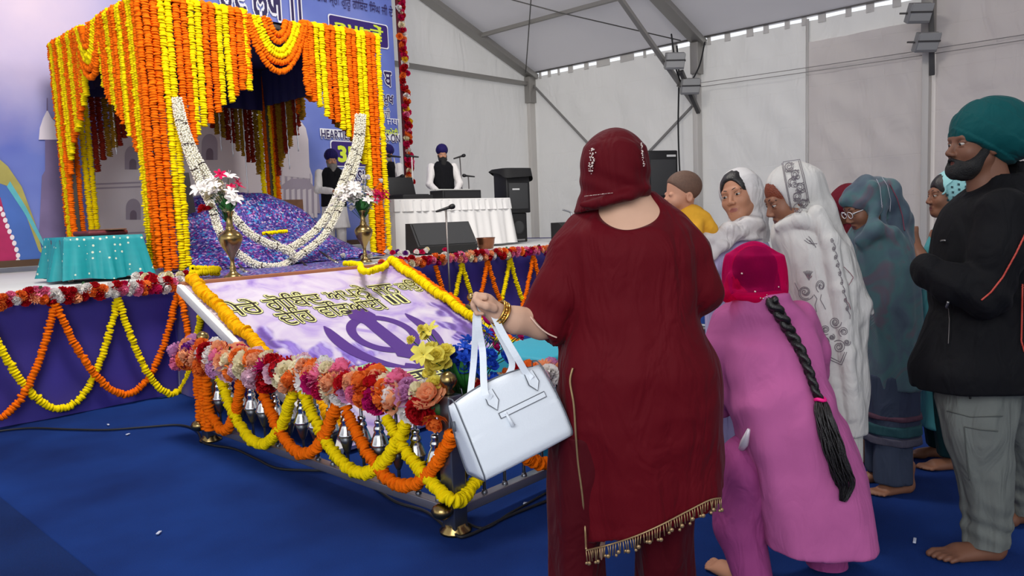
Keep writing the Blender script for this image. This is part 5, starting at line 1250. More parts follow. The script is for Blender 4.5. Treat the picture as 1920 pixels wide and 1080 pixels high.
for i, (dd, up) in enumerate(((-.033, 3), (-.011, 0), (.011, 1), (.031, 5))):
    D_ = 2.285+dd
    finger(f, [A(910, 555+up, D_), A(893, 553+up, D_), A(887, 570+up, D_), A(894, 586+up*.6, D_), A(905, 588, D_)], .0102-.0006*abs(i-1.2), .005)
f.chain([A(926, 578, 2.255), A(912, 574, 2.238), A(900, 570, 2.236), A(891, 562, 2.242)], [.014, .0115, .0098, .0088], .008)
arm = f.mesh_arrays(None, 1)
# bare feet and shins under the trousers
f = Field((at(1030, 700, DM)[0]-.05, DM-.25, -.01), (at(1330, 700, DM)[0]+.05, DM+.30, .16), .006)
foot_field(f, (at(1085, 1080, DM)[0], DM-.05, .0), PI/2+.15, .235, -1); foot_field(f, (at(1255, 1080, DM)[0], DM+.03, .0), PI/2-.05, .235, 1)
feet = f.mesh_arrays()
f = Field(A(1100, 420, DM+.0)-np.array((.2, .2, .35)), A(1100, 420, DM)+np.array((.1, .2, .08)), .009); f.chain([A(1105, 440, DM+.01), A(1072, 500, DM), A(1045, 585, 2.41), A(1015, 606, 2.385)], [.05, .05, .047, .045], .03); uparm = f.mesh_arrays()
body, T = add_head(fg, at(1152, 322, DM+.01), 8, 8, 0, SK_FAIR, LIP, 1.02, .0045, body=[bk, arm, uparm, legs(at(1190, 560, DM), [(at(1085, 1080, DM)[0], DM-.02), (at(1255, 1080, DM)[0], DM+.06)]), feet])
# tunic
f = Field((at(985, 600, 2.3)[0]-.05, DM-.28, at(1098, 1060, DM)[2]-.04), (at(1360, 600, DM)[0]+.06, DM+.30, at(1200, 350, DM)[2]+.03), .0075)
hemp = at(1098, 1040, DM-.18); hemq = at(1355, 938, DM-.10); hv = hemq-hemp; hn = np.array((hv[2]*1.0, .0, -hv[0])); hn /= np.linalg.norm(hn)
f.loft(secs(DM, [(1075, 1082, 1362, .175, 0), (1000, 1078, 1358, .178, 0), (940, 1070, 1355, .182, 0), (860, 1055, 1353, .188, 0), (760, 1047, 1350, .20, 0), (690, 1047, 1344, .205, 0), (620, 1064, 1310, .180, 0), (560, 1072, 1302, .170, 0), (480, 1066, 1300, .165, 0), (440, 1062, 1294, .150, .005), (412, 1072, 1276, .122, .015), (388, 1098, 1256, .092, .02), (362, 1128, 1225, .070, .025)]),
       .03, folds=[(7, .030, .0, .6), (13, .012, .002, 2.0)], power=2.25, hem=(hemp, hn))
# sleeves
f.chain([at(1098, 436, DM+.01), at(1070, 476, DM), at(1050, 540, DM-.01), at(1024, 598, DM-.01)], [.052, .066, .073, .078], .04)
f.cap(at(1024, 598, DM-.01), at(994, 628, DM-.03), .078, .080, .02)
f.plane(at(1002, 622, DM-.02), np.array(at(940, 640, DM-.06))-np.array(at(1020, 588, DM)), .004) if False else None
f.chain([at(1258, 432, DM+.01), at(1286, 478, DM), at(1304, 530, DM), at(1312, 550, DM+.01)], [.052, .062, .062, .058], .04)
f.chain([at(1316, 550, DM+.01), at(1300, 556, DM+.10), at(1270, 540, DM+.22)], [.058, .052, .046], .04)
f.ell(at(1013, 604, DM-.03)+np.array((-.144, -.02, -.138)), (.20, .20, .20), .004, cut=True)
f.ell(at(1188, 372, DM-.16), (.142, .17, .098), .004, cut=True)
V, F = f.mesh_arrays(both(creases(.008, 6, 3, (1, 1, .3)), creases(.004, 7, 31, (.35, .5, 1.2)), lambda V: .006*np.sin(V[:, 2]*42+V[:, 0]*14)*np.exp(-((V[:, 2]-at(1190, 600, DM)[2])/.13)**2)*np.clip(.5+.5*np.sin(V[:, 0]*9+1), 0, 1)), 1)
tun = fg.add('tunic', V, F, M_MAR)
# golden edging of the side slit, neckline and sleeve
def snap(V, P, up=.0): P = np.asarray(P); return np.array([V[np.argmin(((V-p)**2).sum(1))]+np.array((0, -up, 0)) for p in P])
def on_front(V, pix, lift=.003):
    """points of a garment lying on the sight lines, nearest surface first"""
    out = []
    for (x, y) in pix:
        a, b = at(x, y, 2.0), at(x, y, 3.0); d = (b-a)/np.linalg.norm(b-a); r = V-a; t = r @ d; dist = np.linalg.norm(r-t[:, None]*d, axis=1); m = dist < .014
        out.append(a+d*(t[m].min()-lift) if m.any() else at(x, y, DM-.19))
    return np.array(out)
P = on_front(V, [(1074, 690), (1069, 716), (1076, 760), (1080, 820), (1084, 870), (1092, 930), (1097, 990), (1099, 1030)]); fg.mb('slit_edging', MB().tube(spline(P, 60), .0035, 6), M_FRINGE, tun)
P = on_front(V, [(1099, 1032), (1140, 1022), (1190, 1006), (1240, 984), (1290, 958), (1330, 938), (1352, 934)]); fg.mb('hem_edging', MB().tube(spline(P, 60), .003, 6), M_FRINGE, tun)
P2 = resample(spline(P, 80), .0095)
rg = random.Random(5)
for i, p in enumerate(P2[:96]):
    L = rg.uniform(.026, .04); mb = MB().tube([p, p+np.array((rg.uniform(-.004, .004), -.004, -L))], .0018, 5)
    if i % 4 in (0, 1) : mb.ball(p+np.array((0, -.005, -L-.004)), .0068 if i % 4 else .005, 8, (1, .6, 1))
    fg.mb('tassel', mb, M_FRINGE, tun)
P = on_front(V, [(991, 590), (1000, 601), (1012, 614), (1028, 626), (1044, 633)], .003); fg.mb('sleeve_edging', MB().tube(spline(P, 30), .0026, 6), mat('edging_beige', (214, 178, 160), .6), tun)
# trousers: two full legs
f = Field((at(1030, 700, DM)[0]-.04, DM-.24, .02), (at(1320, 700, DM)[0]+.06, DM+.25, at(1200, 690, DM)[2]), .0085)
zt = at(1100, 800, DM)[2]; xl, xr = at(1082, 1060, DM)[0], at(1253, 1060, DM)[0]
f.loft([(.03, xl-.01, DM-.0, .078, .085), (.12, xl-.005, DM-.01, .092, .10), (.35, xl, DM, .086, .105), (.6, xl+.03, DM, .115, .14), (zt, xl+.05, DM, .12, .15)], .02, folds=(6, .07, .02, 1))
f.loft([(.03, xr, DM+.08, .082, .09), (.12, xr, DM+.07, .095, .10), (.35, xr-.005, DM+.03, .090, .105), (.6, xr-.03, DM, .118, .14), (zt, xr-.05, DM, .12, .15)], .02, folds=(6, .07, .02, 3))
f.loft([(.42, (xl*1.6+xr*.4)/2, DM+.05, .09, .12), (zt, (xl+xr)/2, DM+.02, .17, .16)], .05)
f.loft([(.05, at(1078, 1060, DM)[0], DM+.01, .062, .10), (at(1045, 960, DM)[2], at(1076, 960, DM)[0], DM+.02, .064, .13), (at(1045, 780, DM)[2], at(1078, 780, DM)[0], DM+.03, .062, .13), (at(1045, 700, DM)[2], at(1084, 700, DM)[0], DM+.03, .05, .12)], .03)
fg.field('trousers', f, M_MAR2, creases(.010, 5, 8, (1, 1, .3)))
# headscarf
f = Field((at(1080, 300, DM)[0]-.06, DM-.20, at(1150, 420, DM)[2]-.02), (at(1216, 300, DM)[0]+.06, DM+.22, at(1150, 245, DM)[2]+.02), .0052)
f.ell(at(1151, 318, DM+.012), (.104, .130, .126), .03); f.ell(at(1152, 300, DM+.01), (.094, .118, .092), .03)
f.loft(secs(DM+.01, [(404, 1074, 1216, .124, .01), (384, 1080, 1217, .122, .01), (360, 1088, 1216, .118, .01), (330, 1096, 1213, .116, .01), (300, 1102, 1207, .112, .01), (285, 1106, 1204, .10, .01)]), .03, power=2.25)
f.chain([at(1092, 384, DM-.075), at(1130, 378, DM-.108), at(1176, 366, DM-.108), at(1212, 352, DM-.06)], [.008, .011, .012, .010], .02)
f.plane(at(1150, 383, DM-.1), (0.21, 0, -1), .004)
f.ell(at(1120, 322, DM+.20), (.075, .12, .105), .01, cut=True)
scv, scf = f.mesh_arrays(both(creases(.004, 11, 12, (1, 1, .4)), lambda V: .0028*np.sin((V[:, 0]*.5+V[:, 2])*95)*np.exp(-((V[:, 2]-at(1150, 345, DM)[2])/.05)**2)), 1)
sc_ = fg.add('headscarf', scv, scf, cloth('maroon_chiffon', (86, 5, 17), .6, .45))
mb = MB(); rg = random.Random(9)
for k in range(70):
    y = rg.uniform(278, 326); x = 1109+rg.gauss(0, 4.2)*(1-abs(y-302)/40)+(302-y)*.06
    p = on_front(scv, [(x, y)], .0008)[0]; mb.ball(p, rg.uniform(.0013, .0028), 6)
for k in range(40):
    y = rg.uniform(268, 312); p = on_front(scv, [(1202+(y-268)*.12+rg.gauss(0, .8), y)], .0006)[0]; mb.ball(p, rg.uniform(.0012, .0024), 6)
for k in range(26): p = on_front(scv, [(1096+k*2.1+rg.uniform(-.5, .5), 368-k*.25)], .0006)[0]; mb.ball(p, .0013, 5)
fg.mb('sequin_motif', mb, mat('sequin_silver', (226, 210, 200), .25, .7), sc_)
f = Field((at(1035, 640, DM)[0]-.06, DM-.02, at(1050, 720, DM)[2]-.03), (at(1090, 640, DM)[0]+.05, DM+.22, at(1050, 560, DM)[2]+.03), .0055); f.chain([at(1086, 575, DM+.10), at(1064, 640, DM+.09), at(1056, 690, DM+.08)], [.026, .024, .014], .02); fg.field('scarf_end', f, cloth('maroon_chiffon', (104, 12, 28)), creases(.006, 14, 9, (1, 1, .3)), 1, sc_)
mb = MB(); wc = A(938, 588, 2.302); dirw = A(925, 580, 2.297)-A(960, 598, 2.325); q = Vector(dirw).to_track_quat('Z', 'Y').to_matrix()
for off, r0, th in ((0, .036, .0042), (.010, .0375, .003), (-.008, .038, .0046)):
    ring = [np.array(q @ Vector((r0*math.cos(a), r0*math.sin(a), off)))+wc for a in np.linspace(0, 2*PI, 29)[:-1]]; mb.tube(ring, th, 8, False, True)
for a in np.linspace(0, 2*PI, 17)[:-1]: mb.ball(np.array(q @ Vector((.039*math.cos(a), .039*math.sin(a), .002)))+wc, .0052, 8)
fg.mb('bangle', mb, M_GOLD)

# ================================================================== WHITE HANDBAG
BD0 = 2.27
bc = at(951, 782, BD0); br_ = Vector(_r0)*bc[0]+Vector((math.cos(YAW), math.sin(YAW), 0))*bc[1]
M_BAG = mat('bag_white_leather', (226, 232, 238), .38, bump=.12, bscale=300, spec=.4); M_PIPE = mat('bag_piping', (92, 96, 104), .5)
bag = thing('handbag', 'white leather handbag with two handles held in the left hand of the maroon woman', 'bag', (br_.x, br_.y, bc[2]), YAW-PI/2)
BR = np.array(Matrix.Rotation(math.radians(-17), 3, 'Y') @ Matrix.Rotation(math.radians(27), 3, 'Z'))
BW2, BH = .160, .252
def bagp(u, d, v): return BR @ np.array((u, d, v))
def bag_d(t): return float(np.interp(t, [0, .08, .3, .6, .85, .95, 1.0], [.066, .074, .070, .058, .040, .030, .014]))
V = []; F = []; NU, NT_ = 28, 30
prof = []
for j in range(NT_+1): t = j/NT_; prof.append((-bag_d(t), (t-.5)*BH))
for j in range(NT_, -1, -1): t = j/NT_; prof.append((bag_d(t), (t-.5)*BH))
npf = len(prof)
for i in range(NU+1):
    s = i/NU*2-1; bulge = 1+.06*(1-s*s)
    for (d, v) in prof:
        top = max(0, (v/BH+.5)); u = s*BW2*(1-.05*top**3); vv = v-.018*top*(1-abs(s))**0*(s*s) if top > .5 else v
        V.append(bagp(u, d*bulge, vv))
for i in range(NU):
    for k in range(npf): a = i*npf+k; b = i*npf+(k+1) % npf; F.append((a, b, b+npf, a+npf))
for s_, i in ((-1, 0), (1, NU)):          # pleated end gussets
    ring = [i*npf+k for k in range(npf)]; cidx = []
    for k in range(npf): d, v = prof[k]; V.append(bagp(s_*(BW2+.004), d*.45, v*.86)); cidx.append(len(V)-1)
    for k in range(npf): q4 = (ring[k], ring[(k+1) % npf], cidx[(k+1) % npf], cidx[k]); F.append(q4 if s_ < 0 else q4[::-1])
    F.append(tuple(cidx[::-1]) if s_ < 0 else tuple(cidx))
me = mesh('body', V, F); bmx = bmesh.new(); bmx.from_mesh(me); bmesh.ops.recalc_face_normals(bmx, faces=bmx.faces); bmx.to_mesh(me); bmx.free(); bbody = link('body', me, M_BAG, bag)
for s_ in (-1, 1):
    MB().tube([bagp(s_*(BW2+.001)*(1-.05*max(0, v/BH+.5)**3), d*1.02, v) for d, v in prof], .0022, 6, False, True).build('piping', M_PIPE, bag)
fr = lambda u, v, lift=.002: bagp(u, -(bag_d(v/BH+.5)*(1+.06*(1-(u/BW2)**2))+lift), v)
def strip(u0, u1, v, hgt, lift, m, name, parent): 
    n = 14; V = [fr(u0+(u1-u0)*i/n, v+s*hgt/2, lift) for s in (-1, 1) for i in range(n+1)]; F = [(i, i+1, n+2+i, n+1+i) for i in range(n)]
    return link(name, mesh(name, V, F, False), m, parent)
zp = strip(-.047, .122, .030, .019, .003, M_PIPE, 'zip_pocket', bag); strip(-.0445, .1195, .030, .0140, .0042, M_BAG, 'zip_flap', zp)
MB().tube([fr(-.026, .030, .006), fr(-.024, .012, .007), fr(-.021, -.012, .007)], [.0035, .005, .0075], 8).ball(fr(-.026, .030, .005), .005, 8).build('zip_pull', M_BAG, zp)
def strap(pts, w, name='handle', m=M_BAG):
    P = spline(pts, 60); P, T_, N_, B_ = frames(P); wdir = BR @ np.array((1., 0, 0)); V = []; n = len(P)
    for p, t in zip(P, T_):
        s = np.cross(t, np.array((0, 1., 0))); s = s/(np.linalg.norm(s)+1e-9); nn = np.cross(s, t)
        for a, b in ((-1, -1), (1, -1), (1, 1), (-1, 1)): V.append(p+s*a*w/2+nn*b*.0028)
    F = [(i*4+k, i*4+(k+1) % 4, (i+1)*4+(k+1) % 4, (i+1)*4+k) for i in range(n-1) for k in range(4)]+[(3, 2, 1, 0), tuple((n-1)*4+k for k in range(4))]
    me = mesh(name, V, F, False); bmx = bmesh.new(); bmx.from_mesh(me); bmesh.ops.recalc_face_normals(bmx, faces=bmx.faces); bmx.to_mesh(me); bmx.free()
    return link(name, me, m, bag)
rel = lambda x, y, d: at(x, y, d)-bc
h1 = strap([fr(-.046, .088, .005), fr(-.056, .112, .006), rel(905, 660, 2.275), rel(897, 612, 2.268), rel(897, 580, 2.268), rel(905, 566, 2.27), rel(922, 583, 2.272), rel(940, 620, 2.27), rel(968, 668, 2.265), fr(.094, .110, .006), fr(.102, .088, .005)], .021)
h2 = strap([bagp(-.075, .045, .10), rel(888, 680, 2.31), rel(891, 630, 2.302), rel(893, 590, 2.30), rel(902, 573, 2.30), rel(918, 590, 2.302), rel(936, 626, 2.31), rel(960, 680, 2.33), bagp(.055, .045, .10)], .020)
for u in (-.046, .102):
    V = [fr(u+a, .076+b, .0055) for a, b in ((-.014, .035), (.014, .035), (.017, -.002), (.0, -.026), (-.017, -.002))]; link('handle_tab', mesh('handle_tab', V, [(4, 3, 2, 1, 0)], False), M_BAG, bag)
    V2 = [fr(u+a*1.18, .076+b*1.12, .0045) for a, b in ((-.014, .03), (.014, .03), (.017, -.002), (.0, -.026), (-.017, -.002))]; link('tab_stitching', mesh('tab_stitching', V2, [(4, 3, 2, 1, 0)], False), M_PIPE, bag)
MB().tube([bagp(-BW2-.008, -.0, .06), bagp(-BW2-.014, .0, .03)], .004, 8).build('side_pull', M_PIPE, bag)
MB().tube([bagp(-.14+.28*i/20, 0, BH/2-.018*(-1+.1*i)**2*1.0+.001) for i in range(21)], .004, 6).build('top_zip', M_PIPE, bag)

# ================================================================== WOMAN IN PINK, BENDING FORWARD
M_PINK = cloth('pink_cotton', (182, 94, 148), .7, .15, var=.12, vscale=4, folds=.22); M_PINK2 = cloth('pink_trouser', (150, 66, 122), .7, .15)
DP = 2.78
b0 = at(1480, 800, DP)
fg = Figure('woman in pink bending forward, magenta scarf, long black braid down her back', b0[0], DP)
hc = at(1412, 518, DP+.16)
f = Field((hc[0]-.30, DP-.25, at(1480, 820, DP)[2]), (hc[0]+.36, DP+.55, hc[2]+.02), .008)
f.chain([at(1465, 740, DP), at(1440, 640, DP+.12), at(1425, 590, DP+.17)], [.13, .12, .09], .05); f.cap(at(1425, 590, DP+.15), hc, .06, .055, .04)
bk = f.mesh_arrays()
fx = at(1560, 1052, DP-.0)
f = Field((at(1330, 1000, DP)[0]-.12, DP-.30, -.01), (at(1620, 1000, DP)[0]+.1, DP+.45, .20), .006)
foot_field(f, (at(1580, 1045, DP+.08)[0], DP+.10, .0), PI/2+.3, .23, 1); foot_field(f, (at(1395, 1085, DP)[0], DP-.05, .0), PI/2+.5, .23, -1)
feet = f.mesh_arrays()
# left forearm reaching down in front
body, T = add_head(fg, hc, 12, -22, 0, SK_MID, LIP, .98, .0045, body=[bk, legs(at(1470, 750, DP), [(at(1580, 1045, DP+.08)[0], DP+.12), (at(1395, 1085, DP)[0], DP-.03)], .08), feet])
hair = Field(hc-np.array((.13, .16, .16)), hc+np.array((.13, .16, .15)), .006)
hair.ell(hc+np.array((0, -.022, .030)), (.083, .098, .092)); hair.ell(hc+np.array((.005, -.075, -.035)), (.05, .04, .05), .03)
fg.field('hair', hair, M_HAIR, creases(.002, 30, 4))
# tunic
f = Field((at(1320, 700, DP)[0]-.06, DP-.40, .0), (at(1655, 1040, DP)[0]+.08, DP+.42, at(1420, 540, DP)[2]+.05), .0078)
rows = [(1078, 1448, 1650, .17, -.04), (1040, 1440, 1646, .175, -.04), (980, 1424, 1634, .18, -.035), (920, 1412, 1622, .185, -.03), (860, 1398, 1606, .185, -.02), (800, 1380, 1580, .180, -.01), (750, 1366, 1556, .168, .01), (700, 1356, 1542, .15, .045), (650, 1346, 1534, .14, .08), (610, 1342, 1520, .13, .115), (585, 1352, 1500, .125, .105), (566, 1366, 1480, .11, .095), (550, 1376, 1472, .10, .085)]
hb = at(1545, 1072, DP-.2); 
f.loft(secs(DP, rows), .03, folds=[(5, .055, .0, .4), (11, .018, .004, 1.2)], power=2.2)
f.cap(at(1390, 1120, DP-.1), at(1478, 1062, DP-.24), .05, .03, .03, True)
f.plane(at(1600, 1052, DP-.2), (-.0, 0, -1), .004)
f.cap((at(1395, 900, DP)[0]-.02, DP-.3, at(1395, 1000, DP)[2]), (at(1425, 1000, DP)[0]-.06, DP+.25, at(1395, 1010, DP)[2]), .05, .05, .02, True)
f.chain([at(1362, 602, DP+.13), at(1342, 660, DP+.10), at(1346, 730, DP+.12), at(1356, 762, DP+.16)], [.060, .056, .050, .046], .03)
f.chain([at(1500, 596, DP+.13), at(1524, 660, DP+.16), at(1520, 730, DP+.26)], [.056, .054, .05], .04)
V, F = f.mesh_arrays(both(creases(.013, 5.5, 5, (1, 1, .32)), creases(.006, 7, 41, (.6, 1, 1.0)), lambda V: .005*np.sin(V[:, 2]*38-V[:, 0]*22)*np.exp(-((V[:, 2]-at(1450, 740, DP)[2])/.12)**2)), 1)
tun = fg.add('tunic', V, F, M_PINK)
# trousers
f = Field((at(1330, 900, DP)[0]-.08, DP-.35, .02), (at(1610, 1060, DP)[0]+.08, DP+.36, at(1480, 760, DP)[2]), .0085)
f.chain([at(1455, 830, DP+.03), at(1392, 935, DP+.02), at(1385, 985, DP), at(1418, 1100, DP-.05)], [.135, .105, .085, .068], .04)
f.chain([at(1500, 830, DP+.03), at(1530, 950, DP+.05), at(1552, 1065, DP+.06)], [.125, .095, .072], .04)
f.ell(at(1385, 880, DP-.0), (.075, .12, .12), .04)
fg.field('trousers', f, M_PINK2, creases(.008, 6, 15, (1, 1, .4)))
# sheer scarf
m = mat('magenta_sheer', (206, 14, 100), .75, spec=.1); t_ = NT(m); tr = t_.new('ShaderNodeBsdfTransparent'); tr.inputs['Color'].default_value = (*s2l((250, 60, 150)), 1); ms = t_.new('ShaderNodeMixShader'); lw = t_.new('ShaderNodeLayerWeight'); lw.inputs['Blend'].default_value = .3
rp = ramp(t_, [(0, (128, 128, 128)), (.5, (165, 165, 165)), (.9, (235, 235, 235))], lw.outputs['Facing']); iv = t_.new('ShaderNodeMath', operation='SUBTRACT'); iv.inputs[0].default_value = 1.0; t_.l.new(rp.outputs[0], iv.inputs[1]); t_.l.new(iv.outputs[0], ms.inputs[0])
t_.l.new(t_.n['Principled BSDF'].outputs[0], ms.inputs[1]); t_.l.new(tr.outputs[0], ms.inputs[2]); t_.l.new(ms.outputs[0], t_.n['Material Output'].inputs['Surface'])
f = Field(hc-np.array((.20, .22, .20)), hc+np.array((.2, .24, .17)), .0055)
f.ell(hc+np.array((0, -.005, .028)), (.100, .122, .108))
f.loft(secs(DP+.15, [(572, 1364, 1474, .115, -.02), (545, 1360, 1472, .125, -.01), (510, 1360, 1470, .12, 0), (480, 1366, 1464, .11, 0)]), .04, power=2.2)
f.chain([at(1372, 520, DP+.08), at(1362, 556, DP+.06)], [.018, .02], .02); f.chain([at(1370, 552, DP+.04), at(1420, 558, DP+.01), at(1468, 545, DP+.04)], [.014, .018, .014], .03)
f.plane(at(1420, 571, DP+.1), (.06, 0, -1), .003); f.ell(hc+np.array((-.02, .22, -.03)), (.08, .12, .11), .01, cut=True)
sv, sf = f.mesh_arrays(creases(.005, 12, 19, (1, 1, .5)), 1); sc_ = fg.add('headscarf', sv, sf, m)
mb = MB()
for (x, y, r) in ((1391, 513, .0042), (1416, 547, .004), (1426, 559, .0028), (1431, 560, .0028), (1437, 557, .0025), (1460, 538, .003), (1438, 553, .002)):
    a, b = at(x, y, 2.0), at(x, y, 3.3); d = (b-a)/np.linalg.norm(b-a); r_ = sv-a; t = r_ @ d; k_ = np.linalg.norm(r_-t[:, None]*d, axis=1) < .014
    if k_.any(): mb.ball(a+d*(t[k_].min()-.002), r, 8)
fg.mb('sequins', mb, mat('sequin_silver', (226, 210, 200), .25, .7), sc_)
# braid and loose tail
def near(V, x, y, lift, lo=2.0):
    a, b = at(x, y, lo), at(x, y, lo+1.6); d = (b-a)/np.linalg.norm(b-a); r_ = V-a; t = r_ @ d; k_ = np.linalg.norm(r_-t[:, None]*d, axis=1) < .014
    return a+d*((t[k_].min() if k_.any() else DP-.15-lo)-lift)
bp = spline([near(V, x, y, .012) for x, y in ((1444, 562), (1452, 575), (1466, 596), (1484, 628), (1503, 662), (1518, 700), (1530, 735), (1537, 748))], 120)
bp = resample(bp, .004); P, T_, N_, B_ = frames(bp); n = len(P); mb = MB(); wd = np.linspace(1.25, .72, n)
for q in range(3):
    ph = q*2*PI/3; k_ = np.arange(n)*.19; Q = P+(np.sin(k_+ph)*.0145*wd)[:, None]*N_+(np.sin(2*(k_+ph))*.0085*wd)[:, None]*B_; mb.tube(Q, .0125*wd, 8)
hb_ = fg.mb('braid', mb, M_HAIR)
tie = MB(); c = near(V, 1538, 749, .018); tie.tube(spline([c+np.array((.016*math.cos(a), .014*math.sin(a), .003*math.sin(2*a))) for a in np.linspace(0, 2*PI, 9)[:-1]], 24, True), .007, 8, False, True); fg.mb('hair_tie', tie, mat('hair_tie_pink', (240, 20, 130), .5), hb_)
tl = spline([near(V, x, y, l) for x, y, l in ((1539, 752, .016), (1546, 785, .022), (1560, 830, .026), (1574, 875, .026), (1586, 910, .022), (1580, 940, .018))], 60); P, T_, N_, B_ = frames(tl); n = len(P); mb = MB(); rg = random.Random(3)
wdt = np.interp(np.linspace(0, 1, n), [0, .15, .45, .75, 1], [.014, .030, .038, .036, .010])
for q in range(110):
    a = rg.random()*6.28; r_ = math.sqrt(rg.random()); e = .55+.45*rg.random(); n2 = int(n*min(1, e+.2)); w = wdt[:n2]*r_
    Q = P[:n2]+(w*math.cos(a))[:, None]*N_[:n2]+(w*.5*math.sin(a))[:, None]*B_[:n2]+.003*np.sin(np.arange(n2)*.3+q)[:, None]*N_[:n2]; mb.tube(Q, np.linspace(.0046, .0016, n2), 4)
fg.mb('ponytail', mb, M_HAIR)
P = [near(V, x, y, .004) for x, y in ((1404, 805), (1396, 830), (1388, 848))]; fg.mb('side_tag', MB().tube(P, [.006, .016, .012], 8), mat('silver_lace', (214, 204, 212), .4, .2))

# ================================================================== WOMAN WITH A BABY
M_LAV = cloth('lavender_cotton', (186, 178, 216), .8, .1); M_WSC = mat('scarf_white', (226, 222, 220), .8, bump=.15, bscale=260, var=.05, trans=.15, folds=.6)
DL = 3.55
hc = at(1386, 368, DL); b0 = at(1390, 800, DL)
fg = Figure('woman in a lavender tunic and white scarf holding a baby, looking back over her shoulder', b0[0], DL)
f = Field((at(1300, 500, DL)[0]-.1, DL-.35, .55), (at(1460, 500, DL)[0]+.1, DL+.35, hc[2]-.02), .009)
f.loft(secs(DL, [(800, 1330, 1450, .14, 0), (560, 1335, 1445, .13, 0), (480, 1335, 1442, .12, 0), (445, 1350, 1430, .09, 0)]), .03); f.cap(at(1400, 450, DL), hc, .055, .052, .03)
f.chain([at(1340, 480, DL-.02), at(1300, 530, DL-.08), at(1270, 470, DL-.02)], [.045, .04, .03], .03)
bk = f.mesh_arrays()
f = Field((b0[0]-.2, DL-.2, -.01), (b0[0]+.2, DL+.2, .16), .007); foot_field(f, (b0[0]-.03, DL-.1, 0), PI-.1, .23, -1); foot_field(f, (b0[0]-.03, DL+.1, 0), PI+.1, .23, 1); feet = f.mesh_arrays()
body, T = add_head(fg, hc, 138, 2, 13, SK_MID, LIP, .98, .0028, body=[bk, legs(at(1390, 700, DL), [(b0[0]-.02, DL-.1), (b0[0]-.02, DL+.1)], .075), feet])
f = Field(hc-np.array((.14, .16, .15)), hc+np.array((.16, .18, .16)), .0045); R = rotm(math.radians(138), 0, math.radians(13)); Rn = np.array(R)
f.ell(hc+Rn @ np.array((0, -.010, .041)), (.080, .100, .088), .01, R); f.ell(hc+Rn @ np.array((0, .118, -.014)), (.068, .080, .104), .012, R, True)
fg.field('hair', f, M_HAIR, creases(.0015, 40, 4), 1)
f = Field((at(1290, 480, DL)[0]-.06, DL-.35, at(1380, 580, DL)[2]), (at(1440, 330, DL)[0]+.08, DL+.30, at(1400, 315, DL)[2]+.02), .0052)
f.ell(hc+Rn @ np.array((0, -.032, .032)), (.098, .112, .106), .02, R); f.loft(secs(DL, [(455, 1372, 1442, .11, .02), (420, 1366, 1438, .11, .03), (390, 1370, 1434, .10, .04), (360, 1376, 1430, .09, .04)]), .04)
f.ell(hc+Rn @ np.array((0.0, .115, -.010)), (.080, .118, .120), .006, R, True); f.ell(hc+Rn @ np.array((-.03, .10, -.08)), (.075, .08, .08), .012, R, True)
f.loft(secs(DL-.03, [(448, 1334, 1430, .12, 0), (428, 1350, 1430, .10, 0), (408, 1372, 1424, .075, 0)]), .03)
f.chain([at(1420, 420, DL-.10), at(1370, 432, DL-.14), at(1325, 452, DL-.14), at(1300, 440, DL-.08)], [.030, .034, .036, .032], .02)
f.chain([at(1395, 432, DL-.14), at(1352, 462, DL-.165), at(1318, 490, DL-.15)], [.020, .026, .024], .02)
fg.field('headscarf', f, M_WSC, both(creases(.006, 9, 33, (1, 1, .9)), lambda V: .0045*np.sin((V[:, 0]*.55+V[:, 2])*70)*np.clip((hc[2]-.06-V[:, 2])/.05, 0, 1)), 1)
f = Field((at(1300, 600, DL)[0]-.08, DL-.32, .35), (at(1460, 600, DL)[0]+.08, DL+.30, at(1390, 430, DL)[2]), .009)
f.loft(secs(DL, [(760, 1318, 1460, .19, 0), (640, 1324, 1452, .16, 0), (540, 1322, 1446, .145, 0), (480, 1324, 1444, .14, 0), (446, 1340, 1432, .11, 0)]), .03, folds=(8, .03, .0, 0)); f.chain([at(1345, 480, DL-.06), at(1312, 520, DL-.12), at(1280, 480, DL-.06)], [.062, .058, .045], .03)
fg.field('tunic', f, M_LAV, creases(.006, 8, 9, (1, 1, .4)))
f = Field((b0[0]-.22, DL-.22, .05), (b0[0]+.22, DL+.22, .6), .01); f.loft([(.06, b0[0], DL-.1, .07, .07), (.55, b0[0], DL-.06, .09, .09)], .02); f.loft([(.06, b0[0], DL+.1, .07, .07), (.55, b0[0], DL+.06, .09, .09)], .02); fg.field('trousers', f, M_LAV)
DBB = 3.46
hb = at(1279, 366, DBB); b0 = at(1300, 420, DBB); 
fg = Figure('baby in a yellow shirt held by the woman in lavender, facing left', b0[0], DBB, 'baby', 'baby')
f = Field(hb+np.array((-.10, -.16, -.34)), hb+np.array((.20, .16, -.03)), .006)
f.cap(hb+np.array((.03, 0, -.10)), hb+np.array((.05, .01, -.26)), .062, .07, .03); f.chain([hb+np.array((.045, -.05, -.13)), hb+np.array((-.0, -.10, -.18)), hb+np.array((-.05, -.09, -.16))], [.028, .023, .02], .02); f.chain([hb+np.array((.02, .05, -.26)), hb+np.array((-.06, .06, -.31))], [.04, .032], .02)
bk = f.mesh_arrays()
body, T = add_head(fg, hb, 100, 0, -4, skin('skin_baby', (196, 142, 114)), LIP, .92, .0028, True, body=[bk])
R = rotm(math.radians(100), 0, math.radians(-4)); Rn = np.array(R); f = Field(hb-np.array((.12, .12, .10)), hb+np.array((.12, .12, .13)), .004); f.ell(hb+Rn @ np.array((0, -.010, .045))*.92, np.array((.0735, .0915, .0775))*.92, .01, R); f.plane(hb+Rn @ np.array((0, .052, .042)), Rn @ np.array((0, .66, -.75)), .01)
fg.field('hair', f, mat('hair_baby', (104, 76, 60), .7, var=.4, vscale=120, bump=.3, bscale=300))
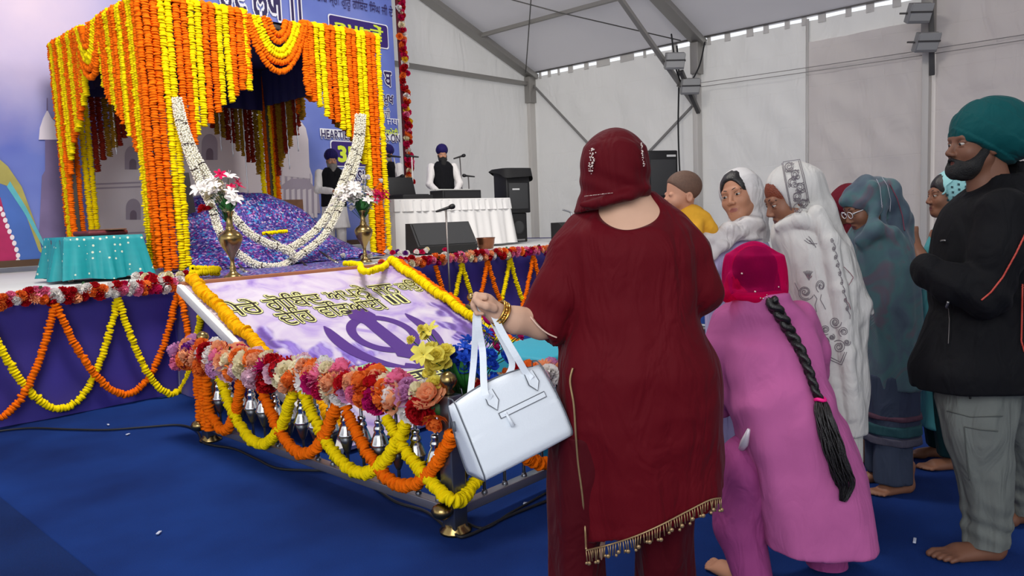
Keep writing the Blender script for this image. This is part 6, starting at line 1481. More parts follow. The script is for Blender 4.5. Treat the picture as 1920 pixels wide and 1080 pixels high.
f = Field(hb+np.array((-.14, -.18, -.40)), hb+np.array((.24, .18, -.05)), .006); f.cap(hb+np.array((.038, 0, -.118)), hb+np.array((.06, .01, -.26)), .076, .086, .03); f.chain([hb+np.array((.05, -.055, -.125)), hb+np.array((.03, -.10, -.17))], [.038, .034], .02); f.chain([hb+np.array((.085, -.03, -.12)), hb+np.array((.115, -.05, -.16))], [.04, .034], .02)
fg.field('shirt', f, cloth('yellow_jersey', (224, 166, 52), .8, .1), creases(.006, 16, 3, (1, 1, .7)))

# ================================================================== WOMAN IN THE WHITE EMBROIDERED SHAWL
def snap_on(V, x, y, lift, lo=2.0, hi=5.2, w=.012):
    a, b = at(x, y, lo), at(x, y, hi); d = (b-a)/np.linalg.norm(b-a); r_ = V-a; t = r_ @ d; k_ = np.linalg.norm(r_-t[:, None]*d, axis=1) < w
    return a+d*(t[k_].min()-lift) if k_.any() else None
def stitched(fig, V, curves, r, m, parent, name='stitching', lo=2.0, lift=.0002, w=.012):
    """thread lines laid on the cloth surface"""
    mb = MB()
    for c in curves:
        c = resample(np.array([(x, y, 0.) for x, y in c]), 1.6)[:, :2]
        P = [q for q in (snap_on(V, x, y, lift, lo, w=w) for x, y in c) if q is not None]
        if len(P) > 2:
            P = np.array(P); g_ = np.linalg.norm(np.diff(P, axis=0), axis=1); j_ = np.flatnonzero(g_ > 4*np.median(g_)+.004)
            if len(j_): e_ = np.r_[-1, j_, len(P)-1]; q_ = int(np.argmax(np.diff(e_))); P = P[e_[q_]+1:e_[q_+1]+1]
            if len(P) < 3: continue
            P[1:-1, 1] = (P[:-2, 1]+P[1:-1, 1]+P[2:, 1])/3; mb.tube(P, r, 5)
    return fig.mb(name, mb, m, parent)
def spiral(cx, cy, R, turns=1.6, n=22, ph=0.0, sq=1.0): return [(cx+R*(1-.75*t)*math.cos(ph+2*PI*turns*t)*sq, cy+R*(1-.75*t)*math.sin(ph+2*PI*turns*t)) for t in np.linspace(0, 1, n)]
DW = 3.18
hc = at(1480, 372, DW); b0 = at(1545, 700, DW)
fg = Figure('woman in a pale embroidered shawl over her head, in profile with her head bowed', b0[0], DW)
f = Field((at(1480, 700, DW)[0]-.05, DW-.3, .3), (at(1620, 700, DW)[0]+.05, DW+.3, hc[2]), .009)
f.loft(secs(DW, [(900, 1500, 1600, .12, 0), (600, 1495, 1600, .13, 0), (470, 1480, 1580, .15, 0), (430, 1480, 1550, .12, 0)]), .03); f.cap(at(1520, 430, DW), hc-np.array((-.02, 0, .03)), .058, .052, .03); bk = f.mesh_arrays()
f = Field((b0[0]-.25, DW-.25, -.01), (b0[0]+.25, DW+.3, .16), .006); foot_field(f, (b0[0]+.02, DW-.09, 0), PI+.05, .235, -1); foot_field(f, (b0[0]+.05, DW+.1, 0), PI-.05, .235, 1); feet = f.mesh_arrays()
body, T = add_head(fg, hc, 92, -20, 0, SK_BRN, LIP_D, .98, .0028, body=[bk, legs(at(1550, 700, DW), [(b0[0]+.02, DW-.09), (b0[0]+.05, DW+.1)], .075), feet])
R = rotm(math.radians(92), math.radians(-20)); Rn = np.array(R)
f = Field(hc-np.array((.15, .13, .06)), hc+np.array((.15, .13, .16)), .0045); f.ell(hc+Rn @ np.array((0, -.012, .042)), (.079, .100, .087), .01, R); f.ell(hc+Rn @ np.array((0, .120, -.046)), (.12, .070, .078), .01, R, True)
fg.field('hair', f, mat('hair_henna', (124, 56, 30), .5, bump=.5, bscale=200, var=.3, vscale=80), creases(.0015, 40, 4))
M_SHAWL = cloth('shawl_ivory', (200, 197, 192), .85, .25, .15, 300, .06, 5, .45)
f = Field((at(1440, 500, DW)[0]-.06, DW-.36, at(1560, 812, DW)[2]-.02), (at(1650, 590, DW)[0]+.06, DW+.34, hc[2]+.19), .0065)
f.ell(hc+Rn @ np.array((0, -.030, .034)), (.096, .116, .110), .02, R)
f.ell(hc+Rn @ np.array((0, .120, -.022)), (.14, .092, .132), .008, R, True)
f.chain([at(1508, 345, DW-.02), at(1528, 400, DW-.0), at(1562, 468, DW), at(1590, 540, DW-.02)], [.080, .078, .062, .040], .03)
f.loft(secs(DW, [(800, 1518, 1610, .17, 0), (720, 1502, 1614, .18, 0), (640, 1488, 1612, .185, 0), (580, 1478, 1612, .185, 0), (520, 1470, 1604, .18, 0), (470, 1458, 1584, .165, 0), (435, 1449, 1560, .135, 0), (408, 1458, 1540, .10, 0), (392, 1480, 1540, .07, 0)]), .035, folds=[(9, .03, .004, 1.0), (15, .012, .004, 0)], power=2.2)
f.chain([at(1586, 470, DW-.10), at(1606, 530, DW-.12), at(1636, 588, DW-.12)], [.022, .018, .006], .02); f.chain([at(1570, 470, DW-.12), at(1588, 540, DW-.15), at(1606, 606, DW-.15)], [.028, .024, .008], .03); f.chain([at(1590, 520, DW-.13), at(1620, 570, DW-.13), at(1612, 598, DW-.14)], [.022, .014, .008], .03)
f.chain([at(1530, 400, DW-.13), at(1556, 450, DW-.17), at(1572, 540, DW-.19), at(1588, 660, DW-.19), at(1596, 780, DW-.17)], [.030, .026, .022, .02, .014], .025)
f.chain([at(1460, 425, DW-.05), at(1500, 412, DW-.12), at(1540, 425, DW-.13)], [.022, .026, .02], .02); f.ell(at(1464, 455, DW-.11), (.020, .03, .016), .012, cut=True)
shv, shf = f.mesh_arrays(both(creases(.010, 7, 22, (1, 1, .22)), creases(.004, 14, 23, (1, 1, .3)), lambda V: .0035*np.sin(V[:, 0]*70+V[:, 2]*26)*np.clip((V[:, 0]-at(1500, 500, DW)[0])/.1, 0, 1)), 1)
sh = fg.add('shawl', shv, shf, M_SHAWL)
M_EMB = mat('embroidery_grey', (112, 104, 110), .8); M_EMB2 = mat('embroidery_rose', (140, 96, 104), .8)
cv = [[(1466, 306), (1472, 340), (1478, 370), (1483, 396)], [(1468, 305), (1474, 340), (1480, 370), (1485, 396)], [(1500, 300), (1508, 330), (1514, 360), (1519, 390)], [(1497, 301), (1505, 330), (1511, 360), (1516, 390)], [(1468, 304), (1484, 301), (1500, 299)]]
for k, (x, y) in enumerate(((1479, 312), (1491, 326), (1486, 341), (1500, 351), (1494, 368), (1506, 381), (1496, 388))): cv += [spiral(x, y, 8.5, 1.9, 26, k*1.3), spiral(x+5, y+6, 5, 1.4, 16, k+2), spiral(x-4, y+7, 4, 1.2, 12, k), spiral(x+6, y-6, 3.6, 1, 12, k), [(x-6, y-4), (x, y-8), (x+7, y-5)], [(x-6, y+3), (x-2, y+9), (x+6, y+10)]]
cv += [spiral(1510, 548, 16, 1.4, 30, .4), spiral(1510, 548, 12.5, 1.2, 24, 1), spiral(1508, 547, 6, 1.2, 14), spiral(1539, 536, 13, 1.5, 30, 2.0, .75), spiral(1539, 536, 9, 1.2, 24, 3, .75), spiral(1540, 537, 4.5, 1, 12), [(1490, 530), (1494, 538), (1498, 546)], [(1526, 552), (1532, 560), (1528, 572), (1531, 585)], [(1540, 552), (1538, 562), (1544, 572), (1548, 580)]]
for a in range(7): cv.append([(1517, 525), (1513+a*1.4-4+.6*a, 512), (1506+a*3, 509-2*math.sin(a*.52))])
cv += [[(1512+dx, 447+dy), (1519+dx*.6, 453+dy), (1526+dx, 460-dy)] for dx, dy in ((0, 0), (4, -4), (-4, 3), (6, 3))]
for k, (x, y, R_) in enumerate(((1566, 604, 12), (1548, 618, 10), (1582, 622, 10), (1545, 642, 13), (1573, 650, 13), (1560, 632, 6), (1588, 642, 7))): cv += [spiral(x, y, R_, 1.6, 28, k), spiral(x, y, R_*.6, 1.2, 18, k+1)]
cv += [[(1540, 665), (1560, 676), (1578, 684), (1588, 660)], [(1541, 660), (1560, 671), (1576, 679), (1584, 660)]]
for k in range(9): cv += [spiral(1560+k*3.6, 450+k*16, 5.0, 1.4, 16, k*.9, .6), [(1563+k*3.4, 455+k*16), (1567+k*3.4, 463+k*16), (1565+k*3.6, 470+k*16)]]
stitched(fg, shv, cv, .0013, M_EMB, sh)
stitched(fg, shv, [[(1582, 500), (1594, 512), (1600, 520), (1592, 535)], [(1584, 560), (1592, 570), (1595, 580)], spiral(1517, 517, 5, 1, 14)], .0014, M_EMB2, sh, 'rose_stitching')
f = Field((at(1500, 800, DW)[0]-.05, DW-.24, .25), (at(1620, 800, DW)[0]+.05, DW+.24, at(1550, 700, DW)[2]), .009)
f.loft(secs(DW, [(905, 1512, 1606, .17, 0), (800, 1516, 1606, .165, 0), (720, 1515, 1606, .16, 0)]), .02, folds=(8, .04, .01, 0)); f.plane(at(1560, 868, DW), (.3, 0, -1), .004)
fg.field('tunic', f, cloth('tunic_ivory', (204, 202, 194), .8, .15))
f = Field((b0[0]-.2, DW-.22, .05), (b0[0]+.2, DW+.24, .7), .01)
for dy in (-.09, .1): f.loft([(.07, b0[0]+.03, DW+dy, .075, .07), (.65, b0[0]+.02, DW+dy*.8, .095, .09)], .02, folds=(6, .05, .02, dy))
fg.field('trousers', f, cloth('trouser_maroon_dark', (92, 40, 48), .8, .1))

# ================================================================== WOMAN IN THE GREY-BLUE SHAWL
DG = 3.70
hc = at(1622, 388, DG); b0 = at(1662, 700, DG)
fg = Figure('woman in a blue-grey shawl and glasses, head bowed, behind the pale embroidered shawl', b0[0], DG)
f = Field((at(1600, 700, DG)[0]-.05, DG-.3, .3), (at(1720, 700, DG)[0]+.05, DG+.3, hc[2]), .009)
f.loft(secs(DG, [(850, 1630, 1700, .12, 0), (600, 1618, 1705, .13, 0), (470, 1605, 1690, .15, 0), (440, 1610, 1680, .12, 0)]), .03); f.cap(at(1652, 440, DG), hc+np.array((.02, 0, -.03)), .058, .052, .03); bk = f.mesh_arrays()
f = Field((b0[0]-.28, DG-.25, -.01), (b0[0]+.25, DG+.3, .16), .006); foot_field(f, (at(1694, 905, DG)[0], DG-.07, 0), PI+.25, .235, -1); foot_field(f, (at(1700, 890, DG)[0], DG+.10, 0.0), PI+.1, .235, 1); feet = f.mesh_arrays()
body, T = add_head(fg, hc, 94, -22, 0, SK_BRN, LIP_D, .97, .003, body=[bk, legs(at(1662, 700, DG), [(at(1694, 905, DG)[0]-.02, DG-.07), (at(1700, 890, DG)[0]-.02, DG+.10)], .07), feet])
R = rotm(math.radians(94), math.radians(-22)); Rn = np.array(R)
mbg = MB().tube(T([(-.073, -.005, .004), (-.066, .060, .006), (-.052, .098, .006)]), .0022, 6).tube(T([(.073, -.005, .004), (.066, .060, .006), (.052, .098, .006)]), .0022, 6)
for s in (-1, 1): mbg.tube(T([(s*.030+.022*math.cos(a), .106-.004*abs(math.cos(a)), .0+.017*math.sin(a)) for a in np.linspace(0, 2*PI, 19)[:-1]]), .0018, 6, False, True)
mbg.tube(T([(-.008, .110, .006), (.008, .110, .006)]), .0018, 6); fg.mb('spectacles', mbg, mat('spectacles_white', (226, 222, 224), .3))
def shawl_mat():
    m = mat('shawl_greyblue', (74, 94, 106), .85, sheen=.2); t = NT(m); p = t.n['Principled BSDF']; tc = t.new('ShaderNodeTexCoord'); nz = t.new('ShaderNodeTexNoise', i_Scale=5.5, i_Detail=3.0, i_Distortion=.8); t.l.new(tc.outputs['Object'], nz.inputs['Vector'])
    r = ramp(t, [(.30, (52, 62, 80)), (.46, (68, 86, 98)), (.55, (66, 98, 102)), (.63, (88, 80, 92)), (.74, (76, 90, 104))], nz.outputs['Fac']); t.l.new(r.outputs[0], p.inputs['Base Color'])
    w = t.new('ShaderNodeTexWave', i_Scale=190.0); t.l.new(tc.outputs['Object'], w.inputs['Vector']); b = t.new('ShaderNodeBump', i_Strength=.12, i_Distance=.01); t.l.new(w.outputs['Fac'], b.inputs['Height']); t.l.new(b.outputs['Normal'], p.inputs['Normal']); return m
M_GB = shawl_mat()
f = Field((at(1570, 500, DG)[0]-.08, DG-.36, at(1660, 600, DG)[2]-.34), (at(1720, 500, DG)[0]+.08, DG+.34, hc[2]+.20), .0068)
f.ell(hc+Rn @ np.array((0, -.022, .038)), (.098, .124, .106), .02, R); f.ell(hc+Rn @ np.array((0, .118, -.058)), (.14, .102, .100), .008, R, True)
f.ell(hc+Rn @ np.array((0, .105, -.070)), (.14, .090, .085), .008, R, True)
f.chain([hc+Rn @ np.array((-.07, .045, .05)), hc+Rn @ np.array((0, .088, .066)), hc+Rn @ np.array((.07, .045, .05))], [.013, .012, .013], .03)
f.chain([at(1655, 370, DG), at(1684, 410, DG), at(1694, 450, DG)], [.090, .060, .042], .05)
f.loft(secs(DG, [(720, 1622, 1712, .17, 0), (640, 1616, 1714, .185, 0), (560, 1604, 1712, .195, 0), (500, 1596, 1705, .19, 0), (460, 1592, 1700, .165, 0), (430, 1598, 1690, .12, 0), (412, 1618, 1678, .08, 0)]), .035, folds=[(8, .04, .006, 2.0), (13, .015, .006, 0)], power=2.2)
f.chain([at(1612, 452, DG-.09), at(1644, 430, DG-.14), at(1676, 440, DG-.14), at(1690, 500, DG-.16), at(1700, 600, DG-.17)], [.03, .034, .034, .03, .02], .03)
f.chain([at(1636, 350, DG-.09), at(1640, 390, DG-.10), at(1630, 430, DG-.12)], [.02, .022, .02], .03); f.chain([at(1652, 345, DG-.08), at(1660, 390, DG-.09), at(1656, 430, DG-.12)], [.014, .016, .016], .02)
gv, gf = f.mesh_arrays(both(creases(.010, 7, 27, (1, 1, .25)), creases(.004, 15, 29, (1, 1, .3)), lambda V: .004*np.sin((V[:, 0]*1.0-V[:, 2]*.35)*75)*np.clip((V[:, 2]-at(1640, 470, DG)[2])/.05, 0, 1)), 1)
gs = fg.add('shawl', gv, gf, M_GB)
stitched(fg, gv, [[(1654, 332), (1664, 348), (1670, 375), (1668, 410)], [(1641, 330), (1650, 350), (1654, 390)]], .0012, mat('thread_pale', (180, 178, 188), .7), gs, 'pale_stripe', 2.6, .001)
stitched(fg, gv, [[(1668, 345), (1682, 372), (1692, 405), (1697, 440)]], .003, mat('thread_maroon', (118, 60, 78), .8), gs, 'maroon_stripe', 2.6, .001)
f = Field((at(1600, 800, DG)[0]-.06, DG-.26, at(1660, 830, DG)[2]-.04), (at(1730, 700, DG)[0]+.06, DG+.26, at(1660, 640, DG)[2]), .009)
tr_ = [(823, 1619, 1714, .17, 0), (760, 1620, 1714, .17, 0), (660, 1620, 1712, .16, 0)]
f.loft(secs(DG, tr_), .02, folds=(7, .025, .01, 1)); fg.field('tunic', f, cloth('tunic_slate', (52, 58, 78), .85, .1), creases(.004, 7, 4, (1, 1, .2)))
for i, (y0, y1, c, nm) in enumerate(((775, 766, (80, 54, 68), 'hem_band'), (803, 784, (42, 74, 80), 'hem_band'), (820, 806, (76, 74, 88), 'hem_band'))):
    f = Field((at(1600, 800, DG)[0]-.06, DG-.27, at(1660, 830, DG)[2]-.04), (at(1730, 700, DG)[0]+.06, DG+.27, at(1660, 740, DG)[2]), .007)
    f.loft(secs(DG, [(y0, 1615, 1718, .182, 0), (y1, 1615, 1718, .182, 0)]), .0, folds=(7, .025, .022, 1)); fg.field(nm, f, cloth('hem_%d' % i, c, .85, .1), None, 0)
f = Field((b0[0]-.25, DG-.25, .03), (b0[0]+.25, DG+.28, .62), .009)
for x_, dy in ((1658, -.08), (1672, .09)): xx = at(x_, 860, DG)[0]; f.loft([(.055, xx, DG+dy, .088, .085), (.3, xx, DG+dy, .085, .085), (.6, xx, DG+dy*.8, .10, .1)], .02, folds=(6, .05, .02, dy))
fg.field('trousers', f, cloth('trouser_slate', (58, 66, 84), .85, .1), creases(.005, 8, 7, (1, 1, .3)))
# a person in dark red, nearly hidden beyond her
DH = 4.15
b0 = at(1590, 600, DH); hc = at(1592, 392, DH)
fg = Figure('person in dark red almost hidden between the pale shawl and the blue-grey shawl', b0[0], DH)
f = Field((b0[0]-.35, DH-.3, -.01), (b0[0]+.35, DH+.3, hc[2]), .012); f.loft(secs(DH, [(800, 1560, 1640, .12, 0), (480, 1560, 1640, .13, 0), (440, 1575, 1625, .1, 0)]), .03); f.cap(at(1600, 440, DH), hc, .055, .05, .03)
for dy in (-.09, .09): f.cap((b0[0], DH+dy, .08), (b0[0], DH+dy*.8, .75), .05, .08, .03); foot_field(f, (b0[0]+.06, DH+dy, 0), PI, .235)
body, T = add_head(fg, hc, 80, -15, 0, SK_BRN, LIP_D, .95, .0045, body=[f.mesh_arrays()])
f = Field((b0[0]-.36, DH-.3, .35), (b0[0]+.36, DH+.3, hc[2]+.17), .009); R = rotm(math.radians(80), math.radians(-15)); Rn = np.array(R)
f.ell(hc+Rn @ np.array((0, -.02, .03)), (.10, .122, .11), .02, R); f.ell(hc+Rn @ np.array((0, .115, -.05)), (.14, .07, .09), .01, R, True); f.loft(secs(DH, [(830, 1545, 1650, .16, 0), (560, 1550, 1648, .16, 0), (470, 1556, 1645, .16, 0), (420, 1574, 1630, .10, 0)]), .04); f.chain([at(1566, 470, DH-.12), at(1556, 440, DH-.15), at(1560, 405, DH-.14)], [.05, .045, .042], .03)
fg.field('shawl', f, cloth('dark_red_wool', (96, 22, 36), .85, .2), creases(.005, 8, 5))

# ================================================================== GIRL IN THE AQUA LACE SCARF
DT = 3.98
hc = at(1778, 366, DT); b0 = at(1772, 700, DT)
fg = Figure('girl in an aqua tunic and lace scarf with folded hands, beyond the man in black', b0[0], DT)
f = Field((b0[0]-.32, DT-.3, .35), (b0[0]+.3, DT+.3, hc[2]), .008)
f.loft(secs(DT, [(850, 1740, 1805, .11, 0), (560, 1742, 1806, .12, 0), (460, 1745, 1808, .13, 0), (430, 1752, 1800, .10, 0)]), .03); f.cap(at(1785, 430, DT), hc+np.array((.01, 0, -.03)), .054, .05, .03)
f.chain([at(1752, 510, DT-.13), at(1728, 486, DT-.08), at(1714, 456, DT-.02)], [.042, .036, .027], .02); f.chain([at(1752, 510, DT+.10), at(1730, 486, DT+.05), at(1714, 456, DT+.0)], [.042, .036, .027], .02); f.cap(at(1714, 458, DT-.01), at(1716, 440, DT-.005), .026, .018, .02)
for q in range(4): finger(f, [at(1713+q*1.6, 446, DT-.02), at(1713+q*2.0, 436-abs(q-1.5), DT-.012), at(1715+q*2, 428-abs(q-1.5)*1.5, DT-.004)], .009, .006)
bk = f.mesh_arrays()
f = Field((b0[0]-.3, DT-.22, -.01), (b0[0]+.28, DT+.28, .16), .006); foot_field(f, (at(1790, 878, DT)[0], DT-.06, 0), PI+.06, .235, -1); foot_field(f, (at(1800, 870, DT)[0], DT+.12, 0), PI-.1, .235, 1); feet = f.mesh_arrays()
body, T = add_head(fg, hc, 84, 0, 0, SK_BRN, LIP_D, .95, .0032, body=[bk, legs(at(1772, 700, DT), [(at(1790, 878, DT)[0]-.02, DT-.06), (at(1800, 870, DT)[0]-.02, DT+.12)], .065), feet])
R = rotm(math.radians(84)); Rn = np.array(R)
f = Field(hc-np.array((.15, .15, .14)), hc+np.array((.15, .15, .15)), .005); f.ell(hc+Rn @ np.array((0, -.016, .040)), (.079, .102, .088), .01, R); f.ell(hc+Rn @ np.array((0, .105, -.035)), (.075, .062, .085), .01, R, True); fg.field('hair', f, M_HAIR, creases(.0015, 40, 4))
M_AQ = mat('lace_aqua', (150, 206, 206), .7, sheen=.2, bump=.2, bscale=300); M_AQT = cloth('aqua_tunic', (84, 164, 172), .7, .2)
f = Field((at(1730, 500, DT)[0]-.08, DT-.34, at(1770, 560, DT)[2]-.02), (at(1840, 400, DT)[0]+.08, DT+.3, hc[2]+.19), .006)
f.ell(hc+Rn @ np.array((0, -.035, .030)), (.098, .112, .110), .02, R); f.ell(hc+Rn @ np.array((0, .112, -.06)), (.13, .098, .155), .01, R, True)
f.loft(secs(DT, [(545, 1738, 1815, .15, 0), (480, 1742, 1818, .16, 0), (440, 1752, 1815, .13, 0), (410, 1768, 1815, .10, 0)]), .03, folds=(8, .03, .005, 0))
lv, lf = f.mesh_arrays(creases(.004, 9, 27, (1, 1, .4)), 1); ls = fg.add('lace_scarf', lv, lf, M_AQ)
mb = MB(); 
for r_ in range(12):
    t = r_/11; bx, by = 1793-46*t**.8-2*math.sin(t*3), 336+82*t
    for q in range(4):
        if (q+r_) % 2: continue
        x, y = bx+(q*7.2)*(.6+.4*(1-t))+5, by+q*2.2
        c = [snap_on(lv, x+dx, y+dy, .0012, 3.2) for dx, dy in ((-2.2, -2.2), (2.2, -1.8), (2.2, 2.4), (-2.2, 2.0))]
        if all(z is not None for z in c): mb.add(c, [(0, 1, 2, 3)], False)
fg.mb('lace_opening', mb, mat('lace_dark', (44, 74, 80), .8), ls)
sc = [(1792-46*t**.8-4+2.5*math.sin(t*26), 333+86*t) for t in np.linspace(0, 1, 50)]; stitched(fg, lv, [sc], .005, M_AQ, ls, 'scalloped_edge', 3.2, .002, .02)
f = Field((at(1715, 700, DT)[0]-.06, DT-.28, at(1770, 800, DT)[2]-.04), (at(1820, 500, DT)[0]+.06, DT+.28, at(1770, 430, DT)[2]), .0085)
f.loft(secs(DT, [(800, 1734, 1822, .17, 0), (700, 1736, 1818, .16, 0), (560, 1738, 1812, .145, 0), (480, 1738, 1812, .145, 0), (436, 1752, 1804, .1, 0)]), .03, folds=(8, .035, .003, 0)); f.chain([at(1772, 470, DT-.13), at(1756, 520, DT-.16), at(1732, 496, DT-.11)], [.055, .055, .044], .03); f.chain([at(1772, 470, DT+.13), at(1756, 520, DT+.14), at(1732, 496, DT+.07)], [.055, .055, .044], .03)
fg.field('tunic', f, M_AQT, creases(.006, 8, 3, (1, 1, .3)))
f = Field((b0[0]-.22, DT-.22, .05), (b0[0]+.24, DT+.26, .72), .009)
for x_, dy in ((1768, -.07), (1780, .1)): xx = at(x_, 840, DT)[0]; f.loft([(.07, xx, DT+dy, .06, .065), (.3, xx-.005, DT+dy, .085, .085), (.7, xx, DT+dy*.8, .10, .1)], .02, folds=(6, .06, .02, dy))
fg.field('trousers', f, cloth('dark_green_trouser', (18, 46, 52), .85, .1))

# ================================================================== MAN IN THE TEAL TURBAN
DN = 2.93
hc = at(1834, 272, DN); b0 = at(1850, 700, DN)
fg = Figure('bearded man in teal turban, black jacket and grey trousers, standing in profile', b0[0], DN)
f = Field((b0[0]-.32, DN-.3, .4), (b0[0]+.3, DN+.3, hc[2]), .009)
f.loft(secs(DN, [(720, 1780, 1900, .13, 0), (560, 1775, 1905, .14, 0), (430, 1785, 1920, .17, 0), (365, 1815, 1905, .12, 0)]), .03); f.cap(at(1866, 370, DN), hc+np.array((.025, 0, -.03)), .068, .060, .03); f.chain([at(1800, 545, DN-.14), at(1745, 515, DN-.08), at(1722, 500, DN-.05)], [.05, .04, .03], .02)
bk = f.mesh_arrays()
f = Field((at(1715, 1000, DN)[0]-.05, DN-.22, -.01), (at(1960, 1000, DN)[0]+.1, DN+.5, .2), .0045)
foot_field(f, (at(1868, 1040, DN)[0], DN-.035, 0), PI+.02, .285, -1); foot_field(f, (at(1958, 1000, DN+.28)[0], DN+.26, 0), PI-.05, .285, 1); feet = f.mesh_arrays()
body, T = add_head(fg, hc, 92, 3, 0, SK_DRK, LIP_D, 1.03, .0028, male=True, body=[bk, legs(at(1840, 640, DN), [(at(1868, 1040, DN)[0]-.03, DN-.035), (at(1940, 1000, DN+.27)[0], DN+.25)], .07), feet])
R = rotm(math.radians(92), math.radians(3)); Rn = np.array(R); S_ = 1.03
M_BEARD = mat('beard_black', (14, 12, 13), .7, bump=.7, bscale=260, var=.4, vscale=120)
f = Field(hc-np.array((.16, .13, .17)), hc+np.array((.10, .13, .02)), .004)
f.ell(hc+Rn @ np.array((0, .045, -.088))*S_, (.058, .056, .046), .01, R); f.ell(hc+Rn @ np.array((0, .088, -.096))*S_, (.032, .026, .030), .03, R)
for s in (-1, 1): f.cap(hc+Rn @ np.array((s*.066, .012, -.02))*S_, hc+Rn @ np.array((s*.052, .045, -.08))*S_, .014, .026, .02); f.cap(hc+Rn @ np.array((s*.006, .101, -.057))*S_, hc+Rn @ np.array((s*.030, .086, -.074))*S_, .0065, .007, .01)
f.ell(hc+Rn @ np.array((0, .108, -.071))*S_, (.021, .022, .0095), .006, R, True)
fg.field('beard', f, M_BEARD, creases(.003, 40, 6, (1, 1, .5)))
M_TUR = cloth('turban_teal', (10, 74, 76), .7, .35, .1, 300, .12, 5)
f = Field(hc-np.array((.17, .22, .10)), hc+np.array((.26, .22, .26)), .005); tc_ = at(1864, 244, DN)
f.ell(tc_+np.array((.0, 0, .006)), (.140, .128, .122), .03, rotm(0, 0, math.radians(16))); f.ell(at(1845, 250, DN), (.115, .116, .105), .04); f.ell(at(1885, 262, DN), (.115, .118, .088), .05)
f.plane(at(1800, 262, DN), np.array((-.32, 0, -1.0)), .012) if False else None
f.cap(hc+Rn @ np.array((-.12, .075, -.055)), hc+Rn @ np.array((.12, .075, -.055)), .062, .062, .01, True); f.cap(hc+Rn @ np.array((-.14, .02, -.115)), hc+Rn @ np.array((.14, .02, -.115)), .085, .085, .02, True)
def turban_folds(V):
    q = V-tc_; s = q[:, 2]*.85+q[:, 0]*.52+.25*np.abs(q[:, 1]); w = ((s*15) % 1.0); return .006*(np.minimum(w, .9)/.9)-.003
tv, tf = f.mesh_arrays(both(turban_folds, creases(.002, 14, 3)), 1); fg.add('turban', tv, tf, M_TUR)
M_JKT = cloth('black_jacket', (17, 17, 20), .75, .1, .1, 300, .2, 5)
f = Field((at(1700, 690, DN)[0]-.08, DN-.40, at(1850, 725, DN)[2]-.06), (at(1960, 500, DN)[0]+.10, DN+.36, at(1870, 325, DN)[2]+.04), .0078)
f.loft(secs(DN, [(722, 1716, 1968, .19, 0), (690, 1712, 1966, .195, 0), (640, 1732, 1960, .185, 0), (570, 1756, 1952, .18, 0), (500, 1756, 1955, .19, 0), (440, 1764, 1960, .20, 0), (395, 1780, 1950, .19, .0), (365, 1806, 1930, .15, 0), (345, 1832, 1915, .105, 0), (328, 1846, 1908, .085, 0)]), .03, folds=(6, .012, .0, 1), power=2.3)
f.chain([at(1880, 395, DN-.17), at(1874, 470, DN-.20), at(1850, 552, DN-.20), at(1790, 535, DN-.17), at(1745, 512, DN-.12)], [.085, .085, .078, .068, .058], .04); f.chain([at(1880, 400, DN+.17), at(1850, 545, DN+.16), at(1770, 520, DN+.06)], [.08, .075, .06], .04); f.ell(at(1735, 508, DN-.09), (.044, .055, .062), .03)
f.cap(at(1850, 334, DN), at(1905, 322, DN), .04, .055, .03); f.ell(at(1872, 318, DN-.0), (.060, .075, .05), .01, cut=True)
f.cap(at(1700, 730, DN), at(1760, 738, DN), .02, .02, .01, True)
jv, jf = f.mesh_arrays(both(creases(.006, 6, 17, (1, 1, .5)), lambda V: .005*np.sin((V[:, 0]+V[:, 2])*60)*np.exp(-((V[:, 2]-at(1850, 545, DN)[2])/.09)**2)), 1); jk = fg.add('jacket', jv, jf, M_JKT)
stitched(fg, jv, [[(1922, 440), (1905, 475), (1880, 520), (1858, 548), (1840, 563)], [(1918, 470), (1917, 540), (1916, 600), (1915, 640), (1921, 660)]], .0035, mat('piping_red', (176, 58, 44), .6), jk, 'red_piping', 2.2, .002)
stitched(fg, jv, [[(1778, 572), (1780, 600), (1779, 625), (1778, 645)]], .002, mat('zip_grey', (84, 80, 80), .4, .6), jk, 'pocket_zip', 2.2, .002); stitched(fg, jv, [[(1778, 566), (1776, 573), (1775, 580)]], .005, mat('zip_pull', (150, 148, 146), .35, .8), jk, 'zip_pull', 2.2, .003); stitched(fg, jv, [[(1764, 452), (1768, 451), (1773, 451)]], .0035, mat('zip_pull', (150, 148, 146)), jk, 'small_badge', 2.2, .002)
f = Field((at(1750, 900, DN)[0]-.08, DN-.28, .05), (at(1960, 900, DN)[0]+.14, DN+.48, at(1850, 690, DN)[2]), .0085)
f.loft(secs(DN, [(1035, 1812, 1880, .085, -.02), (1000, 1810, 1884, .088, -.02), (930, 1808, 1890, .092, -.03), (860, 1790, 1892, .10, -.03), (800, 1772, 1896, .115, -.03), (740, 1763, 1902, .14, 0), (700, 1765, 1905, .16, .02)]), .02, folds=[(7, .05, .005, 0), (15, .012, .01, 0)])
f.loft(secs(DN+.20, [(990, 1905, 1975, .085, .06), (930, 1896, 1975, .09, .05), (860, 1885, 1965, .095, .02), (790, 1862, 1948, .11, -.02), (720, 1845, 1940, .14, -.08)]), .03, folds=(7, .05, .01, 2))
tv, tf = f.mesh_arrays(both(creases(.009, 8, 13, (.9, 1, .9)), lambda V: .005*np.sin(V[:, 2]*85+V[:, 0]*30)*np.exp(-((V[:, 2]-.14)/.07)**2)), 1); trs = fg.add('trousers', tv, tf, cloth('trouser_greygreen', (104, 108, 104), .85, .1, .15, 300, .10, 4))
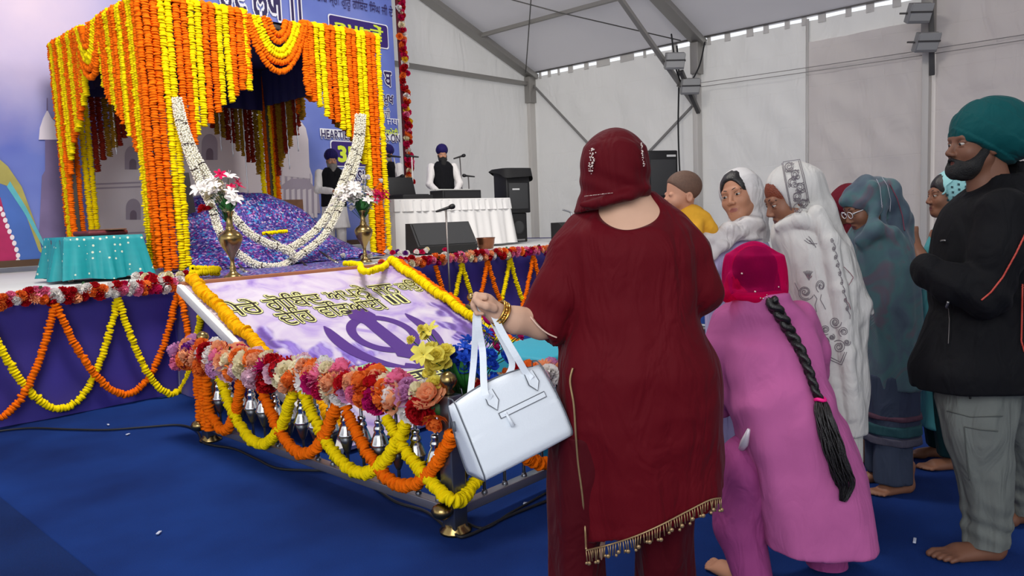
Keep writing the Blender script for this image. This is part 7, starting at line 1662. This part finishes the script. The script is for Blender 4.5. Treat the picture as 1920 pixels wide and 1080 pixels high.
stitched(fg, tv, [[(1808, 800), (1812, 850), (1818, 900)], [(1808, 800), (1840, 806), (1872, 808)], [(1775, 770), (1820, 782), (1880, 780)]], .0022, mat('seam_dark', (76, 80, 76), .8), trs, 'pocket_seam', 2.2, .0006); stitched(fg, tv, [[(1819, 722), (1820, 735), (1819, 748)]], .004, mat('cord_black', (24, 26, 26), .6), trs, 'drawcord', 2.2, .003)

# ================================================================== MUSICIANS ON THE STAGE
M_VEST = cloth('black_waistcoat', (20, 20, 24), .8, .1); M_KURTA = cloth('white_kurta', (226, 222, 220), .85, .1); M_TURN = cloth('turban_navy', (34, 26, 84), .7, .3)
M_GREYB = mat('beard_grey', (126, 122, 118), .85, bump=.6, bscale=200, var=.35, vscale=60)
def musician(label, px, ytop, yb, yworld, yaw, beard, beardlen, pose, skinm=SK_MID):
    d = cam_ray(px, yb); t = yworld/d.y; D = (d.x*math.cos(YAW)+d.y*math.sin(YAW))*t; top = at(px, ytop, D); x0 = top[0]; H_ = top[2]-SZ
    fg = Figure(label, x0, D); fg.o.location.z = SZ; fg.b[2] = SZ; z = lambda k: SZ+H_*k
    R2 = np.array(Matrix.Rotation(math.radians(yaw), 3, 'Z')); W_ = lambda u, v, k: np.array((x0, D, 0))+R2 @ np.array((u, v, 0))+np.array((0, 0, z(k)))
    hc = W_(0, .01, .905)
    f = Field((x0-.4, D-.4, SZ-.005), (x0+.4, D+.4, z(.9)), .014)
    f.loft([(z(.45), x0, D, .13, .11), (z(.6), x0, D, .13, .11), (z(.78), x0, D, .17, .11), (z(.83), x0, D, .08, .07)], .03, twist=math.radians(yaw)); f.cap(W_(0, 0, .82), hc-np.array((0, 0, .05)), .055, .05, .03)
    hands = pose
    for s in (-1, 1):
        e, w = hands[s]; f.chain([W_(s*.19, 0, .78), W_(*e), W_(*w)], [.05, .04, .028], .02); wv, ev = W_(*w), W_(*e); dr = (wv-ev)/np.linalg.norm(wv-ev); f.ell(wv+dr*.05, (.036, .036, .03), .02)
        for q in range(4): o_ = R2 @ np.array(((q-1.5)*.019, 0, 0)); finger(f, [wv+dr*.07+o_, wv+dr*.11+o_, wv+dr*.13+o_-np.array((0, 0, .025))], .010, .006)
        f.cap(W_(s*.09, 0, .06), W_(s*.08, 0, .5), .05, .08, .02); a = math.radians(yaw)+PI/2; foot_field(f, tuple(W_(s*.09, -.06, 0)), a, .25, s)
    body, T = add_head(fg, hc, yaw, -4, 0, skinm, LIP_D, .98, .006, male=True, body=[f.mesh_arrays()])
    Rh = rotm(math.radians(yaw), math.radians(-4)); Rn = np.array(Rh)
    f = Field(hc-np.array((.2, .2, .36)), hc+np.array((.2, .2, .04)), .008); L = beardlen
    f.ell(hc+Rn @ np.array((0, .05, -.085)), (.06, .055, .05), .02, Rh); f.chain([hc+Rn @ np.array((0, .075, -.10)), hc+Rn @ np.array((0, .085, -.10-L*.6)), hc+Rn @ np.array((0, .08, -.10-L))], [.05, .05, .025], .03)
    for s in (-1, 1): f.cap(hc+Rn @ np.array((s*.068, .01, -.02)), hc+Rn @ np.array((s*.05, .05, -.09)), .015, .03, .02); f.cap(hc+Rn @ np.array((s*.005, .104, -.056)), hc+Rn @ np.array((s*.035, .088, -.07)), .009, .008, .01)
    fg.field('beard', f, beard, creases(.004, 30, 6, (1, 1, .4)))
    f = Field(hc-np.array((.2, .2, .06)), hc+np.array((.2, .2, .22)), .008); f.ell(hc+Rn @ np.array((0, -.02, .075)), (.108, .128, .092), .03, Rh); f.ell(hc+Rn @ np.array((0, -.01, .11)), (.085, .098, .082), .04, Rh); f.cap(hc+Rn @ np.array((-.12, .085, -.028)), hc+Rn @ np.array((.12, .085, -.028)), .055, None, .01, True)
    fg.field('turban', f, M_TURN, lambda V: .005*np.minimum((((V[:, 2]+np.abs((V-hc) @ Rn[:, 0])*.8)*45) % 1), .8)-.003)
    f = Field((x0-.42, D-.42, z(.18)), (x0+.42, D+.42, z(.86)), .012); f.loft([(z(.24), x0, D, .23, .18), (z(.45), x0, D, .19, .15), (z(.6), x0, D, .175, .14), (z(.77), x0, D, .20, .135), (z(.835), x0, D, .09, .085)], .03, folds=(9, .05, .0, 0), twist=math.radians(yaw))
    for s in (-1, 1): e, w = hands[s]; f.chain([W_(s*.20, 0, .785), W_(*e), W_(*w)], [.068, .060, .046], .03)
    fg.field('kurta', f, M_KURTA, creases(.006, 9, 3, (1, 1, .3)))
    f = Field((x0-.36, D-.34, z(.42)), (x0+.36, D+.34, z(.86)), .011); f.loft([(z(.455), x0, D, .205, .168), (z(.6), x0, D, .192, .158), (z(.77), x0, D, .205, .150), (z(.838), x0, D, .105, .098)], .02, twist=math.radians(yaw))
    for s in (-1, 1): f.ell(W_(s*.225, 0, .74), (.07, .09, .13), .02, cut=True)
    f.cap(W_(0, .20, .46), W_(0, .2, .62), .03, .022, .01, True)
    fg.field('waistcoat', f, M_VEST, creases(.004, 9, 5, (1, 1, .4)))
    f = Field((x0-.3, D-.3, z(.02)), (x0+.3, D+.3, z(.5)), .013)
    for s in (-1, 1): a_ = W_(s*.095, 0, .04); b_ = W_(s*.085, 0, .45); f.loft([(a_[2], a_[0], a_[1], .065, .065), (b_[2], b_[0], b_[1], .1, .1)], .03, folds=(6, .06, .02, 0))
    fg.field('pyjama', f, M_KURTA); return fg
musician('grey bearded musician in a navy turban standing left of the right canopy post', 620, 283, 470, 10.3, 205, M_GREYB, .16, {-1: ((-.25, .06, .62), (-.10, .26, .58)), 1: ((.25, .06, .62), (.08, .28, .60))})
musician('grey bearded musician half hidden behind the right canopy post and its flowers', 726, 272, 458, 10.3, 160, M_GREYB, .17, {-1: ((-.25, .08, .62), (-.06, .30, .66)), 1: ((.25, .08, .62), (.10, .30, .64))})
musician('singer in a navy turban with a black beard standing at the keyboard', 828, 272, 455, 9.98, 195, M_BEARD, .13, {-1: ((-.27, .10, .61), (-.14, .36, .52)), 1: ((.27, .12, .61), (.16, .38, .52))})
